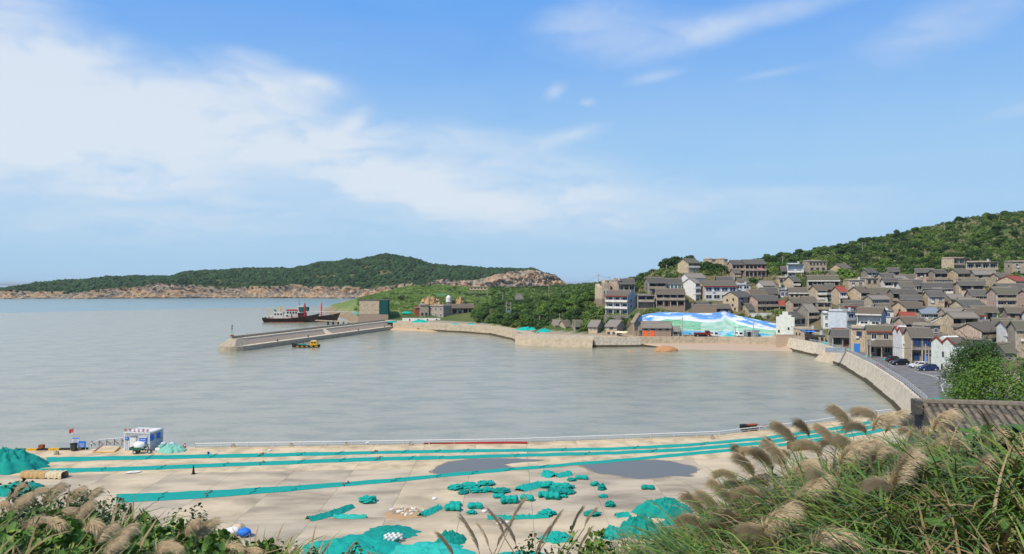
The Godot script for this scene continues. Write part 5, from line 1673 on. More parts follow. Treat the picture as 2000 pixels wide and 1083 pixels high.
func make_boats() -> void:
	var rust := mat("hull_dark", lin(0.06, 0.055, 0.05), 0.8, ntex("hull_rust", 61, 0.02, 5, [[0.0, Color(1.0, 0.45, 0.3)], [0.42, Color(1.0, 0.75, 0.62)], [0.55, Color(1, 1, 1)], [1.0, Color(0.8, 1.0, 0.95)]]), 9.0)
	var sw := mat("ship_white", lin(0.64, 0.63, 0.6), 0.8, T["streak"], 4.0)
	for k in 2:
		var d := [449.0, 459.0][k] as float
		var L := [34.0, 37.0][k] as float
		var o := thing("trawler", ["dark rusty trawler hulk with red mast moored in front", "second dark trawler hulk with orange mast, moored behind the first"][k], "ship", atd([567, 604][k], 552.0 + 25.0 * FOCAL / d, d), [0.04, 0.02][k])
		var h := part(o, "hull", hull(L, 7.0, 2.6, 3.0, 0.6), rust)
		var bt := MB.new()
		bt.box(Vector3(-1.5, 0.25, 3.25), Vector3(L * 0.62, 0.6, 0.1))
		part(h, "boot_stripe", bt.mesh(), mat("antifoul", lin(0.13, 0.03, 0.02), 0.9))
		part(o, "deck", deck(L, 7.0, 2.0), M["orange_rust"])
		if k == 0:
			cabin(o, "wheelhouse", Vector3(-7.0, 2.0, 0), Vector3(6.5, 4.6, 4.6), sw, 3)
			cabin(o, "aft_cabin", Vector3(-11.5, 2.0, 0), Vector3(5.5, 2.0, 4.4), sw, 2)
			cabin(o, "galley", Vector3(-1.5, 2.0, 0), Vector3(5.0, 3.2, 4.2), sw, 1)
			var a := MB.new()
			a.tube(Vector3(-13.5, 3.5, 0), Vector3(-13.5, 8.6, 0), 0.18, 0.12)
			part(o, "aft_mast", a.mesh(), M["paint_yellow"])
			var c := MB.new()
			c.tube(Vector3(-6.2, 6.5, 0), Vector3(-6.0, 10.2, 0), 0.5, 0.2); c.box(Vector3(-5.8, 9.0, 0), Vector3(1.4, 0.5, 0.5))
			part(o, "radar_mast", c.mesh(), M["paint_yellow"])
			var u := MB.new()
			u.tube(Vector3(-8.8, 6.4, 0), Vector3(-9.8, 8.0, 0), 0.4, 0.4)
			part(o, "funnel", u.mesh(), M["black"])
		else:
			cabin(o, "wheelhouse", Vector3(-10.5, 2.0, 0), Vector3(8.0, 5.4, 4.8), sw, 4)
			ubox(o, "wheelhouse_band", Vector3(-10.5, 7.3, 0), Vector3(7.2, 0.6, 4.6), M["paint_red"])
			cabin(o, "bridge", Vector3(-5.2, 5.5, 0), Vector3(4.0, 4.6, 4.2), sw, 2, 0.02)
			ubox(o, "bridge_wing", Vector3(-3.3, 8.0, 0.5), Vector3(5.5, 2.6, 4.3), mat("dark_green_paint", lin(0.02, 0.1, 0.08), 0.7))
			ubox(o, "bridge_stand", Vector3(-4.3, 3.8, 0), Vector3(4.6, 3.8, 3.2), M["black"])
			var c := MB.new()
			c.tube(Vector3(-6.5, 10.0, 0), Vector3(-6.5, 13.5, 0), 0.2, 0.1); c.tube(Vector3(-6.5, 11.2, -0.8), Vector3(-6.5, 11.2, 0.8), 0.1, 0.1)
			part(o, "radar_mast", c.mesh(), M["paint_red"])
		var m := MB.new()
		var mx := [9.0, 7.6][k] as float
		m.tube(Vector3(mx, 2.0, 0), Vector3(mx, 11.0, 0), 0.55, 0.5, 8); m.tube(Vector3(mx, 11.0, 0), Vector3(mx, 12.2, 0), 0.5, 0.2, 8)
		part(o, "mast", m.mesh(), [M["paint_red"], mat("mast_orange", lin(0.75, 0.1, 0.03), 0.6)][k])
		var rl := MB.new()
		for s in 9:
			var x := -L * 0.05 + s * L * 0.045
			rl.tube(Vector3(x, 2.5 + 0.012 * s * s, 3.1 - s * 0.06), Vector3(x, 3.6 + 0.02 * s * s, 3.1 - s * 0.06), 0.06, 0.06, 4)
		rl.path([Vector3(-L * 0.05, 3.6, 3.1), Vector3(L * 0.12, 4.0, 2.9), Vector3(L * 0.31, 5.0, 2.6)], 0.1, 0.1, 4)
		part(o, "bulwark_rail", rl.mesh(), M["paint_red"])
	# landing stage with its overhead conveyor
	var p := thing("jetty", "narrow concrete jetty on dark piles behind the breakwater", "jetty", Vector3.ZERO)
	var a := at(618, 627, 2.0)
	var b := at(702, 629, 2.6)
	var dk := MB.new()
	dk.box((a + b) * 0.5, Vector3(a.distance_to(b), 0.5, 2.2), Basis(Vector3.UP, -atan2(b.z - a.z, b.x - a.x)))
	part(p, "deck", dk.mesh(), M["pier"])
	for k in 7:
		var q := a.lerp(b, 0.28 + k * 0.12)
		ubox(p, "pile", Vector3(q.x, 0.2, q.z), Vector3(0.9, 3.4, 0.9), M["black"])
	var c := thing("overhead_conveyor", "thin overhead conveyor frame on tall legs beside the jetty", "conveyor", Vector3.ZERO)
	var e := atd(597, 609, 452)
	var f := atd(703, 610, 412)
	var cb := MB.new()
	cb.tube(e, f, 0.16, 0.16, 4)
	part(c, "beam", cb.mesh(), M["steel"])
	for k in [0.12, 0.3, 0.52, 0.68, 0.72, 0.82, 0.95]:
		var q := e.lerp(f, k)
		var lg := MB.new()
		lg.tube(q, Vector3(q.x, 0.0 if k > 0.6 else q.y - 2.2, q.z), 0.1, 0.1, 4)
		part(c, "leg", lg.mesh(), M["steel"])
	ubox(c, "hopper", e.lerp(f, 0.94) + Vector3(0, -0.6, 0), Vector3(5.0, 1.2, 1.6), mat("pale_green_paint", lin(0.2, 0.42, 0.36), 0.7))
	# yellow work boat at the breakwater, and one hauled up in the cove
	var y1 := thing("work_boat", "small yellow and black work boat beside the breakwater", "boat", at(598, 678.5, 0.0), PI + 0.1)
	part(y1, "hull", hull(10.6, 3.2, 0.7, 1.0, 0.3), M["paint_black"])
	var gs := MB.new()
	gs.box(Vector3(-0.6, 0.45, -1.5), Vector3(8.0, 0.3, 0.14)); part(y1, "rubbing_strake", gs.mesh(), M["paint_yellow"])
	part(y1, "deck", deck(10.0, 3.0, 0.55), mat("deck_green", lin(0.04, 0.1, 0.09), 0.8))
	var cb1 := cabin(y1, "cabin", Vector3(-2.9, 0.5, 0), Vector3(3.0, 1.9, 2.0), M["paint_yellow"], 0)
	ubox(cb1, "roof", Vector3(0, 1.98, 0), Vector3(1.8, 0.16, 1.6), M["white"])
	for k in 2: ubox(cb1, "window", Vector3(-0.5 + k * 1.0, 1.3, -0.93), Vector3(0.6, 0.5, 0.1), M["glass"])
	for k in 4:
		var ty := MB.new()
		ty.tube(Vector3(-3.0 + k * 1.7, 0.55, -1.6), Vector3(-3.0 + k * 1.7, 0.55, -1.82), 0.42, 0.42, 10)
		part(y1, "tyre_fender", ty.mesh(), M["rubber"])
	var dr := MB.new()
	dr.tube(Vector3(0.3, 0.6, 0), Vector3(1.6, 2.4, -0.4), 0.1, 0.08); part(y1, "derrick", dr.mesh(), M["black"])
	for k in 3: ubox(y1, "net_box", Vector3(0.5 + k * 1.1, 0.85, 0.2), Vector3(0.8, 0.6, 1.2), M["net_deep"])
	var y2 := thing("beached_boat", "dark fishing boat with yellow cabin aground in the sandy cove", "boat", at(829, 646, 0.0) + Vector3(0, 0.3, 0), 0.15)
	part(y2, "hull", hull(7.6, 2.6, 0.7, 1.2, 0.3), mat("hull_maroon", lin(0.07, 0.03, 0.03), 0.8))
	part(y2, "deck", deck(7.2, 2.4, 0.6), M["door_wood"])
	var cb2 := cabin(y2, "cabin", Vector3(-1.9, 0.6, 0), Vector3(2.4, 1.8, 1.6), M["paint_yellow"], 0)
	for k in 2: ubox(cb2, "window", Vector3(-0.4 + k * 0.8, 1.1, 0.72), Vector3(0.35, 0.8, 0.1), M["black"])
	for k in 3:
		ubox(y2, "post", Vector3(-2.6 + k * 1.2, 2.6, 0), Vector3(0.2, 1.4, 0.2), M["paint_yellow"])
	ubox(y2, "gear_box", Vector3(1.0, 1.0, 0), Vector3(1.4, 0.8, 1.2), M["white"])
	ubox(y2, "winch", Vector3(2.4, 1.7, 0), Vector3(1.0, 1.2, 1.0), M["paint_red"])
	var y3 := thing("dinghy", "small white dinghy below the parked van on the beach", "boat", at(1386, 668, 1.2) + Vector3(0, 0.4, 0), 0.1)
	part(y3, "hull", hull(4.6, 1.6, 0.45, 0.4, 0.1), M["trim_grey"])
	part(y3, "deck", deck(4.3, 1.4, 0.35), M["white"])
	for q in [[722.5, 679.5, "yellow"], [438, 602.8, "orange"]]:
		whole("mooring_buoy", lump(3, 10, 6, 0.02), M["paint_yellow"] if q[2] == "yellow" else M["mast_orange"], "tiny %s mooring buoy floating alone" % q[2], "buoy", "", at(q[0], q[1], 0.0)).scale = Vector3.ONE * 0.4

# ---------------------------------------------------------------- road vehicles
func wheel(t: Node3D, at_: Vector3, r: float, w: float) -> void:
	var a := MB.new()
	a.tube(at_ - Vector3(0, 0, w * 0.5), at_ + Vector3(0, 0, w * 0.5), r, r, 14)
	var o := part(t, "wheel", a.mesh(), M["rubber"])
	var b := MB.new()
	b.tube(at_ - Vector3(0, 0, w * 0.5 + 0.02), at_ + Vector3(0, 0, w * 0.5 + 0.02), r * 0.58, r * 0.58, 10)
	part(o, "rim", b.mesh(), M["steel"])

func car(label: String, pos: Vector3, yaw: float, paint: Material, tall := 1.0) -> void:
	var t := thing("parked_car", label, "car", pos, yaw, "cars parked beside the road")
	var L := 4.5
	var w := 0.9
	var body := MB.new()
	body.prism(PackedVector2Array([Vector2(-2.2, 0.28), Vector2(2.15, 0.28), Vector2(2.25, 0.5), Vector2(2.2, 0.78), Vector2(1.9, 0.95), Vector2(0.95, 1.05), Vector2(-1.95, 1.08), Vector2(-2.22, 0.95), Vector2(-2.27, 0.55)]), -w, w)
	part(t, "body", body.mesh(), paint)
	var g := MB.new()
	var h := 1.62 * tall
	g.hexa([Vector3(-1.95, 1.06, 0.84), Vector3(1.0, 1.04, 0.84), Vector3(1.0, 1.04, -0.84), Vector3(-1.95, 1.06, -0.84), Vector3(-1.6, h - 0.1, 0.66), Vector3(0.25, h - 0.1, 0.66), Vector3(0.25, h - 0.1, -0.66), Vector3(-1.6, h - 0.1, -0.66)])
	part(t, "window_glass", g.mesh(), M["glass"])
	var rf := MB.new()
	rf.hexa([Vector3(-1.72, h - 0.12, 0.7), Vector3(0.34, h - 0.12, 0.7), Vector3(0.34, h - 0.12, -0.7), Vector3(-1.72, h - 0.12, -0.7), Vector3(-1.5, h, 0.6), Vector3(0.15, h, 0.6), Vector3(0.15, h, -0.6), Vector3(-1.5, h, -0.6)])
	part(t, "roof", rf.mesh(), paint)
	for s in [-1.0, 1.0]:
		for x in [-0.75, -1.75]:
			var pl := MB.new()
			pl.tube(Vector3(x - 0.1, 1.05, s * 0.85), Vector3(x + 0.05, h - 0.1, s * 0.67), 0.045, 0.045, 4)
			part(t, "roof_pillar", pl.mesh(), paint)
		var ap := MB.new()
		ap.tube(Vector3(1.0, 1.04, s * 0.85), Vector3(0.27, h - 0.1, s * 0.67), 0.045, 0.045, 4)
		part(t, "roof_pillar", ap.mesh(), paint)
		for x in [-1.4, 1.4]: wheel(t, Vector3(x, 0.34, s * 0.8), 0.34, 0.22)
		ubox(t, "headlight", Vector3(2.19, 0.76, s * 0.66), Vector3(0.12, 0.14, 0.36), M["frame_white"])
		ubox(t, "tail_light", Vector3(-2.22, 0.85, s * 0.7), Vector3(0.1, 0.22, 0.26), M["paint_red"])
		ubox(t, "mirror", Vector3(0.75, 1.1, s * 0.98), Vector3(0.14, 0.14, 0.2), paint)
	ubox(t, "bumper", Vector3(2.22, 0.4, 0), Vector3(0.14, 0.22, 1.7), M["frame_dark"])
	ubox(t, "number_plate", Vector3(-2.29, 0.62, 0), Vector3(0.03, 0.12, 0.44), M["paint_blue"])

func make_vehicles() -> void:
	var gloss := func(key: String, c: Color) -> StandardMaterial3D:
		var m := mat(key, c, 0.3)
		m.clearcoat_enabled = true
		m.clearcoat = 0.6
		m.clearcoat_roughness = 0.08
		return m
	car("dark maroon car parked farthest up the waterfront road", at(1748, 707.5, ROAD), 0.1, gloss.call("car_maroon", lin(0.045, 0.015, 0.012)), 1.05)
	car("black sport utility car parked between maroon and white cars", at(1757, 713, ROAD), PI + 0.1, gloss.call("car_black", lin(0.012, 0.013, 0.018)), 1.02)
	car("white car parked below the blue gate", at(1796, 719, ROAD), PI - 0.1, gloss.call("car_white", lin(0.72, 0.73, 0.74)))
	car("dark blue car parked behind the two utility poles", at(1812, 724, ROAD), PI, gloss.call("car_blue", lin(0.01, 0.03, 0.12)))
	car("white car half hidden by the big bright tree", at(1870, 762, ROAD), 1.4, gloss.call("car_pearl", lin(0.66, 0.68, 0.72)))
	var van := func(label: String, pos: Vector3, yaw: float) -> void:
		var t := thing("parked_van", label, "van", pos, yaw)
		var b := MB.new()
		b.prism(PackedVector2Array([Vector2(-2.1, 0.3), Vector2(2.1, 0.3), Vector2(2.15, 0.9), Vector2(1.6, 1.9), Vector2(-1.95, 1.95), Vector2(-2.12, 1.2)]), -0.85, 0.85)
		part(t, "body", b.mesh(), M["car_white"])
		for s in [-1.0, 1.0]:
			ubox(t, "window", Vector3(-0.3, 1.45, s * 0.86), Vector3(2.6, 0.5, 0.05), M["glass"])
			for x in [-1.3, 1.35]: wheel(t, Vector3(x, 0.33, s * 0.76), 0.33, 0.2)
		var ws := MB.new()
		ws.quad(Vector3(2.14, 1.0, 0.7), Vector3(2.14, 1.0, -0.7), Vector3(1.7, 1.8, -0.66), Vector3(1.7, 1.8, 0.66))
		part(t, "windscreen", ws.mesh(), M["glass"])
	van.call("white van parked on the promenade right of the red lorry", at(1394, 657.8, ROAD), -1.3)
	van.call("white minivan parked left of the grey kiosk", at(1443, 657.8, ROAD), -1.4)
	var t := thing("flatbed_lorry", "dark red flatbed lorry parked in front of the mural", "lorry", at(1371, 658, ROAD), 0.0)
	ubox(t, "chassis", Vector3(0, 0.75, 0), Vector3(6.2, 0.25, 0.9), M["black"])
	var red := mat("lorry_red", lin(0.2, 0.02, 0.02), 0.5)
	var cb := MB.new()
	cb.prism(PackedVector2Array([Vector2(1.4, 0.7), Vector2(3.1, 0.7), Vector2(3.1, 1.5), Vector2(2.8, 2.4), Vector2(1.4, 2.45)]), -1.0, 1.0)
	part(t, "cab", cb.mesh(), red)
	ubox(t, "window", Vector3(2.2, 1.9, 1.0), Vector3(0.9, 0.55, 0.06), M["glass"])
	ubox(t, "bed", Vector3(-0.9, 1.05, 0), Vector3(4.3, 0.12, 2.0), M["door_wood"])
	for s in [-1.0, 1.0]:
		ubox(t, "drop_side", Vector3(-0.9, 1.35, s * 0.98), Vector3(4.3, 0.5, 0.07), red)
		for x in [-1.9, 2.2]: wheel(t, Vector3(x, 0.42, s * 0.85), 0.42, 0.26)
	ubox(t, "tail_board", Vector3(-3.03, 1.35, 0), Vector3(0.07, 0.5, 1.9), red)

# ---------------------------------------------------------------- poles and wires
func make_poles() -> void:
	var rows := [[989, 590, 637, 350, "twin pole carrying a transformer on the wooded shore"], [1054, 618, 645, 330, "concrete pole beside the promenade net heap"], [1093, 616, 640, 325, "concrete pole behind the three tiny huts"], [1123, 626, 653, 301, "concrete pole in front of the rightmost tiny hut"], [1072, 556, 575, 475, "pole on the skyline above the headland scrub"], [1100, 567, 585, 420, "pole on the green slope left of the ruin"], [1123, 579, 597, 385, "short pole among the slope bushes"], [1133, 571, 593, 390, "tall pole on the slope below the ruin"], [1169, 535, 562, 400, "skyline pole with crossarm left of the village"], [1190, 540, 556, 400, "thin skyline pole left of the pink block"], [982, 570, 590, 450, "pole on the slope behind the transformer"], [1038, 578, 597, 420, "pole in the middle of the green headland"], [952, 562, 585, 470, "pole at the pavilion's right end"], [1237, 627, 661, 285, "pole in front of the stone gable hut"], [1333, 620, 660, 283, "pole standing before the mural's left half"], [1436, 637, 662, 280, "grey pole before the mural's right half"], [1472, 627, 662, 279, "taller grey pole beside the grey kiosk"], [1302, 529, 548, 372, "pole on the grassy knoll slope"], [1376, 514, 536, 360, "pole left of the cream skyline blocks"], [1529, 500, 530, 405, "lone pole on the skyline above the pale blue house"], [1685, 474, 492, 478, "twin pole on the wooded ridge"], [1846, 433, 458, 538, "tall pole high on the wooded ridge"], [1618, 655, 684, 236, "pole at the lane mouth"], [1693, 655, 694, 205, "leaning pole by the blue door"], [1700, 664, 696, 204, "thin pole beside the tiled porch"], [1808, 672, 724, 176, "lamp pole in front of the blue gate house"], [1814, 685, 724, 175, "shorter pole beside the lamp pole"], [1841, 586, 614, 270, "white pole in front of the tan balcony house"], [1862, 530, 558, 330, "thin pole on the slope under the tall blank tan house"], [1928, 545, 562, 318, "pole between the high terrace and the pink house"], [1885, 536, 556, 330, "pole under the long grey terrace house"], [1838, 540, 555, 330, "short pole on the bright green slope"], [1739, 640, 662, 245, "pole above the porch roof"]]
	var tops := []
	for q in rows:
		var top := atd(q[0], q[1], q[3])
		var g: float = maxf(ground(top.x, q[3]), ROAD) if q[3] > 130 else 0.0
		var o := thing("utility_pole", q[4], "utility pole", Vector3(top.x, g, top.z), 0.2, "utility poles round the bay")
		var m := MB.new()
		var hgt := maxf(top.y - g, 4.0)
		m.tube(Vector3(0, -0.3, 0), Vector3(0, hgt, 0), 0.2, 0.13, 7)
		part(o, "shaft", m.mesh(), M["pole"])
		ubox(o, "crossarm", Vector3(0, hgt - 0.7, 0), Vector3(1.8, 0.13, 0.13), M["pole"])
		if q[0] in [989, 1685]:
			var m2 := MB.new()
			m2.tube(Vector3(2.2, -0.3, 0), Vector3(2.2, hgt, 0), 0.2, 0.13, 7)
			part(o, "shaft", m2.mesh(), M["pole"])
			for y in [0.95, 0.72, 0.5]: ubox(o, "brace", Vector3(1.1, hgt * y, 0), Vector3(2.4, 0.16, 0.16), M["pole"])
			if q[0] == 989: ubox(o, "transformer", Vector3(1.1, hgt * 0.57, 0), Vector3(1.1, 1.3, 1.0), mat("transformer", lin(0.15, 0.28, 0.33), 0.6))
		tops.append(Vector3(top.x, g + hgt - 0.65, top.z))
	for l in [[0, 1, 2.0], [1, 2, 0.8], [2, 3, 0.8], [4, 8, 3.5], [8, 9, 0.8], [19, 20, 3.0], [20, 21, 4.0], [13, 14, 1.0], [15, 16, 0.6], [25, 23, 1.5], [3, 13, 2.0], [5, 7, 1.0], [10, 4, 1.0]]:
		for k in [-0.7, 0.7]:
			var pts := []
			for s in 13:
				var u := s / 12.0
				pts.append((tops[l[0]] as Vector3).lerp(tops[l[1]], u) + Vector3(k, -l[2] * 4.0 * u * (1 - u), 0))
			var m := MB.new()
			m.path(pts, 0.028, 0.028, 3)
			whole("power_line", m.mesh(), M["wire"], "thin power line sagging from the %s" % rows[l[0]][4], "power line", "power lines")
	var lp := thing("street_lamp", "curved street lamp by the bright tree", "street lamp", at(1872, 745, ROAD))
	var m := MB.new()
	m.path([Vector3.ZERO, Vector3(0, 4.6, 0), Vector3(-0.3, 5.3, 0), Vector3(-1.2, 5.7, 0)], 0.09, 0.05, 6)
	part(lp, "post", m.mesh(), M["steel"])
	ubox(lp, "lamp_head", Vector3(-1.4, 5.7, 0), Vector3(0.6, 0.12, 0.25), M["frame_white"])

# ---------------------------------------------------------------- nets
func net_strip(label: String, rows: Array, marks: Array) -> void:
	var fn := FastNoiseLite.new()
	fn.seed = rows.size() * 7 + int(rows[0][1]); fn.frequency = 0.5; fn.fractal_octaves = 3
	var A := []
	var B := []
	for i in rows.size() - 1:
		for k in 28:
			var u := k / 28.0
			A.append(at(rows[i][0], rows[i][1], QUAY).lerp(at(rows[i + 1][0], rows[i + 1][1], QUAY), u))
			B.append(at(rows[i][0], rows[i][2], QUAY).lerp(at(rows[i + 1][0], rows[i + 1][2], QUAY), u))
	A.append(at(rows[-1][0], rows[-1][1], QUAY))
	B.append(at(rows[-1][0], rows[-1][2], QUAY))
	var t := thing("net_strip", label, "fishing net", Vector3.ZERO, 0.0, "long net strips on the quay")
	var f := func(i: int, j: int) -> Vector3:
		var v := j / 8.0
		var p: Vector3 = (B[i] as Vector3).lerp(A[i], v)
		var e := sin(PI * v)
		p.y += 0.02 + e * 0.05 + (0.09 * fn.get_noise_2d(p.x * 0.3, v * 11.0) + 0.06 * absf(fn.get_noise_2d(p.x * 1.5, v * 6.0 + 30.0))) * (0.2 + 0.8 * e)
		p.z += fn.get_noise_2d(p.x * 0.5, v * 0.7 + 5.0) * 0.2
		return p
	part(t, "netting", surf(A.size() - 1, 8, f), M["net"])
	for m in marks:
		var i := 0
		while i < A.size() - 1 and (A[i] as Vector3).x < at(m[0], rows[0][1], QUAY).x: i += 1
		var pts := []
		for k in 6:
			var p: Vector3 = (B[i] as Vector3).lerp(A[i], k / 5.0)
			pts.append(p + Vector3(0.25 * sin(k * 2.1 + m[0]) + k * 0.16, 0.13, 0))
		var s := MB.new()
		s.path(pts, 0.035, 0.035, 5)
		part(t, "seam_rope", s.mesh(), M["net_deep"])
		if m[1] == 1:
			for k in 4:
				var b := part(t, "red_float", lump(2, 8, 5, 0.05), M["paint_red"], pts[k + 1] + Vector3(0, 0.06, 0))
				b.scale = Vector3(0.1, 0.08, 0.08)

func bundle(kind: String, px: float, py: float, wpx: float, hpx: float, yaw: float, label: String, mk := "net", h0 := QUAY, group := "net bundles scattered on the quay", depth := 0.0) -> Node3D:
	var base := at(px, py, h0) if depth == 0.0 else atd(px, py, depth)
	var s := -base.z / FOCAL
	var w := wpx * s
	var h := hpx * s
	var fn := FastNoiseLite.new()
	fn.seed = int(px * 3.0 + py); fn.frequency = 1.0; fn.fractal_octaves = 3
	var me: ArrayMesh
	if kind == "roll":
		var ties := maxi(2, int(w / 0.55))
		var r := h * 0.5
		var f := func(i: int, j: int) -> Vector3:
			var u := j / 48.0
			var a := TAU * i / 26.0
			var pinch := 0.78 + 0.22 * absf(sin(PI * ties * u)) 
			var end := pow(clampf(minf(u, 1.0 - u) * 9.0, 0.0, 1.0), 0.5)
			var dir := Vector3(0, -cos(a), sin(a))
			var rr := r * pinch * maxf(end, 0.02) * (1.0 + 0.22 * fn.get_noise_3d(u * w * 1.2, dir.y * 1.6, dir.z * 1.6) + 0.14 * fn.get_noise_3d(u * w * 5.0, dir.y * 4.0, dir.z * 4.0) - 0.16 * absf(fn.get_noise_3d(u * w * 2.4, dir.y * 2.5 + 4.0, dir.z * 2.5)))
			var p := Vector3((u - 0.5) * w, dir.y * rr + r * 0.82, dir.z * rr * 1.2 + 0.25 * h * sin(u * 3.0 + px))
			p.y = maxf(p.y, 0.01)
			return p
		me = surf(26, 48, f, true)
	elif kind == "lump":
		var f := func(i: int, j: int) -> Vector3:
			var a := TAU * i / 44.0
			var t := PI * j / 24.0
			var dir := Vector3(cos(a) * sin(t), -cos(t), -sin(a) * sin(t))
			var k := 1.0 + 0.5 * fn.get_noise_3dv(dir * 1.3) - 0.34 * absf(fn.get_noise_3dv(dir * 2.2 + Vector3(9, 0, 0))) + 0.1 * sin(dir.x * 9.0 + dir.y * 6.0 + 5.0 * fn.get_noise_3dv(dir * 1.5)) + 0.1 * fn.get_noise_3dv(dir * 7.0)
			var p := Vector3(dir.x * w * 0.54, dir.y * h * 0.42, dir.z * w * 0.4) * k
			p.y = maxf(p.y + h * 0.22, 0.01)
			return p
		me = surf(44, 24, f, true)
	elif kind == "heap":
		var f := func(i: int, j: int) -> Vector3:
			var a := TAU * i / 80.0
			var u := j / 26.0
			var edge := 1.0 + 0.3 * fn.get_noise_2d(cos(a) * 1.5, sin(a) * 1.5)
			var r := (1.0 - u) * edge
			var prof := pow(sin(u * PI * 0.5), 0.8) * (0.8 + 0.35 * fn.get_noise_2d(cos(a) * (1.0 - u) * 2.2 + 7.0, sin(a) * (1.0 - u) * 2.2))
			var x := cos(a) * r * w * 0.5
			var z := -sin(a) * r * w * 0.36
			var fold := absf(sin(a * 9.0 + fn.get_noise_2d(x, z) * 9.0)) * 0.06 * sin(PI * u) + 0.3 * fn.get_noise_2d(x * 0.55, z * 0.55) * prof + (0.16 * absf(fn.get_noise_2d(x * 1.6, z * 1.6)) + 0.09 * fn.get_noise_2d(x * 4.0, z * 4.0)) * minf(1.0, 4.0 * (1.0 - u) + 0.3) * prof
			return Vector3(x, maxf(h * (prof + fold) * (0.92 if h0 < 3.0 else 0.62), 0.0) + 0.01, z)
		me = surf(80, 26, f, true)
	else: # sheet: crumpled length of netting lying flat
		var nx := maxi(10, int(w / 0.18))
		var f := func(i: int, j: int) -> Vector3:
			var u := i / float(nx)
			var v := j / 10.0
			var taper := lerpf(0.75, 1.0, sin(PI * u)) + 0.25 * fn.get_noise_1d(u * 4.0 + px)
			var x := (u - 0.5) * w
			var z := (0.5 - v) * h * 2.4 * taper + 0.35 * h * sin(u * 4.0 + px)
			var e := sin(PI * v)
			return Vector3(x, 0.02 + e * (0.16 + 0.18 * absf(sin(v * 13.0 + fn.get_noise_2d(x * 0.7, v) * 3.0)) + 0.2 * fn.get_noise_2d(x * 1.4, v * 3.0)), z)
		me = surf(nx, 10, f)
	return whole("net_bundle" if kind != "heap" else "net_heap", me, M[mk], label, "fishing net", group, base, yaw)

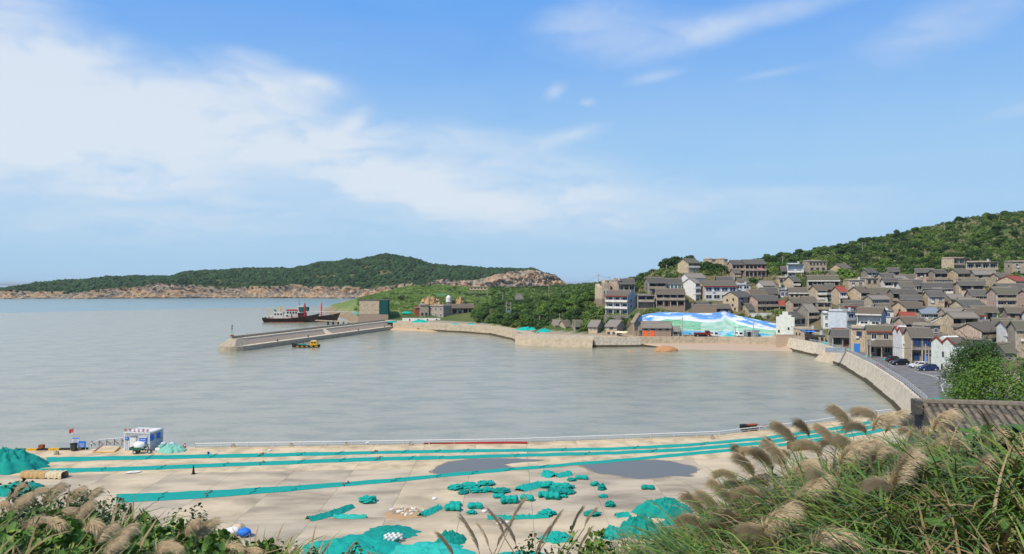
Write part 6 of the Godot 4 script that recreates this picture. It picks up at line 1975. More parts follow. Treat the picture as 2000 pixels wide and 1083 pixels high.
func make_nets() -> void:
	net_strip("farthest net strip, running past the white site cabin", [[92, 893, 903], [180, 892, 900], [300, 889.5, 897.5], [420, 887.5, 895], [560, 885, 892], [720, 881.5, 887.5], [900, 878, 884], [1060, 876.5, 882], [1200, 874, 879.5], [1340, 867, 872.5], [1480, 855, 860.5], [1620, 836, 842], [1700, 822, 828], [1776, 806, 812]], [[280, 0], [400, 0], [494, 1], [570, 0], [645, 0], [712, 1], [776, 0], [836, 0], [900, 0], [1100, 0], [1250, 0], [1400, 0]])
	net_strip("second net strip from the water, starting beside the covered pallet", [[72, 915, 924], [150, 914.5, 923], [280, 911, 918.5], [420, 905, 912.5], [560, 900, 907.5], [720, 893.5, 901], [900, 890, 896.5], [1060, 885.5, 891.5], [1200, 882, 888], [1340, 875, 881.5], [1480, 863, 869.5], [1620, 844.5, 851], [1700, 831, 838], [1776, 814, 821]], [[190, 0], [300, 0], [415, 0], [485, 1], [562, 0], [643, 0], [714, 1], [782, 0], [843, 0], [1000, 0], [1150, 0], [1300, 0]])
	net_strip("diagonal net strip crossing the long puddle", [[228, 965, 982], [320, 962, 978], [400, 958.5, 973], [520, 952, 963.5], [640, 944, 953], [770, 934.5, 942], [900, 922.5, 929], [1030, 911.5, 917], [1150, 901.5, 907], [1240, 894, 899.5], [1340, 884, 890], [1480, 872, 878], [1620, 853.5, 860], [1700, 841, 848], [1776, 823, 830]], [[305, 0], [390, 1], [475, 0], [552, 0], [648, 1], [745, 0], [830, 0], [905, 0], [985, 0], [1060, 0]])
	var L := [
		["lump", 719, 981, 31, 20, 0.0, "round net bundle lying alone left of the rubble patch", "net"],
		["roll", 884, 997, 34, 14, 0.1, "tied net roll right of the twisted net piece, lower one", "net"], ["roll", 889, 988, 26, 10, -0.1, "tied net roll stacked behind the roll by the twisted piece", "net"],
		["roll", 928, 993, 30, 13, 0.3, "curved tied net roll below the cluster of small bundles", "net"], ["lump", 921, 1003, 18, 11, 0.0, "small net lump joined to the curved net roll", "net"],
		["lump", 890, 955, 30, 13, 0.1, "leftmost crumpled bundle of the small net cluster", "net"], ["lump", 915, 951, 38, 12, -0.2, "long bundle across the top of the small net cluster", "net"], ["lump", 905, 964, 20, 13, 0.3, "lowest bundle of the small net cluster", "net_deep"], ["lump", 930, 961, 24, 13, 0.0, "middle bundle of the small net cluster", "net"], ["lump", 951, 960, 26, 13, 0.2, "right bundle of the small net cluster", "net"], ["lump", 949, 947, 32, 13, 0.0, "bundle lying just behind the small net cluster", "net"], ["lump", 978, 961, 32, 13, 0.3, "bundle trailing a loose end right of the small net cluster", "net_deep"],
		["roll", 974, 972, 24, 10, 0.0, "short net roll beside the fat tied bale", "net"], ["roll", 995, 983, 36, 17, -0.1, "fat tied net bale left of the long folded net", "net"],
		["roll", 1029, 977, 28, 13, 0.0, "tied net roll at the foot of the long folded net", "net"],
		["lump", 1071, 952, 30, 17, 0.1, "net bundle under the two fan shaped nets, left one", "net"], ["lump", 1099, 954, 38, 17, 0.0, "net bundle under the two fan shaped nets, right one", "net"], ["lump", 1093, 962, 50, 12, 0.0, "wide flat net bundle above the double bale", "net_deep"],
		["roll", 1078, 975, 32, 16, 0.0, "larger half of the double net bale", "net"], ["roll", 1058, 971, 16, 13, 0.1, "smaller half of the double net bale", "net"], ["lump", 1101, 971, 15, 9, 0.3, "small loose net end right of the double bale", "net"],
		["roll", 1136, 936, 26, 9, 0.1, "slim net roll right of the fan shaped nets", "net"], ["lump", 1116, 939, 16, 10, 0.0, "small net knot at the slim roll's left end", "net_deep"],
		["lump", 1162, 948, 18, 12, 0.4, "upper bundle of the pair left of the large puddle", "net"], ["lump", 1175, 956, 18, 18, 1.0, "lower bundle of the pair left of the large puddle", "net_deep"],
		["lump", 1178, 971, 17, 9, 0.2, "tiny net bundle below the pair near the puddle", "net"], ["lump", 1191, 989, 19, 17, 0.0, "upright cone shaped net bundle on the open concrete", "net_deep"], ["roll", 1265, 956, 27, 10, -0.3, "lone net roll below the large puddle", "net_deep"],
		["lump", 1156, 1006, 30, 14, 0.0, "loose net tangle left of the big dome heap", "net_deep"], ["lump", 1068, 1005, 34, 14, 0.2, "net lump at the end of the long flat tail", "net"]]
	for b in L: bundle(b[0], b[1], b[2], b[3], b[4], b[5], b[6], b[7])
	# flat and folded pieces
	for b in [[647, 1003, 104, 12, 0.87, "long pleated net folded into a slanting plank", "net_deep"], [684, 1011, 64, 5, 0.03, "short flat net scrap beside the pleated net", "net_pale"], [840, 1000, 62, 10, 1.2, "twisted upright net piece beside the rubble patch", "net"], [1034, 952, 66, 15, 0.98, "long folded net lying between the two bales", "net"], [1073, 927, 34, 15, -0.8, "left of the two fan shaped nets", "net"], [1098, 928, 40, 11, 0.9, "right of the two fan shaped nets", "net"], [1012, 1012, 120, 5, 0.05, "long flat net tail at the quay's near side", "net"], [1215, 1008, 30, 8, 0.2, "small flat net beside the big dome heap", "net"]]:
		bundle("sheet", b[0], b[1], b[2], b[3], b[4], b[5], b[6])
	# heaps
	var g := "large net heaps on the quay"
	for b in [["heap", 1294, 1000, 108, 30, 0.1, "wide rumpled net heap below the large puddle", "net_deep"], ["heap", 1246, 1042, 88, 40, 0.0, "smooth dome shaped net heap behind the bushes", "net_deep"], ["heap", 1196, 1048, 50, 24, 0.3, "ragged net heap left of the smooth dome", "net"], ["heap", 1335, 1040, 130, 30, -0.1, "long low net heap right of the smooth dome", "net_deep"], ["heap", 1085, 1052, 70, 14, 0.0, "low net heap behind the roadside bushes", "net"],
		["heap", 12, 915, 150, 40, 0.1, "huge net heap at the photo's left edge", "net_deep"], ["heap", 40, 960, 100, 20, 0.2, "smaller net heap behind the left plumes", "net_deep"], ["heap", 338, 881, 52, 16, 0.0, "pale mint net and float heap beside the white cabin", "net_mint"], ["heap", 322, 882, 24, 9, 0.2, "mint net scrap heap with white bags", "net_mint"],
		["heap", 690, 1072, 190, 20, 0.1, "sprawling teal net pile at the foot of the bank, left part", "net"], ["heap", 765, 1040, 110, 10, 0.0, "thin weedy net pile around the rubble", "net_deep"], ["heap", 838, 1082, 170, 16, 0.0, "flat spread net right of the grey floats", "net_pale"], ["heap", 880, 1058, 64, 24, 0.4, "tall tangled net pile at the sprawl's right end", "net_deep"], ["heap", 1020, 1092, 120, 12, 0.0, "net spread along the near edge of the yard", "net"], ["heap", 1500, 935, 60, 10, 0.1, "black net heap behind the plumes", "net_black"], ["heap", 1450, 950, 66, 10, 0.0, "second black net heap nearer the plumes", "net_black"]]:
		bundle(b[0], b[1], b[2], b[3], b[4], b[5], b[6], b[7], QUAY, g)
	g = "nets piled round the village shore"
	for b in [[1822, 781, 40, 7, 0.2, "teal net spread on the road beside the tiled roof", "net", "sheet"], [1037, 645, 58, 11, 0.0, "large teal net heap on the promenade left of the huts", "net", "heap"], [1063, 649, 32, 11, 0.1, "teal net heap end touching the leftmost hut", "net", "heap"], [820, 630, 30, 9, 0.0, "teal net heap before the low white yard wall", "net", "heap"], [794, 621, 20, 7, 0.1, "teal net on the slope left of the harbour office", "net", "heap"], [889, 634, 16, 4, 0.0, "small teal net right of the harbour office", "net", "heap"], [921, 634, 20, 4, 0.0, "teal net heap near the wooded shore", "net", "heap"], [943, 634, 15, 5, 0.2, "teal net heap at the start of the woods", "net", "heap"], [765, 630, 26, 5, 0.0, "dark teal net beside the netted building", "net_deep", "heap"],
		[1428, 657, 30, 3, 0.0, "thin teal net along the beach wall", "net", "heap"], [1612, 672, 34, 6, 0.2, "teal net heap in front of the grey shop", "net", "heap"], [1660, 684, 18, 6, 0.0, "teal net heap before the blue door house", "net", "heap"], [1567, 664, 20, 5, 0.0, "teal net heap beside the dark awning", "net", "heap"], [1693, 697, 16, 4, 0.2, "small teal net by the porch posts", "net", "heap"], [1731, 703, 14, 4, 0.2, "small teal net beside the maroon car", "net", "heap"], [862, 574, 28, 3, 0.0, "teal net spread on the headland grass", "net", "heap"]]:
		var h0 := ROAD
		if b[0] == 862 or b[0] == 794:
			var o := bundle(b[7], b[0], b[1], b[2], b[3], b[4], b[5], b[6], ROAD, g, 520.0 if b[0] == 862 else 418.0)
			var dd := 520.0 if b[0] == 862 else 418.0
			var w := atd(b[0], b[1], dd)
			o.position = Vector3(w.x, ground(w.x, dd) + 0.1, w.z)
			continue
		bundle(b[7], b[0], b[1], b[2], b[3], b[4], b[5], b[6], h0, g)

# ---------------------------------------------------------------- things on the quay
func cone(label: String, pos: Vector3, striped: bool, h := 0.75) -> void:
	var t := thing("traffic_cone", label, "traffic cone", pos, 0.0, "traffic cones on the quay")
	ubox(t, "base", Vector3(0, 0.03, 0), Vector3(0.42, 0.06, 0.42), M["rubber"])
	for k in 4:
		var m := MB.new()
		m.tube(Vector3(0, 0.05 + (h - 0.05) * k / 4.0, 0), Vector3(0, 0.05 + (h - 0.05) * (k + 1) / 4.0, 0), lerpf(0.17, 0.04, k / 4.0), lerpf(0.17, 0.04, (k + 1) / 4.0), 12)
		part(t, "band", m.mesh(), (M["paint_red"] if k % 2 == 0 else M["paint_white"]) if striped else M["black"])

func make_quay_things() -> void:
	rng.seed = 31
	# site cabin
	var p := at(243, 880.5, QUAY)
	var t := thing("site_cabin", "white ribbed metal cabin with red roof lettering on the quay", "cabin", p, -0.12)
	var W := 3.65
	var D := 3.0
	var Hc := 2.35
	var shell := mat("cabin_white", lin(0.6, 0.63, 0.68), 0.5, T["grime"], 3.0)
	ubox(t, "wall", Vector3(W * 0.5, Hc * 0.5, -D * 0.5), Vector3(W - 0.1, Hc, D - 0.1), shell)
	for k in 15:
		var x := 0.16 + k * 0.237
		if x > 0.8 and x < 1.75: continue
		ubox(t, "rib", Vector3(x, Hc * 0.5, -0.03), Vector3(0.1, Hc - 0.1, 0.06), shell)
	for k in 12: ubox(t, "rib", Vector3(W - 0.03, Hc * 0.5, -0.2 - k * 0.235), Vector3(0.06, Hc - 0.1, 0.1), shell)
	for x in [0.05, W - 0.05]:
		for z in [-0.05, -D + 0.05]: ubox(t, "corner_post", Vector3(x, Hc * 0.5, z), Vector3(0.12, Hc + 0.05, 0.12), M["frame_white"])
	ubox(t, "roof", Vector3(W * 0.5, Hc + 0.07, -D * 0.5), Vector3(W + 0.1, 0.14, D + 0.1), M["frame_white"])
	var dr := ubox(t, "door", Vector3(1.28, 1.0, 0.0), Vector3(0.85, 2.0, 0.08), M["frame_white"])
	ubox(dr, "handle", Vector3(0.36, -0.05, 0.9), Vector3(0.06, 0.08, 0.9), M["frame_dark"])
	ubox(t, "door_hood", Vector3(1.28, 2.04, 0.08), Vector3(1.0, 0.08, 0.2), M["trim_grey"])
	var nb := ubox(t, "notice_board", Vector3(2.75, 1.4, 0.04), Vector3(0.95, 0.85, 0.06), M["paint_blue"])
	for k in 4: ubox(nb, "text_line", Vector3(-0.2 + 0.4 * (k % 2), 0.22 - 0.3 * (k / 2), 0.6), Vector3(0.28, 0.1, 0.3), M["frame_white"])
	ubox(t, "notice_frame", Vector3(2.75, 1.88, 0.05), Vector3(1.05, 0.12, 0.08), M["frame_white"])
	var np := ubox(t, "name_plate", Vector3(0.4, 1.68, 0.04), Vector3(0.52, 0.4, 0.06), M["paint_blue"])
	ubox(np, "text_line", Vector3(0, 0.05, 0.6), Vector3(0.5, 0.2, 0.3), M["frame_white"])
	for k in 2: ubox(t, "side_sign", Vector3(W + 0.04, 1.75, -0.5 - k * 1.4), Vector3(0.06, 0.75, 0.8), M["paint_blue"])
	# roof lettering, stroke by stroke: x0, y0, x1, y1 on a unit square
	var glyphs := [[[0.1, 0, 0.1, 1], [0, 0.7, 0.3, 0.7], [0, 0.35, 0.3, 0.5], [0.65, 0.85, 0.65, 1], [0.35, 0.82, 1, 0.82], [0.35, 0.55, 1, 0.55], [0.35, 0.3, 1, 0.3], [0.55, 0.5, 0.4, 0.05], [0.75, 0.5, 0.95, 0.0]],
		[[0, 0.95, 0.4, 0.95], [0.35, 0.95, 0.3, 0.5], [0.05, 0.9, 0.05, 0.5], [0.05, 0.5, 0.42, 0.5], [0.42, 0.5, 0.36, 0.0], [0, 0.25, 0.3, 0.25], [0.5, 0.9, 0.95, 0.1], [0.95, 0.9, 0.5, 0.1]],
		[[0.5, 0.6, 0.5, 1], [0.5, 0.82, 0.85, 0.82], [0.2, 0.6, 0.8, 0.6], [0.2, 0.3, 0.8, 0.3], [0.2, 0.3, 0.2, 0.6], [0.8, 0.3, 0.8, 0.6], [0.1, 0.0, 0.2, 0.18], [0.4, 0.0, 0.42, 0.18], [0.65, 0.0, 0.6, 0.18], [0.95, 0.0, 0.82, 0.18]],
		[[0.1, 0.95, 0.4, 0.95], [0.6, 0.95, 0.95, 0.95], [0.05, 0.75, 0.95, 0.75], [0.05, 0.6, 0.05, 0.75], [0.95, 0.6, 0.95, 0.75], [0.25, 0.0, 0.25, 0.58], [0.25, 0.55, 0.75, 0.55], [0.75, 0.35, 0.75, 0.55], [0.25, 0.35, 0.75, 0.35], [0.25, 0.18, 0.82, 0.18], [0.25, 0.0, 0.82, 0.0], [0.82, 0.0, 0.82, 0.18]],
		[[0, 0.9, 0.35, 0.9], [0, 0.5, 0.35, 0.5], [0, 0.1, 0.38, 0.1], [0.18, 0.1, 0.18, 0.9], [0.45, 0.95, 0.95, 0.95], [0.45, 0.45, 0.45, 0.95], [0.95, 0.45, 0.95, 0.95], [0.45, 0.7, 0.95, 0.7], [0.45, 0.45, 0.95, 0.45], [0.7, 0.0, 0.7, 0.95], [0.45, 0.22, 0.95, 0.22], [0.4, 0.0, 1.0, 0.0]],
		[[0.15, 0.85, 0.9, 0.85], [0.9, 0.65, 0.9, 0.85], [0.15, 0.65, 0.9, 0.65], [0.15, 0.3, 0.15, 0.85], [0.0, 0.0, 0.15, 0.4], [0.5, 0.45, 0.5, 0.6], [0.25, 0.45, 0.95, 0.45], [0.5, 0.42, 0.3, 0.0], [0.5, 0.27, 0.85, 0.27], [0.85, 0.27, 0.78, 0.0]]]
	for k in 6:
		var m := MB.new()
		for s in glyphs[k]:
			m.tube(Vector3(s[0] * 0.36, s[1] * 0.42, 0), Vector3(s[2] * 0.36, s[3] * 0.42, 0), 0.028, 0.028, 4)
		part(t, "letter", m.mesh(), M["paint_red"], Vector3(0.08 + k * 0.62, Hc + 0.22, 0.0))
	var fr := MB.new()
	for y in [0.2, 0.66]:
		fr.path([Vector3(0, Hc + y, -0.06), Vector3(W, Hc + y, -0.06), Vector3(W, Hc + y, -D)], 0.025, 0.025, 4)
	for k in 7: fr.tube(Vector3(W * k / 6.0, Hc + 0.1, -0.06), Vector3(W * k / 6.0, Hc + 0.68, -0.06), 0.02, 0.02, 4)
	part(t, "sign_frame", fr.mesh(), M["steel"])
	# cargo tricycle with a white sack
	var c := thing("cargo_tricycle", "dark green cargo tricycle loaded with a white sack by the cabin", "tricycle", at(276, 886, QUAY), -0.05)
	var green := mat("trike_green", lin(0.03, 0.11, 0.07), 0.5)
	ubox(c, "bed", Vector3(-0.5, 0.55, 0), Vector3(1.5, 0.08, 1.0), green)
	for s in [-1.0, 1.0]:
		ubox(c, "side_panel", Vector3(-0.5, 0.72, s * 0.5), Vector3(1.5, 0.3, 0.05), green)
		wheel(c, Vector3(-0.6, 0.28, s * 0.42), 0.28, 0.12)
	ubox(c, "tail_board", Vector3(-1.26, 0.72, 0), Vector3(0.05, 0.3, 1.0), green)
	wheel(c, Vector3(1.15, 0.28, 0), 0.28, 0.12)
	ubox(c, "saddle", Vector3(0.5, 0.85, 0), Vector3(0.5, 0.14, 0.35), M["black"])
	var fk := MB.new()
	fk.tube(Vector3(0.2, 0.5, 0), Vector3(0.95, 0.5, 0), 0.09, 0.09); fk.tube(Vector3(1.15, 0.3, 0), Vector3(0.9, 1.15, 0), 0.06, 0.05); fk.tube(Vector3(0.86, 1.15, -0.38), Vector3(0.86, 1.15, 0.38), 0.03, 0.03)
	part(c, "fork", fk.mesh(), M["frame_dark"])
	var sk := whole("white_sack", lump(5, 16, 10, 0.3), mat("sack_white", lin(0.72, 0.71, 0.68), 0.9), "bulging white sack on the cargo tricycle", "sack", "", at(276, 886, QUAY) + Vector3(-0.2, 1.05, 0))
	sk.scale = Vector3(0.75, 0.52, 0.5)
	# cones
	cone("dark plain cone beside the mint net heap", at(325.5, 881.5, QUAY), false, 0.8)
	cone("red and white cone at the right side of the mint heap", at(347.5, 879.5, QUAY), true)
	cone("taller red and white cone near the railing", at(358, 878.5, QUAY), true, 0.85)
	cone("red and white cone farthest right of the mint heap", at(361.5, 875, QUAY), true, 0.9)
	cone("lone black cone standing in the open yard", at(378.5, 926, QUAY), false, 1.05)
	# notice boards, bin, flag
	for q in [[142, 155, 855, 866, "white notice board with a blue header beside the bin", true], [154, 168, 862, 874, "blue information board beside the bin", false]]:
		var a := at(q[0], 880, QUAY)
		var s := -a.z / FOCAL
		var o := thing("notice_board", q[4], "notice board", a, 0.05)
		var w: float = (q[1] - q[0]) * s
		var y0: float = (880 - q[3]) * s
		var y1: float = (880 - q[2]) * s
		for x in [0.04, w - 0.04]: ubox(o, "post", Vector3(x, y1 * 0.5, -0.03), Vector3(0.06, y1, 0.06), M["steel"])
		var bd := ubox(o, "board", Vector3(w * 0.5, (y0 + y1) * 0.5, 0.03), Vector3(w, y1 - y0, 0.05), M["frame_white"] if q[5] else M["paint_blue"])
		if q[5]: ubox(bd, "header", Vector3(0, 0.4, 0.6), Vector3(0.98, 0.18, 0.3), M["paint_blue"])
		for k in 4: ubox(bd, "text_line", Vector3(-0.05 * (k % 2), 0.15 - 0.17 * k, 0.62), Vector3(0.7 - 0.12 * (k % 2), 0.06, 0.3), mat("print_grey", lin(0.25, 0.3, 0.4), 0.8) if q[5] else M["bluewhite"])
	var bin := thing("wheelie_bin", "dark wheeled rubbish bin under the notice boards", "bin", at(145, 881, QUAY))
	var bb := MB.new()
	bb.hexa([Vector3(-0.25, 0.08, 0.25), Vector3(0.25, 0.08, 0.25), Vector3(0.25, 0.08, -0.25), Vector3(-0.25, 0.08, -0.25), Vector3(-0.32, 0.95, 0.32), Vector3(0.32, 0.95, 0.32), Vector3(0.32, 0.95, -0.32), Vector3(-0.32, 0.95, -0.32)])
	part(bin, "body", bb.mesh(), mat("bin_grey", lin(0.04, 0.05, 0.055), 0.6))
	ubox(bin, "lid", Vector3(0, 1.0, 0), Vector3(0.7, 0.1, 0.7), M["black"])
	for s in [-1.0, 1.0]: wheel(bin, Vector3(s * 0.22, 0.1, -0.25), 0.1, 0.06)
	var fl := thing("flag_pole", "thin pole with small red flag at the quay edge", "flag", at(144, 876, QUAY))
	var fm := MB.new()
	fm.tube(Vector3.ZERO, Vector3(0, 2.9, 0), 0.025, 0.02)
	part(fl, "pole", fm.mesh(), M["steel"])
	part(fl, "flag", surf(6, 4, func(i: int, j: int) -> Vector3: return Vector3(-0.09 * i, 2.2 + 0.14 * j - 0.035 * i, 0.06 * sin(i * 1.3))), mat("flag_red", lin(0.55, 0.06, 0.05), 0.8))
	# black and yellow kerb
	var kb := thing("edge_kerb", "black and yellow striped kerb along the quay edge", "kerb")
	for k in 13:
		var x := -66.0 + k * 1.0 * 0.72
		var z := -edge_dep(x) + 0.4
		ubox(kb, "stripe", Vector3(x, QUAY + 0.17, z), Vector3(0.71, 0.24, 0.4), M["paint_yellow"] if (k / 2) % 2 else M["paint_black"])
	var box := thing("cable_reel", "rusty brown winch box near the striped kerb", "winch", at(82, 880, QUAY))
	ubox(box, "housing", Vector3(0, 0.55, 0), Vector3(0.6, 0.45, 0.5), M["orange_rust"])
	ubox(box, "stand", Vector3(0, 0.17, 0), Vector3(0.25, 0.34, 0.25), M["black"])
	# ramp with yellow edges and barrier
	var rp := thing("loading_ramp", "pale pink and yellow edged ramp left of the cabin", "ramp")
	var r0 := [at(183, 884, QUAY), at(224, 884, QUAY), at(236, 876, QUAY), at(200, 875, QUAY)]
	var rm := MB.new()
	rm.quad(r0[0] + Vector3(0, 0.03, 0), r0[1] + Vector3(0, 0.03, 0), r0[2] + Vector3(0, 0.3, 0), r0[3] + Vector3(0, 0.3, 0))
	rm.quad(r0[1] + Vector3(0, 0.0, 0), r0[2] + Vector3(0, 0.0, 0), r0[2] + Vector3(0, 0.3, 0), r0[1] + Vector3(0, 0.03, 0))
	part(rp, "deck", rm.mesh(), M["apron_b"])
	var e1 := MB.new()
	e1.path([r0[0] + Vector3(0, 0.06, 0), r0[1] + Vector3(0, 0.06, 0), r0[2] + Vector3(0, 0.33, 0)], 0.07, 0.07, 4)
	part(rp, "yellow_edge", e1.mesh(), M["paint_yellow"])
	var e2 := MB.new()
	e2.path([r0[0] + Vector3(0, 0.06, 0), r0[3] + Vector3(0, 0.33, 0)], 0.12, 0.12, 4)
	part(rp, "red_edge", e2.mesh(), mat("faded_red", lin(0.5, 0.2, 0.2), 0.8))
	var br := thing("ramp_barrier", "white and rust barrier rail behind the ramp", "barrier")
	var q0 := at(178, 872, QUAY)
	var q1 := at(240, 869, QUAY)
	var bm := MB.new()
	bm.path([q0 + Vector3(0, 0.3, 0), q0.lerp(q1, 0.3) + Vector3(0, 0.85, 0), q1 + Vector3(0, 0.95, 0)], 0.07, 0.07, 6)
	part(br, "rail", bm.mesh(), M["frame_white"])
	for k in 5:
		var q := q0.lerp(q1, 0.02 + 0.24 * k)
		var st := MB.new()
		st.tube(q, q + Vector3(0, 0.35 if k == 0 else 0.85, 0), 0.05, 0.05); st.tube(q + Vector3(0, 0.7, 0), q + Vector3(0.6, 0.15, 0), 0.05, 0.05)
		part(br, "stay", st.mesh(), M["orange_rust"])
	# concrete blocks on the apron
	for q in [[456, 874, "left of the first red net float"], [569, 872.5, "under the railing, second from the left"], [677, 870.5, "above the red seam marks"], [802, 870, "left of the red pipe"], [1391, 857, "near the plumes"], [111, 888, "left of the ramp"]]:
		var o := thing("concrete_block", "small grey concrete anchor block %s" % q[2], "concrete block", at(q[0], q[1], QUAY), 0.2, "anchor blocks on the quay")
		var m := MB.new()
		m.hexa([Vector3(-0.26, 0, 0.26), Vector3(0.26, 0, 0.26), Vector3(0.26, 0, -0.26), Vector3(-0.26, 0, -0.26), Vector3(-0.21, 0.42, 0.21), Vector3(0.21, 0.42, 0.21), Vector3(0.21, 0.42, -0.21), Vector3(-0.21, 0.42, -0.21)])
		part(o, "block", m.mesh(), M["cement"])
		ubox(o, "lifting_eye", Vector3(0, 0.45, 0), Vector3(0.08, 0.1, 0.16), M["black"])
	# covered pallet
	var pal := thing("covered_pallet", "low pallet stack under tan and cream sheeting", "pallet", at(48, 932, QUAY), -0.06)
	for k in 8: ubox(pal, "board", Vector3(0.3 + k * 0.62, 0.08, 0), Vector3(0.5, 0.14, 1.1), M["door_wood"])
	for q in [[0.0, 2.9, "tan", lin(0.5, 0.34, 0.15)], [2.95, 4.9, "cream", lin(0.66, 0.56, 0.38)]]:
		var f := func(i: int, j: int) -> Vector3:
			var u := i / 16.0
			var pr := [Vector2(0.66, 0.1), Vector2(0.6, 0.62), Vector2(0.4, 0.72), Vector2(-0.4, 0.74), Vector2(-0.6, 0.6), Vector2(-0.66, 0.1)]
			var w: Vector2 = pr[j]
			return Vector3(lerpf(q[0], q[1], u), w.y + 0.06 * sin(u * 19.0 + j), w.x + 0.07 * sin(u * 31.0) * (1.0 if j in [0, 5] else 0.3))
		part(pal, q[2] + "_sheet", surf(16, 5, f), mat("sheet_" + q[2], q[3], 0.85, T["grime"], 1.5))
	# winch frame by the railing on the right
	var wf := thing("winch_frame", "black net winch with rusty pipe by the railing", "winch", at(1449, 843, QUAY), 0.3)
	ubox(wf, "drum_housing", Vector3(0.3, 0.55, 0), Vector3(0.9, 1.0, 0.8), M["black"])
	for k in 3: ubox(wf, "frame_bar", Vector3(1.3 + k * 0.5, 0.5, 0), Vector3(0.1, 0.9, 0.9), M["frame_dark"])
	ubox(wf, "top_bar", Vector3(1.6, 0.95, 0), Vector3(2.2, 0.08, 0.9), M["orange_rust"])
	var pp := MB.new()
	pp.tube(Vector3(2.6, 0.3, 0), Vector3(4.8, 0.5, -0.8), 0.14, 0.14); part(wf, "pipe", pp.mesh(), M["orange_rust"])
	var skp := thing("rusty_skip", "brown rusty skip half hidden by plumes", "skip", at(1557, 878, QUAY), 0.3)
	ubox(skp, "floor", Vector3(0, 0.1, 0), Vector3(2.2, 0.1, 1.4), M["orange_rust"])
	for s in [-1.0, 1.0]:
		ubox(skp, "side", Vector3(0, 0.5, s * 0.7), Vector3(2.2, 0.9, 0.08), M["orange_rust"])
		ubox(skp, "end", Vector3(s * 1.1, 0.5, 0), Vector3(0.08, 0.88, 1.32), M["door_wood"])
	# rubble and litter
	var patch := whole("sand_patch", lump(9, 24, 6, 0.4), mat("patch_sand", lin(0.5, 0.33, 0.18), 1.0, T["speck"], 1.5), "patch of brown sand under the white rubble", "sand patch", "", at(790, 1003, QUAY) + Vector3(0, -0.02, 0))
	patch.scale = Vector3(2.2, 0.07, 1.9)
	for k in 34:
		var a := rng.randf() * TAU
		var r := sqrt(rng.randf())
		var o := whole("rubble_chunk", lump(k, 7, 5, 0.5), [M["white"], M["cement"], M["trim_grey"], mat("plaster", lin(0.62, 0.55, 0.47), 0.9)][k % 4], "white or grey chunk in the rubble patch beside the twisted net", "rubble", "rubble chunks on the sand patch", at(794, 999, QUAY) + Vector3(cos(a) * r * 1.7, 0.05, sin(a) * r * 1.3), a)
		o.scale = Vector3(rng.randf_range(0.1, 0.34), rng.randf_range(0.05, 0.13), rng.randf_range(0.1, 0.2))
	for k in 30:
		var o := whole("net_float", lump(1, 10, 7, 0.03), [M["bluewhite"], mat("float_grey", lin(0.3, 0.4, 0.4), 0.5), M["white"]][k % 3], "grey ball float in the row between the teal nets", "float", "grey floats at the foot of the bank", at(752 + (k % 11) * 3.2 + rng.randf() * 1.5, 1054 + (k / 11) * 3.6, QUAY) + Vector3(0, 0.3 + 0.1 * (k % 3), 0))
		o.scale = Vector3.ONE * rng.randf_range(0.13, 0.17)
	for q in [[765, 1068, 22, "flat black tarpaulin under the grey floats"]]:
		var o := whole("black_tarpaulin", lump(22, 20, 6, 0.35), M["net_black"], q[3], "tarpaulin", "", at(q[0], q[1], QUAY))
		o.scale = Vector3(1.2, 0.15, 0.8)
	for q in [[527, 881, "small white sack near the farthest net strip"], [849, 975, "white tub above the twisted net"], [718, 866, "white scrap lying by the railing"], [975, 1023, "pale bag on the near concrete"], [989, 1022, "second pale bag beside the first on the near concrete"], [946, 1000, "tiny white scrap right of the curved roll"], [262, 923, "pale plastic sheet near the black cone"]]:
		var o := whole("litter_scrap", lump(int(q[0]), 9, 6, 0.4), M["white"], q[2], "litter", "", at(q[0], q[1], QUAY) + Vector3(0, 0.08, 0), 0.4)
		o.scale = Vector3(0.3, 0.16, 0.2) if q[0] != 262 else Vector3(0.9, 0.04, 0.5)
	var bk := thing("blue_bucket", "small blue bucket beside the farthest net strip", "bucket", at(407.5, 887, QUAY))
	var bq := MB.new()
	bq.tube(Vector3.ZERO, Vector3(0, 0.3, 0), 0.11, 0.15, 10)
	part(bk, "pail", bq.mesh(), mat("bucket_blue", lin(0.02, 0.05, 0.25), 0.5))
	for k in 7:
		var o := whole("white_bag", lump(40 + k, 10, 7, 0.3), [M["white"], M["net_mint"], M["bluewhite"]][k % 3], "pale plastic bag stuffed into the mint net heap", "bag", "bags on the mint net heap", at(312 + k * 5.5, 881 - (k % 3) * 2, QUAY) + Vector3(0, 0.25 + 0.25 * (k % 3), 0.4))
		o.scale = Vector3(0.4, 0.3, 0.3)

# ---------------------------------------------------------------- trees and scrub
func rdir() -> Vector3:
	var z := rng.randf_range(-1.0, 1.0)
	var a := rng.randf() * TAU
	var r := sqrt(1.0 - z * z)
	return Vector3(r * cos(a), z, r * sin(a))

func add_leaf(m: MB, p: Vector3, n: Vector3, s: float, aspect := 0.62) -> void:
	var u := n.cross(rdir()).normalized()
	var w := n.cross(u)
	var a := p - u * s
	var b := p + u * s
	var c := p + w * s * aspect + n * s * 0.15
	var d := p - w * s * aspect + n * s * 0.15
	m.tri(a, c, b)
	m.tri(a, b, d)

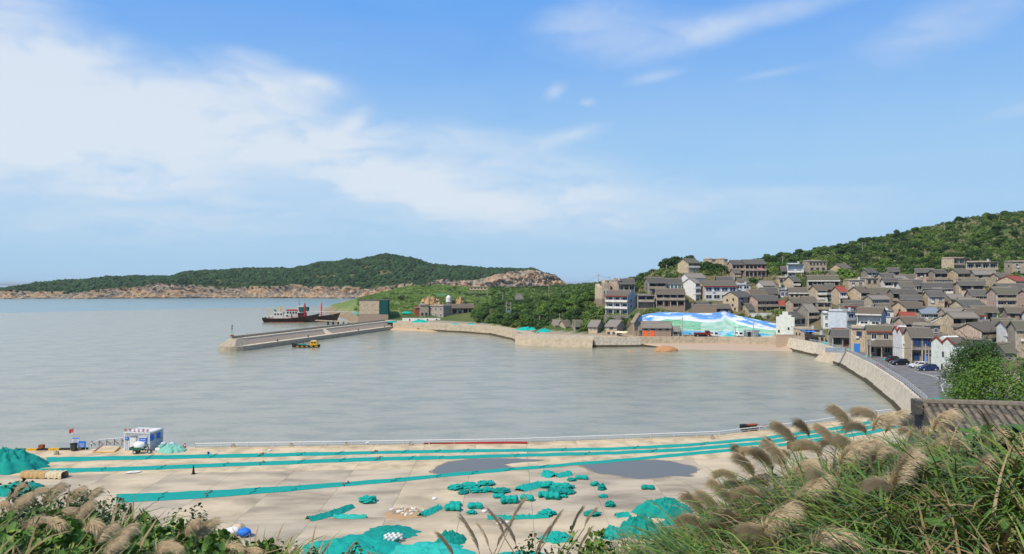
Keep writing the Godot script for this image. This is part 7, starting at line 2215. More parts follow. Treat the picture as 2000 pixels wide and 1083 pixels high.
func crown(sd: int, leaves: int, size: float, lobes: Array, tone: Color) -> ArrayMesh: # one leaf colour for the whole crown, jittered leaf by leaf
	rng.seed = sd
	var m := MB.new()
	var total := 0.0
	for l in lobes: total += l[1] * l[1]
	for l in lobes:
		var k := int(leaves * l[1] * l[1] / total)
		var squash: float = l[2] if l.size() > 2 else 0.8
		var lt := rng.randf_range(0.92, 1.08)
		for i in k:
			var d := rdir()
			if d.y < -0.55 and rng.randf() < 0.7: d.y = -d.y
			var r: float = l[1] * (1.0 - 0.42 * pow(rng.randf(), 1.6)) * (1.0 + 0.16 * sin(d.x * 7.0 + l[0].x * 3.0) * cos(d.z * 6.0 + d.y * 5.0))
			var p: Vector3 = l[0] + Vector3(d.x, d.y * squash, d.z) * r
			var g := lt * rng.randf_range(0.8, 1.2)
			m.col = Color(tone.r * g * rng.randf_range(0.85, 1.15), tone.g * g, tone.b * g)
			add_leaf(m, p, (d + rdir() * 0.75 + Vector3(0, 0.35, 0)).normalized(), size * rng.randf_range(0.6, 1.25))
	return m.mesh()

func lobes_of(sd: int, n: int, spread: float, r: float) -> Array: # crown about 2 units wide centred at y 1
	rng.seed = sd
	var out := [[Vector3(0, 1.0, 0), r * 1.15], [Vector3(0, 0.5, 0), r * 1.2], [Vector3(0.35, 0.4, 0.3), r * 0.9], [Vector3(-0.35, 0.42, 0.25), r * 0.9]]
	for i in n:
		var a := TAU * i / n + rng.randf() * 0.8
		var rad := spread * rng.randf_range(0.6, 1.0)
		out.append([Vector3(cos(a) * rad, 0.75 + rng.randf_range(-0.45, 0.55), sin(a) * rad), r * rng.randf_range(0.55, 0.95)])
	return out

func trunk_mesh(sd: int, h: float, r: float) -> ArrayMesh:
	rng.seed = sd
	var m := MB.new()
	var top := Vector3(rng.randf_range(-0.1, 0.1) * h, h * 0.62, rng.randf_range(-0.1, 0.1) * h)
	m.path([Vector3(0, -0.3, 0), top * 0.5 + Vector3(0.03 * h, 0, 0), top], r, r * 0.65, 7)
	for i in 5:
		var a := TAU * i / 5.0 + rng.randf()
		var e := top + Vector3(cos(a) * h * 0.32, h * rng.randf_range(0.15, 0.4), sin(a) * h * 0.32)
		m.path([top * rng.randf_range(0.75, 1.0), top.lerp(e, 0.5) + Vector3(0, 0.04 * h, 0), e], r * 0.5, r * 0.15, 5)
	return m.mesh()

var tree_protos := {}

func make_tree(label: String, group: String, pos: Vector3, w: float, h: float, tone: String, what := "broadleaf_tree") -> void:
	if not tree_protos.has(tone):
		var list := []
		var t: Color = {"dark": Color(0.038, 0.08, 0.018), "mid": Color(0.072, 0.137, 0.026), "bright": Color(0.12, 0.205, 0.031)}[tone]
		for k in 4:
			list.append([crown(900 + k * 7 + tone.length(), 2300, 0.11, lobes_of(60 + k, 7, 0.62, 0.55), t), trunk_mesh(70 + k, 1.3, 0.06)])
		tree_protos[tone] = list
	var proto: Array = tree_protos[tone][int(absf(pos.x * 3.1 + pos.z * 1.7)) % 4]
	var t := thing(what, label, "tree", pos, pos.x * 1.3, group)
	var tr := part(t, "trunk", proto[1], M["bark"])
	tr.scale = Vector3(h * 0.5, h * 0.62, h * 0.5)
	var c := part(t, "crown", proto[0], M["leaf"], Vector3(0, -h * 0.02, 0))
	c.scale = Vector3(w * 0.46, h * 0.5, w * 0.46)

func near_house(x: float, z: float) -> float:
	var b := 1e9
	for f in footprints:
		b = minf(b, Vector2(x - f[0], z - f[1]).length() - 0.5 * (f[3] + f[4]))
	return b

func make_plants() -> void:
	# trees one can tell apart: survey foot, depth, crown width and height in survey pixels
	var T_ := [[1302, 520, 388, 38, 26, "dark", "dark tree at the left of the knoll top"], [1322, 514, 390, 40, 24, "dark", "tallest dark tree on the knoll top"], [1345, 513, 392, 34, 22, "dark", "dark tree at the right of the knoll top"], [1382, 545, 352, 40, 38, "dark", "dark tree below the cream skyline blocks, left one"], [1405, 548, 350, 40, 36, "dark", "dark tree below the cream skyline blocks, right one"], [1370, 531, 372, 30, 22, "mid", "green tree behind the tan knoll house"], [1440, 562, 335, 18, 14, "mid", "small round tree below the small grey house"], [1248, 571, 352, 28, 32, "dark", "dark upright tree beside the grey stair tower"], [1505, 552, 348, 34, 32, "bright", "bright leafy tree right of the skyline house"], [1520, 556, 345, 26, 30, "mid", "green tree left of the little dark shed"], [1535, 530, 372, 40, 20, "mid", "broad tree behind the pale blue balcony house"], [1572, 572, 322, 22, 30, "mid", "green tree between tan gable and very long house"], [1652, 566, 330, 52, 46, "bright", "big bright umbrella shaped tree above the red tiled roof"], [1694, 560, 345, 48, 44, "mid", "dense tree right of the big umbrella tree"], [1672, 550, 360, 40, 36, "dark", "dark tree behind the umbrella tree"], [1472, 560, 338, 22, 16, "mid", "small tree under the large skyline house"], [1640, 612, 272, 18, 12, "mid", "small garden tree in the village centre"], [1738, 640, 248, 14, 10, "mid", "little tree right of the white balcony house"], [1912, 627, 250, 18, 10, "bright", "bright shrub tree by the white gable"], [1943, 622, 255, 20, 10, "dark", "dark shrub tree under the tall pink gable"], [1838, 598, 278, 16, 9, "mid", "shrub tree beside the deep balcony house"], [1555, 620, 290, 26, 14, "mid", "shrub tree under the red roofed annex"], [1475, 624, 295, 20, 9, "mid", "shrub above the mural's right part"]]
	for q in T_:
		var w := atd(q[0], q[1], q[2])
		var s: float = q[2] / FOCAL
		var drop := 1.6 if q[1] < 525 else 0.3
		make_tree(q[6], "single trees in the village", Vector3(w.x, minf(ground(w.x, q[2]), w.y) - drop, w.z), q[3] * s * 1.1, q[4] * s * 1.2 + drop, q[5])
	# wood along the promenade
	rng.seed = 4411
	var spots := []
	for k in 900:
		if spots.size() >= 78: break
		var d := rng.randf_range(318.0, 425.0)
		var px := rng.randf_range(925.0, 1185.0)
		var x := (px - 1000.0) * d / FOCAL
		var g := ground(x, d)
		if g < 4.2 or in_house(x, -d, 3.5) or px > 1055.0 and d < 331.0 - (px - 1055.0) * 0.28: continue
		if px < 960.0 and d < 360.0: continue
		var ok := true
		for s in spots:
			if Vector2(s.x - x, s.z + d).length() < 5.2: ok = false
		if ok: spots.append(Vector3(x, g, -d))
	for i in spots.size():
		var far: bool = spots[i].z < -385.0
		make_tree("round leafy tree in the dense wood behind the promenade huts" if not far else "lower tree in the upper part of the wood behind the promenade", "trees of the promenade wood", spots[i], 6.5 + fmod(i * 1.7, 3.0), (5.6 + fmod(i * 2.3, 2.4)) * (0.7 if far else 1.0), ["mid", "dark", "mid", "bright", "mid"][i % 5])
	# trees on the ridge and upper slope
	rng.seed = 991
	spots = []
	for k in 1600:
		if spots.size() >= 120: break
		var d := rng.randf_range(365.0, 585.0)
		var px := rng.randf_range(1480.0, 2040.0)
		var x := (px - 1000.0) * d / FOCAL
		if d < 395.0 and px < 1660.0: continue
		if in_house(x, -d, 4.5): continue
		if px > 1830.0 and d < 400.0: continue
		var ok := true
		for s in spots:
			if Vector2(s.x - x, s.z + d).length() < 7.5: ok = false
		if ok: spots.append(Vector3(x, ground(x, d), -d))
	for i in spots.size():
		make_tree("rounded tree on the wooded ridge above the village" if spots[i].z < -480.0 else "rounded tree on the green slope just above the houses", "trees of the wooded ridge", spots[i], 5.5 + fmod(i * 1.9, 3.5), 4.6 + fmod(i * 2.7, 2.6), ["dark", "mid", "dark", "mid", "dark", "bright"][i % 6])
	# the two trees beside the car park, and their neighbours
	big_tree("dark round tree behind the parked cars", Vector3(81.5, ROAD - 0.1, -126), 13.0, 14.2, Color(0.042, 0.088, 0.018), 11)
	big_tree("broad bright green tree in front of the car park", Vector3(72.5, ROAD - 0.3, -107), 16.5, 11.6, Color(0.08, 0.16, 0.021), 12)
	big_tree("large leaved pale tree left of the broad bright tree", Vector3(74.2, ROAD - 0.1, -117), 5.0, 7.4, Color(0.08, 0.155, 0.06), 13)
	big_tree("leafy tree at the photo's right edge beside the grey wall", Vector3(92.0, ROAD, -126), 7.0, 9.6, Color(0.068, 0.13, 0.037), 14)
	big_tree("low tree under the broad bright tree at the right edge", Vector3(76.5, ROAD - 0.1, -101), 9.0, 6.8, Color(0.06, 0.117, 0.02), 15)
	# scrub that nobody could count
	var fn := FastNoiseLite.new()
	fn.seed = 20; fn.frequency = 0.03; fn.fractal_octaves = 3
	var kinds := []
	for k in 4:
		kinds.append(crown(300 + k, 260, 0.2, lobes_of(80 + k, 5, 0.6, 0.55), Color(0.92, 0.92, 0.92)))
	var xf := [[], [], [], []]
	var cl := [[], [], [], []]
	var tufts := []
	rng.seed = 77123
	for k in 30000:
		var d := 285.0 + 480.0 * pow(rng.randf(), 1.3)
		var px := rng.randf_range(690.0, 2060.0)
		var x := (px - 1000.0) * d / FOCAL
		if x > 480.0: continue
		var g := ground(x, d)
		if g < 4.3: continue
		var n := fn.get_noise_2d(x, d)
		var s := rng.randf_range(1.0, 2.4)
		var keep := 0.8
		if px < 960.0 and d > 418.0:
			keep = 0.01 if n < 0.3 else 0.3
			s *= 0.8
		elif px < 1200.0:
			keep = 0.9
			if px > 1055.0 and d < 326.0 - (px - 1055.0) * 0.28 or in_house(x, -d, s + 0.5): continue
			if d > 420.0: s *= 0.6
		else:
			var nh := near_house(x, -d)
			if nh < 3.0:
				if in_house(x, -d, 1.6): continue
				keep = 0.22
				s *= 0.5
			elif nh < 8.0:
				keep = 0.5
				s *= 0.75
			elif n < -0.12: keep = 0.3
			if px < 1335.0 and d > 350.0: keep = 0.25
			if in_house(x, -d, s + 0.3): continue
		if px < 930.0 and d < 418.0: continue
		if x > 44.0 and x < 108.0 and d < 294.0: continue
		if rng.randf() > keep:
			if px > 1190.0 and rng.randf() < 0.8: tufts.append(Vector3(x, g, -d))
			continue
		var b := Basis(Vector3.UP, rng.randf() * TAU).scaled(Vector3(s * 1.2, s * rng.randf_range(0.8, 1.2), s * 1.2))
		var q := rng.randi() % 4
		xf[q].append(Transform3D(b, Vector3(x, g - 0.35 * s, -d)))
		var v := rng.randf_range(0.7, 1.3)
		var c := Color(0.036, 0.085, 0.016).lerp(Color(0.14, 0.21, 0.042), clampf(n * 1.5 + rng.randf() * 0.7 - 0.05, 0.0, 1.0))
		if px < 960.0: c = Color(0.07, 0.12, 0.035).lerp(Color(0.17, 0.21, 0.07), rng.randf())
		cl[q].append(Color(c.r * v, c.g * v, c.b * v))
	for q in 4:
		multi("hillside_scrub", kinds[q], M["leaf_far"], xf[q], cl[q], ["dense green scrub over the hillsides", "rounded bushes mixed through the hillside scrub", "leafy undergrowth between the hillside trees", "low thicket on the slopes round the village"][q])
	# dry plume grass on the slopes
	rng.seed = 5
	var tm := MB.new()
	for k in 46:
		var a := rng.randf() * TAU
		var o := Vector3(cos(a), 0, sin(a)) * rng.randf() * 0.5
		var tip := o * 1.9 + Vector3(0, rng.randf_range(0.5, 1.15), 0)
		var sd := Vector3(-sin(a), 0, cos(a)) * 0.06
		var g := rng.randf_range(0.7, 1.2)
		tm.col = Color(0.5 * g, 0.42 * g, 0.26 * g) if k % 3 else Color(0.14 * g, 0.19 * g, 0.06 * g)
		tm.tri(o - sd, o + sd, tip)
	var tx := []
	for p in tufts:
		var s := rng.randf_range(1.2, 2.4)
		tx.append(Transform3D(Basis(Vector3.UP, rng.randf() * TAU).scaled(Vector3(s, s * 0.9, s)), p + Vector3(0, -0.1, 0)))
	multi("slope_grass", tm.mesh(), M["leaf_far"], tx, null, "pale dry plume grass between the slope bushes")
	# short green grass over the headland
	rng.seed = 6
	var gm := MB.new()
	for k in 30:
		var a := rng.randf() * TAU
		var o := Vector3(cos(a), 0, sin(a)) * rng.randf() * 1.0
		var tip := o * 1.3 + Vector3(0, rng.randf_range(0.2, 0.6), 0)
		var sd := Vector3(-sin(a), 0, cos(a)) * 0.12
		var g := rng.randf_range(0.7, 1.3)
		gm.col = Color(0.2 * g, 0.3 * g, 0.085 * g)
		gm.tri(o - sd, o + sd, tip)
	var gx := []
	for k in 9000:
		var d := rng.randf_range(420.0, 640.0)
		var px := rng.randf_range(700.0, 1170.0)
		var x := (px - 1000.0) * d / FOCAL
		var g := ground(x, d)
		if g < 4.0: continue
		var s := rng.randf_range(1.2, 2.4)
		gx.append(Transform3D(Basis(Vector3.UP, rng.randf() * TAU).scaled(Vector3(s, s, s)), Vector3(x, g - 0.1, -d)))
	multi("headland_grass", gm.mesh(), M["leaf_far"], gx, null, "fresh green grass on the headland")

func big_tree(label: String, pos: Vector3, w: float, h: float, tone: Color, sd: int) -> void:
	rng.seed = sd * 31
	var lb := [[Vector3(0, h * 0.62, 0), w * 0.3]]
	for i in 15:
		var a := rng.randf() * TAU
		var r := w * 0.33 * sqrt(rng.randf())
		lb.append([Vector3(cos(a) * r, h * rng.randf_range(0.35, 0.84) * (1.0 - 0.25 * r / (w * 0.33)), sin(a) * r), w * rng.randf_range(0.12, 0.2)])
	var t := thing("roadside_tree", label, "tree", pos, 0.0, "trees beside the car park")
	part(t, "trunk", trunk_mesh(sd, h, 0.22), M["bark"])
	part(t, "crown", crown(sd, 8500, 0.19, lb, tone), M["leaf"])

# ---------------------------------------------------------------- the bank in front of the camera
func bank(x: float, d: float) -> float:
	var e := d - clampf((x - 15.0) * 0.9, 0.0, 48.0)
	var h := pick_lin([[-12, 24.0], [-4, 23.3], [0, 22.8], [3, 22.0], [6, 21.2], [9, 20.2], [12, 18.9], [20, 14.8], [30, 10.2], [45, 4.2], [51, 2.2]], e)
	if x < 71.0 and d > 62.0: return -3.0
	h += 2.35 * exp(-pow((x - 6.0) / 4.2, 2.0) - pow((d - 7.6) / 5.2, 2.0))
	h += 1.2 * exp(-pow((x + 5.8) / 4.0, 2.0) - pow((d - 8.6) / 4.4, 2.0))
	return maxf(h, 3.3 if x > 71.0 else 2.2)

func make_bank() -> void:
	var m := mat("bank_soil", lin(0.09, 0.075, 0.045), 1.0, T["speck"], 1.5, T["rough"], 6.0)
	setting("grass_bank", surf(124, 100, func(i: int, j: int) -> Vector3:
		var x := -60.0 + i * 1.3
		var d := -10.0 + j * 1.3
		return Vector3(x, bank(x, d), -d)), m, "steep overgrown bank below the viewpoint")

func tuft(sd: int, n: int, length: float, width: float, tones: Array) -> ArrayMesh:
	rng.seed = sd
	var m := MB.new()
	for k in n:
		var a := rng.randf() * TAU
		var out := Vector3(cos(a), 0, sin(a))
		var side := Vector3(-sin(a), 0, cos(a))
		var p := out * rng.randf() * 0.22
		var L := length * rng.randf_range(0.55, 1.15)
		var pitch := rng.randf_range(1.05, 1.5)
		var bend := rng.randf_range(1.1, 2.6)
		var w := width * rng.randf_range(0.6, 1.2)
		var tone: Color = tones[rng.randi() % tones.size()]
		var g := rng.randf_range(0.7, 1.25)
		m.col = Color(tone.r * g, tone.g * g, tone.b * g)
		var twist := rng.randf_range(-0.5, 0.5)
		var segs := 6
		var prev := p
		var pw := side * w * 0.5
		for s in segs:
			var t := (s + 1.0) / segs
			var q := prev + (out * cos(pitch) + Vector3.UP * sin(pitch)) * L / segs
			pitch -= bend / segs * (0.5 + t)
			var nw := (side.rotated(out, twist * t)) * w * 0.5 * (1.0 - pow(t, 2.2)) if s < segs - 1 else Vector3.ZERO
			m.tri(prev - pw, prev + pw, q + nw)
			if s < segs - 1: m.tri(prev - pw, q + nw, q - nw)
			prev = q
			pw = nw
	return m.mesh()

func plume_mesh(sd: int, spike := false) -> ArrayMesh: # rachis bows towards +x; silky filaments stream off it and droop
	rng.seed = sd
	var m := MB.new()
	var L := rng.randf_range(0.3, 0.42)
	var pts := []
	var p := Vector3.ZERO
	var pitch := 1.3
	var bow := rng.randf_range(0.8, 2.0) if not spike else rng.randf_range(0.3, 0.9)
	for s in 9:
		pts.append(p)
		p += Vector3(cos(pitch), sin(pitch), rng.randf_range(-0.05, 0.05)) * L / 8.0
		pitch -= bow / 8.0
	m.col = Color(0.3, 0.22, 0.12)
	m.path(pts, 0.004, 0.0015, 3)
	for k in (240 if spike else 680):
		var t := pow(rng.randf(), 0.9) * 7.0
		var i := int(t)
		var o: Vector3 = (pts[i] as Vector3).lerp(pts[mini(i + 1, 8)], t - i)
		var along: Vector3 = (pts[mini(i + 1, 8)] - pts[i]).normalized()
		var dir: Vector3 = (along * (2.6 if spike else 1.25) + rdir() * (0.5 if spike else 0.62)).normalized()
		var ln := rng.randf_range(0.08, 0.15) if spike else rng.randf_range(0.13, 0.25)
		var g := rng.randf_range(0.82, 1.18)
		m.col = Color(0.48 * g, 0.38 * g, 0.26 * g) if spike else Color(0.54 * g, 0.43 * g, 0.285 * g)
		var q := o
		var w := 0.0019
		for s in 3:
			var e := q + dir * ln / 3.0
			var wd := dir.cross(Vector3(0.3, 0.2, 1.0)).normalized() * w
			if s < 2:
				m.tri(q - wd, q + wd, e + wd)
				m.tri(q - wd, e + wd, e - wd)
			else:
				m.tri(q - wd, q + wd, e)
			dir = (dir + Vector3(0.12, -0.1 if spike else -0.62, 0)).normalized()
			q = e
	return m.mesh()

func round_leaf(m: MB, p: Vector3, n: Vector3, s: float) -> void: # heart-like vine leaf, slightly cupped
	var u := n.cross(rdir()).normalized()
	var w := n.cross(u)
	var rim := []
	for k in 6:
		var a := TAU * k / 6.0
		var r := s * (1.25 if k == 0 else 0.75 if k == 3 else 0.95)
		rim.append(p + (u * cos(a) + w * sin(a)) * r + n * s * 0.18)
	for k in 6: m.tri(p, rim[k], rim[(k + 1) % 6])

func shrub(sd: int, n: int, size: float, h: float, w: float, tones: Array, aspect := 0.6) -> ArrayMesh:
	rng.seed = sd
	var m := MB.new()
	for k in n:
		var a := rng.randf() * TAU
		var r := sqrt(rng.randf()) * w * 0.5
		var top := h * (1.0 - 0.6 * pow(r / (w * 0.5), 2.0)) * (0.85 + 0.3 * sin(a * 3.0 + r * 6.0))
		var p := Vector3(cos(a) * r, top * (1.0 - 0.6 * pow(rng.randf(), 1.5)), sin(a) * r)
		var c: Color = tones[rng.randi() % tones.size()]
		var g := rng.randf_range(0.7, 1.3)
		m.col = Color(c.r * g, c.g * g, c.b * g)
		var nn := (Vector3(0, 1, 0) + rdir() * 0.8 + Vector3(cos(a), 0, sin(a)) * 0.5).normalized()
		if aspect > 0.8: round_leaf(m, p, nn, size * rng.randf_range(0.6, 1.2))
		else: add_leaf(m, p, nn, size * rng.randf_range(0.6, 1.3), aspect)
	return m.mesh()

func twigs(sd: int, n: int, h: float, w: float) -> ArrayMesh:
	rng.seed = sd
	var m := MB.new()
	for k in n:
		var a := rng.randf() * TAU
		var e := Vector3(cos(a) * w * 0.4 * rng.randf(), h * rng.randf_range(0.7, 1.0), sin(a) * w * 0.4 * rng.randf())
		m.path([Vector3(0, -0.1, 0), e * 0.5 + Vector3(0.03, 0, 0), e], 0.012, 0.004, 4)
	return m.mesh()

func skyline(px: float) -> float: # how high the near plants reach in the photograph
	return pick_lin([[-80, 955], [60, 968], [150, 978], [225, 985], [300, 1006], [400, 1012], [470, 1030], [520, 1068], [560, 1078], [760, 1086], [1000, 1076], [1120, 1062], [1220, 1050], [1300, 1040], [1370, 1000], [1440, 960], [1520, 912], [1600, 866], [1680, 842], [1760, 832], [1850, 838], [2000, 835], [2100, 835]], px)

func skipped(i: int, q: Array) -> bool:
	return q[0] < 560 and i % 4 == 1 or q[0] > 1560 and q[1] > 880 and i % 5 == 2

func backdrop(q: Array) -> String: # what a plume head stands before
	if q[0] < 560: return "low on the left bank" if q[1] > 1010 else "high on the left bank"
	if q[0] < 850: return "below the spread nets"
	if q[0] < 1200: return "standing thin before the quay"
	if q[0] > 1770: return "before the tiled roof" if q[1] < 860 else "in the right corner grass"
	if q[1] < 862: return "before the net strips"
	if q[0] < 1560 and q[1] < 970: return "before the open yard"
	return "deep in the green blades"

func make_foreground() -> void:
	make_bank()
	tiled_house()
	var greens := [Color(0.09, 0.165, 0.026), Color(0.125, 0.205, 0.036), Color(0.065, 0.13, 0.028), Color(0.18, 0.24, 0.05)]
	var dry := greens + [Color(0.26, 0.19, 0.09), Color(0.34, 0.26, 0.14), Color(0.2, 0.15, 0.07)]
	var blades := []
	for k in 6: blades.append(tuft(210 + k, 120, 0.95, 0.026, greens if k < 3 else dry))
	var plumes := []
	for k in 7: plumes.append(plume_mesh(400 + k))
	var spikes := []
	for k in 4: spikes.append(plume_mesh(450 + k, true))
	# plume grass, one plant for each plume head surveyed: head position, depth, lean (-1 left, 1 right)
	var heads := [[1562, 812, 9.5, -1], [1535, 832, 10, -1], [1610, 826, 8.6, -1], [1628, 838, 9, -1], [1645, 800, 9.5, -1], [1672, 806, 9, -1], [1700, 792, 10, -1], [1722, 800, 9, 1], [1746, 806, 9.5, 1], [1655, 852, 8, -1], [1585, 850, 9, -1], [1500, 872, 9.5, -1], [1525, 858, 10, -1], [1470, 885, 10, -1], [1438, 880, 11, -1], [1490, 900, 9, -1], [1455, 912, 9.5, -1], [1420, 925, 10, -1], [1515, 893, 8.5, -1], [1478, 930, 8, -1], [1440, 945, 8.5, -1], [1405, 960, 9, -1], [1385, 985, 8.5, -1], [1425, 975, 8, -1], [1465, 960, 7.5, -1], [1360, 995, 9, -1], [1350, 1010, 8, -1], [1400, 1030, 7, -1], [1430, 1020, 7, -1], [1612, 945, 6.5, -1], [1580, 970, 6.5, 1], [1590, 985, 6.5, -1], [1518, 1020, 6, 1], [1618, 1045, 5.5, 1], [1492, 1045, 6, -1], [1572, 910, 7.5, 1], [1662, 885, 7, 1], [1692, 880, 7.5, 1], [1725, 880, 7, 1], [1770, 925, 6, 1], [1715, 935, 6, -1], [1800, 845, 8, 1], [1835, 870, 7.5, 1], [1860, 828, 9, -1], [1880, 836, 8.5, 1], [1905, 820, 9, 1], [1925, 838, 8, 1], [1950, 850, 8, 1], [1970, 842, 8.5, 1], [1945, 870, 7, 1], [1975, 900, 6.5, 1], [1925, 925, 6, 1], [1995, 880, 6.5, 1], [1880, 880, 7, -1], [1815, 815, 10, 1], [1780, 822, 10, -1], [1840, 800, 9, 1],
		[20, 1005, 8, 1], [45, 985, 8.5, 1], [70, 1015, 7.5, 1], [105, 968, 9, 1], [90, 990, 8, 1], [130, 995, 8, 1], [150, 965, 9, 1], [185, 965, 9, 1], [60, 1035, 7, 1], [115, 1012, 7.5, 1], [165, 1000, 8, 1], [195, 1015, 7, 1], [225, 990, 8.5, 1], [215, 1035, 6.5, 1], [245, 1045, 6.5, 1], [230, 1065, 6, 1], [160, 1042, 6.5, 1], [35, 960, 10, 1], [15, 975, 9, 1], [80, 955, 10, 1], [350, 1030, 8, 1], [385, 1025, 8, 1], [405, 1035, 8, 1], [330, 1060, 7, 1], [430, 1050, 8, 1], [460, 1060, 8, 1], [500, 1068, 8, 1], [575, 1065, 8.5, 1], [640, 1060, 9, 1], [690, 1055, 9, 1], [720, 1065, 8.5, -1],
		[860, 1030, 6, -1], [905, 1005, 5.5, -1], [958, 985, 6, -1], [980, 1000, 6, -1], [998, 1005, 6, 1], [1022, 968, 6, 1], [1095, 990, 6, 1], [1140, 985, 6.5, 1], [1165, 975, 7, 1], [1070, 1030, 7, 1], [1150, 1030, 7.5, 1], [930, 1010, 6.5, -1]]
	for i in heads.size():
		var q: Array = heads[i]
		if skipped(i, q): continue
		var d: float = q[2]
		var tip := atd(q[0], q[1], d)
		if q[0] < 560 or q[0] > 1200 and q[1] > 860: tip.y += 0.14
		var lean: float = q[3]
		rng.seed = 3000 + i
		var bx := tip.x - lean * rng.randf_range(0.25, 0.55)
		var bd := d + rng.randf_range(-0.5, 0.3)
		var by := bank(bx, bd)
		if by > tip.y - 0.5: by = tip.y - 0.9
		var zone: String = "right hand bank" if q[0] > 1200 else "left hand bank" if q[0] < 560 else "bank in the middle foreground"
		var before: String = backdrop(q)
		var rank := 1
		for o in heads.size():
			if o == i or skipped(o, heads[o]): continue
			if backdrop(heads[o]) == before and (heads[o][0] < q[0] or heads[o][0] == q[0] and o < i): rank += 1
		var nth: String = ["first", "second", "third", "fourth", "fifth", "sixth", "seventh", "eighth", "ninth", "tenth", "eleventh", "twelfth", "thirteenth", "fourteenth", "fifteenth", "sixteenth", "seventeenth", "eighteenth", "nineteenth", "twentieth"][mini(rank - 1, 19)]
		var t := thing("pampas_plant", "tan plumed grass leaning %s, %s from left among plumes %s" % ["left" if q[3] < 0 else "right", nth, before], "grass plant", Vector3(bx, by, -bd), 0.0, "plume grass on the %s" % zone)
		var b := part(t, "blades", blades[i % 6], M["blade"], Vector3.ZERO, rng.randf() * TAU)
		b.scale = Vector3.ONE * rng.randf_range(0.85, 1.15) * (0.6 if q[0] < 1200 else 0.9)
		var top := tip - Vector3(bx, by, -bd)
		var foot := top - Vector3(lean * 0.12, 0.28, 0)
		var m := MB.new()
		m.col = Color(0.24, 0.2, 0.08)
		m.path([Vector3.ZERO, Vector3(foot.x * 0.22, foot.y * 0.45, foot.z * 0.3), Vector3(foot.x * 0.6, foot.y * 0.8, foot.z * 0.7), foot], 0.006, 0.004, 4)
		part(t, "culm", m.mesh(), M["plume"])
		var pl := part(t, "plume", spikes[i % 4] if q[0] > 560 and q[0] < 1200 else plumes[i % 7], M["plume"], foot, rng.randf_range(-0.5, 0.5) + (PI if lean < 0 else 0.0))
		pl.scale = Vector3.ONE * rng.randf_range(0.85, 1.2) * (0.68 if q[0] < 560 else 0.72 if q[0] < 1200 else 0.84)
	# clumps of long blades between them
	rng.seed = 8080
	var spots := []
	for k in 5000:
		if spots.size() >= 298: break
		var px := rng.randf_range(-60.0, 2080.0)
		var d := 3.4 + 9.5 * pow(rng.randf(), 1.1)
		var x := (px - 1000.0) * d / FOCAL
		var y := bank(x, d)
		var s := rng.randf_range(0.85, 1.35)
		if px > 225.0 and px < 1180.0:
			s *= 0.75
			if rng.randf() < 0.6: continue
		if px > 230.0 and px < 520.0 and rng.randf() < 0.75: continue
		var top := 552.0 + (EYE - y - 0.75 * s) * FOCAL / d
		if px < 560.0:
			s *= 0.75
			top = 552.0 + (EYE - y - 0.75 * s) * FOCAL / d - 22.0
		if top < skyline(px) or 552.0 + (EYE - y - 1.0) * FOCAL / d > 1130.0: continue
		var ok := true
		for p in spots:
			if Vector2(p[0].x - x, p[0].z + d).length() < 0.25: ok = false
		if ok: spots.append([Vector3(x, y, -d), s, px])
	for i in spots.size():
		var q: Array = spots[i]
		var zone: String = "right hand bank" if q[2] > 1200 else "left hand bank" if q[2] < 560 else "bank in the middle foreground"
		var o := whole("grass_clump", blades[i % 6], M["blade"], "clump of long arching green blades on the %s" % zone, "grass plant", "grass clumps on the %s" % zone, q[0], i * 1.3)
		o.scale = Vector3.ONE * q[1]
	# leafy shrubs and vines
	var vine := [Color(0.08, 0.17, 0.03), Color(0.11, 0.21, 0.036), Color(0.06, 0.13, 0.026), Color(0.17, 0.25, 0.06)]
	var dk := [Color(0.03, 0.075, 0.016), Color(0.05, 0.105, 0.02), Color(0.022, 0.055, 0.014)]
	var vm := [shrub(51, 1500, 0.038, 0.5, 1.7, vine, 0.85), shrub(52, 1500, 0.04, 0.5, 1.8, vine, 0.85)]
	var dm := [shrub(53, 2600, 0.034, 1.0, 1.3, dk, 0.55), shrub(54, 2600, 0.032, 0.95, 1.4, dk, 0.55)]
	var lm := [shrub(55, 1900, 0.04, 0.8, 1.5, [Color(0.09, 0.17, 0.025), Color(0.14, 0.23, 0.04), Color(0.06, 0.12, 0.02)], 0.6)]
	var tw := twigs(56, 14, 0.9, 1.2)
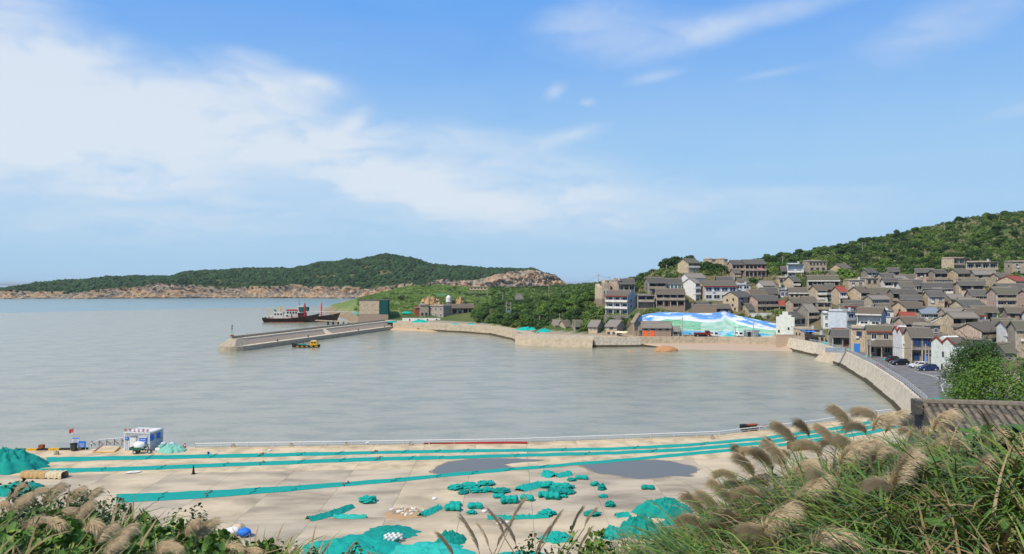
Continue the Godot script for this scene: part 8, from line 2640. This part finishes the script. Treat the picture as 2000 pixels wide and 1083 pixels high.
	for q in [[250, 8.5, 0, "vine carpet at the left edge of the leafy patch"], [300, 8.2, 0, "broad leaved vine mound beside the wooden stake"], [350, 8.4, 0, "broad leaved vine mound in the middle of the leafy patch"], [400, 8.0, 0, "vine mound below the upright twigs"], [440, 8.4, 0, "vine mound near the blue and white bags"], [330, 6.9, 0, "nearest broad leaved vine mound, left one"], [400, 6.9, 0, "nearest broad leaved vine mound, right one"], [270, 7.0, 0, "vine mound beside the large plumes"], [470, 7.4, 0, "low vine mound at the patch's right end"],
		[40, 7.6, 0, "broad leaved vine mound under the leftmost plumes"], [110, 7.4, 0, "broad leaved vine mound between the left plumes"], [180, 7.2, 0, "broad leaved vine mound beside the bottom left plumes"], [520, 8.4, 0, "low vine mound near the net sprawl"],
		[60, 10.5, 1, "dark small leaved shrub behind the leftmost plumes"], [120, 10.5, 1, "dark shrub left of the tallest shrub"], [180, 10.0, 1, "tallest dark shrub on the left bank"], [205, 10.4, 1, "dark shrub touching the diagonal net strip"], [370, 9.6, 1, "twiggy shrub rising from the vine patch"], [20, 9.2, 1, "dark shrub at the photo's left edge"], [140, 9.0, 1, "dark shrub in front of the tallest shrub"],
		[1240, 8.6, 1, "dark shrub in front of the smooth net dome"], [1300, 7.6, 2, "yellow green shrub on the slope, left one"], [1350, 7.2, 2, "yellow green shrub on the slope, middle one"], [1390, 7.6, 2, "yellow green shrub on the slope, upper one"], [1330, 6.6, 2, "yellow green shrub at the bottom edge"], [1270, 7.0, 2, "yellow green shrub at the bottom edge, left one"], [1050, 8.6, 1, "dark shrub beside the pale sack at the bottom"], [1600, 10.4, 1, "small dark shrub among the plumes by the strips"],
		[1760, 5.6, 1, "dark small leaved shrub in the right hand bank, left one"], [1820, 5.2, 1, "dark small leaved shrub in the right hand bank, middle one"], [1870, 5.6, 1, "dark small leaved shrub in the right hand bank, right one"], [1800, 4.6, 1, "nearest dark shrub in the right hand bank"], [1740, 6.6, 1, "dark shrub under the dry blades"], [1690, 5.2, 1, "dark shrub near the bottom edge"], [1985, 8.0, 2, "yellow green shrub at the photo's right edge"], [1560, 6.0, 2, "yellow green shrub low in the right hand bank"], [560, 9.4, 1, "dark shrub at the foot of the left bank"], [700, 9.6, 1, "dark shrub below the net sprawl"], [1150, 8.6, 2, "yellow green shrub at the bottom centre"]]:
		var d: float = q[1]
		var x: float = (q[0] - 1000.0) * d / FOCAL
		var y := bank(x, d)
		var hgt: float = [0.5, 1.0, 0.8][q[2]]
		var lim := EYE - (skyline(q[0]) - 552.0) * d / FOCAL
		var s := clampf((lim - y + 0.1) / hgt, 0.5, 1.5)
		var wide := 1.0
		if q[0] > 1500:
			s = minf(s, 0.62)
			wide = 0.6
		elif q[0] > 1200:
			s = minf(s, 0.8)
			wide = 0.8
		var t := thing("shrub", q[3], "shrub", Vector3(x, y - 0.05, -d), q[0] * 0.7, "shrubs on the bank")
		part(t, "foliage", [vm, dm, lm][q[2]][int(q[0]) % ([vm, dm, lm][q[2]] as Array).size()], M["leaf"]).scale = Vector3(wide, s, wide)
		part(t, "stem", tw, M["bark"]).scale = Vector3(0.9 * wide, s * hgt * 0.85, 0.9 * wide)
	# low growth that covers the soil
	rng.seed = 91
	var low := tuft(260, 40, 0.5, 0.02, dry)
	var cov := shrub(58, 120, 0.05, 0.25, 0.8, dk + vine, 0.7)
	var lx := []
	var cx := []
	for k in 2600:
		var px := rng.randf_range(-300.0, 2300.0)
		var d := 5.0 + 23.0 * pow(rng.randf(), 1.5)
		var x := (px - 1000.0) * d / FOCAL
		var t := Transform3D(Basis(Vector3.UP, rng.randf() * TAU).scaled(Vector3.ONE * rng.randf_range(0.8, 1.6) * (1.0 + d * 0.05)), Vector3(x, bank(x, d) - 0.03, -d))
		if k % 2: lx.append(t)
		else: cx.append(t)
	multi("bank_grass", low, M["blade"], lx, null, "short grass covering the bank")
	multi("bank_cover", cov, M["leaf"], cx, null, "low leafy growth covering the bank")
	# bits in the grass
	var st := MB.new()
	st.tube(Vector3.ZERO, Vector3(0, 0.7, 0), 0.02, 0.016)
	var sp := atd(256, 990, 10.0)
	whole("wooden_stake", st.mesh(), M["bark"], "thin wooden stake standing above the vine patch", "stake", "", Vector3(sp.x, sp.y - 0.65, sp.z))
	var bg := atd(470, 1040, 56.0)
	for q in [[456, 1046, "white", "white sack in the foreground behind the vine patch"], [478, 1048, "paint_blue", "blue plastic sack behind the vine patch"], [466, 1040, "cement_tan", "cream carton behind the vine patch"]]:
		var o := whole("sack", lump(int(q[0]), 12, 8, 0.35), M[q[2]], q[3], "sack", "", at(q[0], q[1], QUAY) + Vector3(0, 0.4, 0))
		o.scale = Vector3(0.6, 0.4, 0.5)

func tiled_house() -> void: # roof of the house just below, on the right
	var a := atd(1797, 787, 27.0)
	var t := thing("tiled_house", "house with grey barrel tiled roof just below the right hand bank", "house", a, -0.2)
	var W := 8.2
	var run := 2.6
	var fall := 1.25
	var L := sqrt(run * run + fall * fall)
	var slope := atan2(fall, run)
	var clay := [mat("clay_a", lin(0.16, 0.145, 0.12), 0.95, T["grime"], 1.2), mat("clay_b", lin(0.11, 0.1, 0.085), 0.95, T["grime"], 1.0), mat("clay_c", lin(0.2, 0.175, 0.14), 0.95, T["grime"], 1.4)]
	var bed := MB.new()
	bed.hexa([Vector3(0, -fall - 0.16, run), Vector3(W, -fall - 0.16, run), Vector3(W, -fall - 0.16, -run), Vector3(0, -fall - 0.16, -run), Vector3(0, -fall - 0.06, run), Vector3(W, -fall - 0.06, run), Vector3(W, -fall - 0.06, -run), Vector3(0, -fall - 0.06, -run)])
	bed.quad(Vector3(0, -fall - 0.06, run), Vector3(W, -fall - 0.06, run), Vector3(W, -0.06, 0), Vector3(0, -0.06, 0))
	bed.quad(Vector3(W, -fall - 0.06, -run), Vector3(0, -fall - 0.06, -run), Vector3(0, -0.06, 0), Vector3(W, -0.06, 0))
	bed.tri(Vector3(0, -fall - 0.06, -run), Vector3(0, -fall - 0.06, run), Vector3(0, -0.06, 0))
	bed.tri(Vector3(W, -fall - 0.06, run), Vector3(W, -fall - 0.06, -run), Vector3(W, -0.06, 0))
	var roof := part(t, "roof", bed.mesh(), M["roof_dark"])
	var tile := MB.new()
	var tl := 0.36
	for i in 5:
		var a0 := PI * i / 5.0
		var a1 := PI * (i + 1) / 5.0
		tile.quad(Vector3(cos(a0) * 0.085, sin(a0) * 0.07, tl * 0.5), Vector3(cos(a0) * 0.1, sin(a0) * 0.085 + 0.0, -tl * 0.5) * Vector3(0.9, 0.8, 1), Vector3(cos(a1) * 0.1, sin(a1) * 0.085, -tl * 0.5) * Vector3(0.9, 0.8, 1), Vector3(cos(a1) * 0.085, sin(a1) * 0.07, tl * 0.5))
	var tm := tile.mesh()
	rng.seed = 12
	var cols := 32
	var rows := 9
	for c in cols:
		for r in rows:
			var u := (r + 0.5) / rows
			var o := part(roof, "tile", tm, clay[rng.randi() % 3], Vector3((c + 0.5) * W / cols + rng.randf_range(-0.012, 0.012), -fall * u + 0.0 + rng.randf_range(0, 0.012), run * u))
			o.rotation = Vector3(slope - 0.04, rng.randf_range(-0.04, 0.04), 0)
	var rd := MB.new()
	rd.tube(Vector3(-0.15, 0.03, 0), Vector3(W + 0.1, 0.03, 0), 0.14, 0.14, 8)
	part(roof, "ridge", rd.mesh(), clay[2])
	ubox(roof, "gable_cap", Vector3(-0.16, -0.12, 0.12), Vector3(0.22, 0.5, 0.6), M["roof_dark"])
	ubox(t, "wall", Vector3(W * 0.5, -fall - 3.2, 0), Vector3(W - 0.5, 6.1, run * 2 - 0.7), M["cement"])
	ubox(t, "foundation", Vector3(W * 0.5, -fall - 8.2, 0), Vector3(W - 0.4, 4.0, run * 2 - 0.6), M["stone"])

func _ready() -> void:
	make_view()
	make_materials()
	prepare_houses()
	prepare_land()
	make_sea()
	make_land()
	make_island()
	make_sea_wall()
	make_shore()
	make_breakwater()
	make_quay()
	make_village()
	make_boats()
	make_vehicles()
	make_poles()
	make_nets()
	make_quay_things()
	make_plants()
	make_foreground()
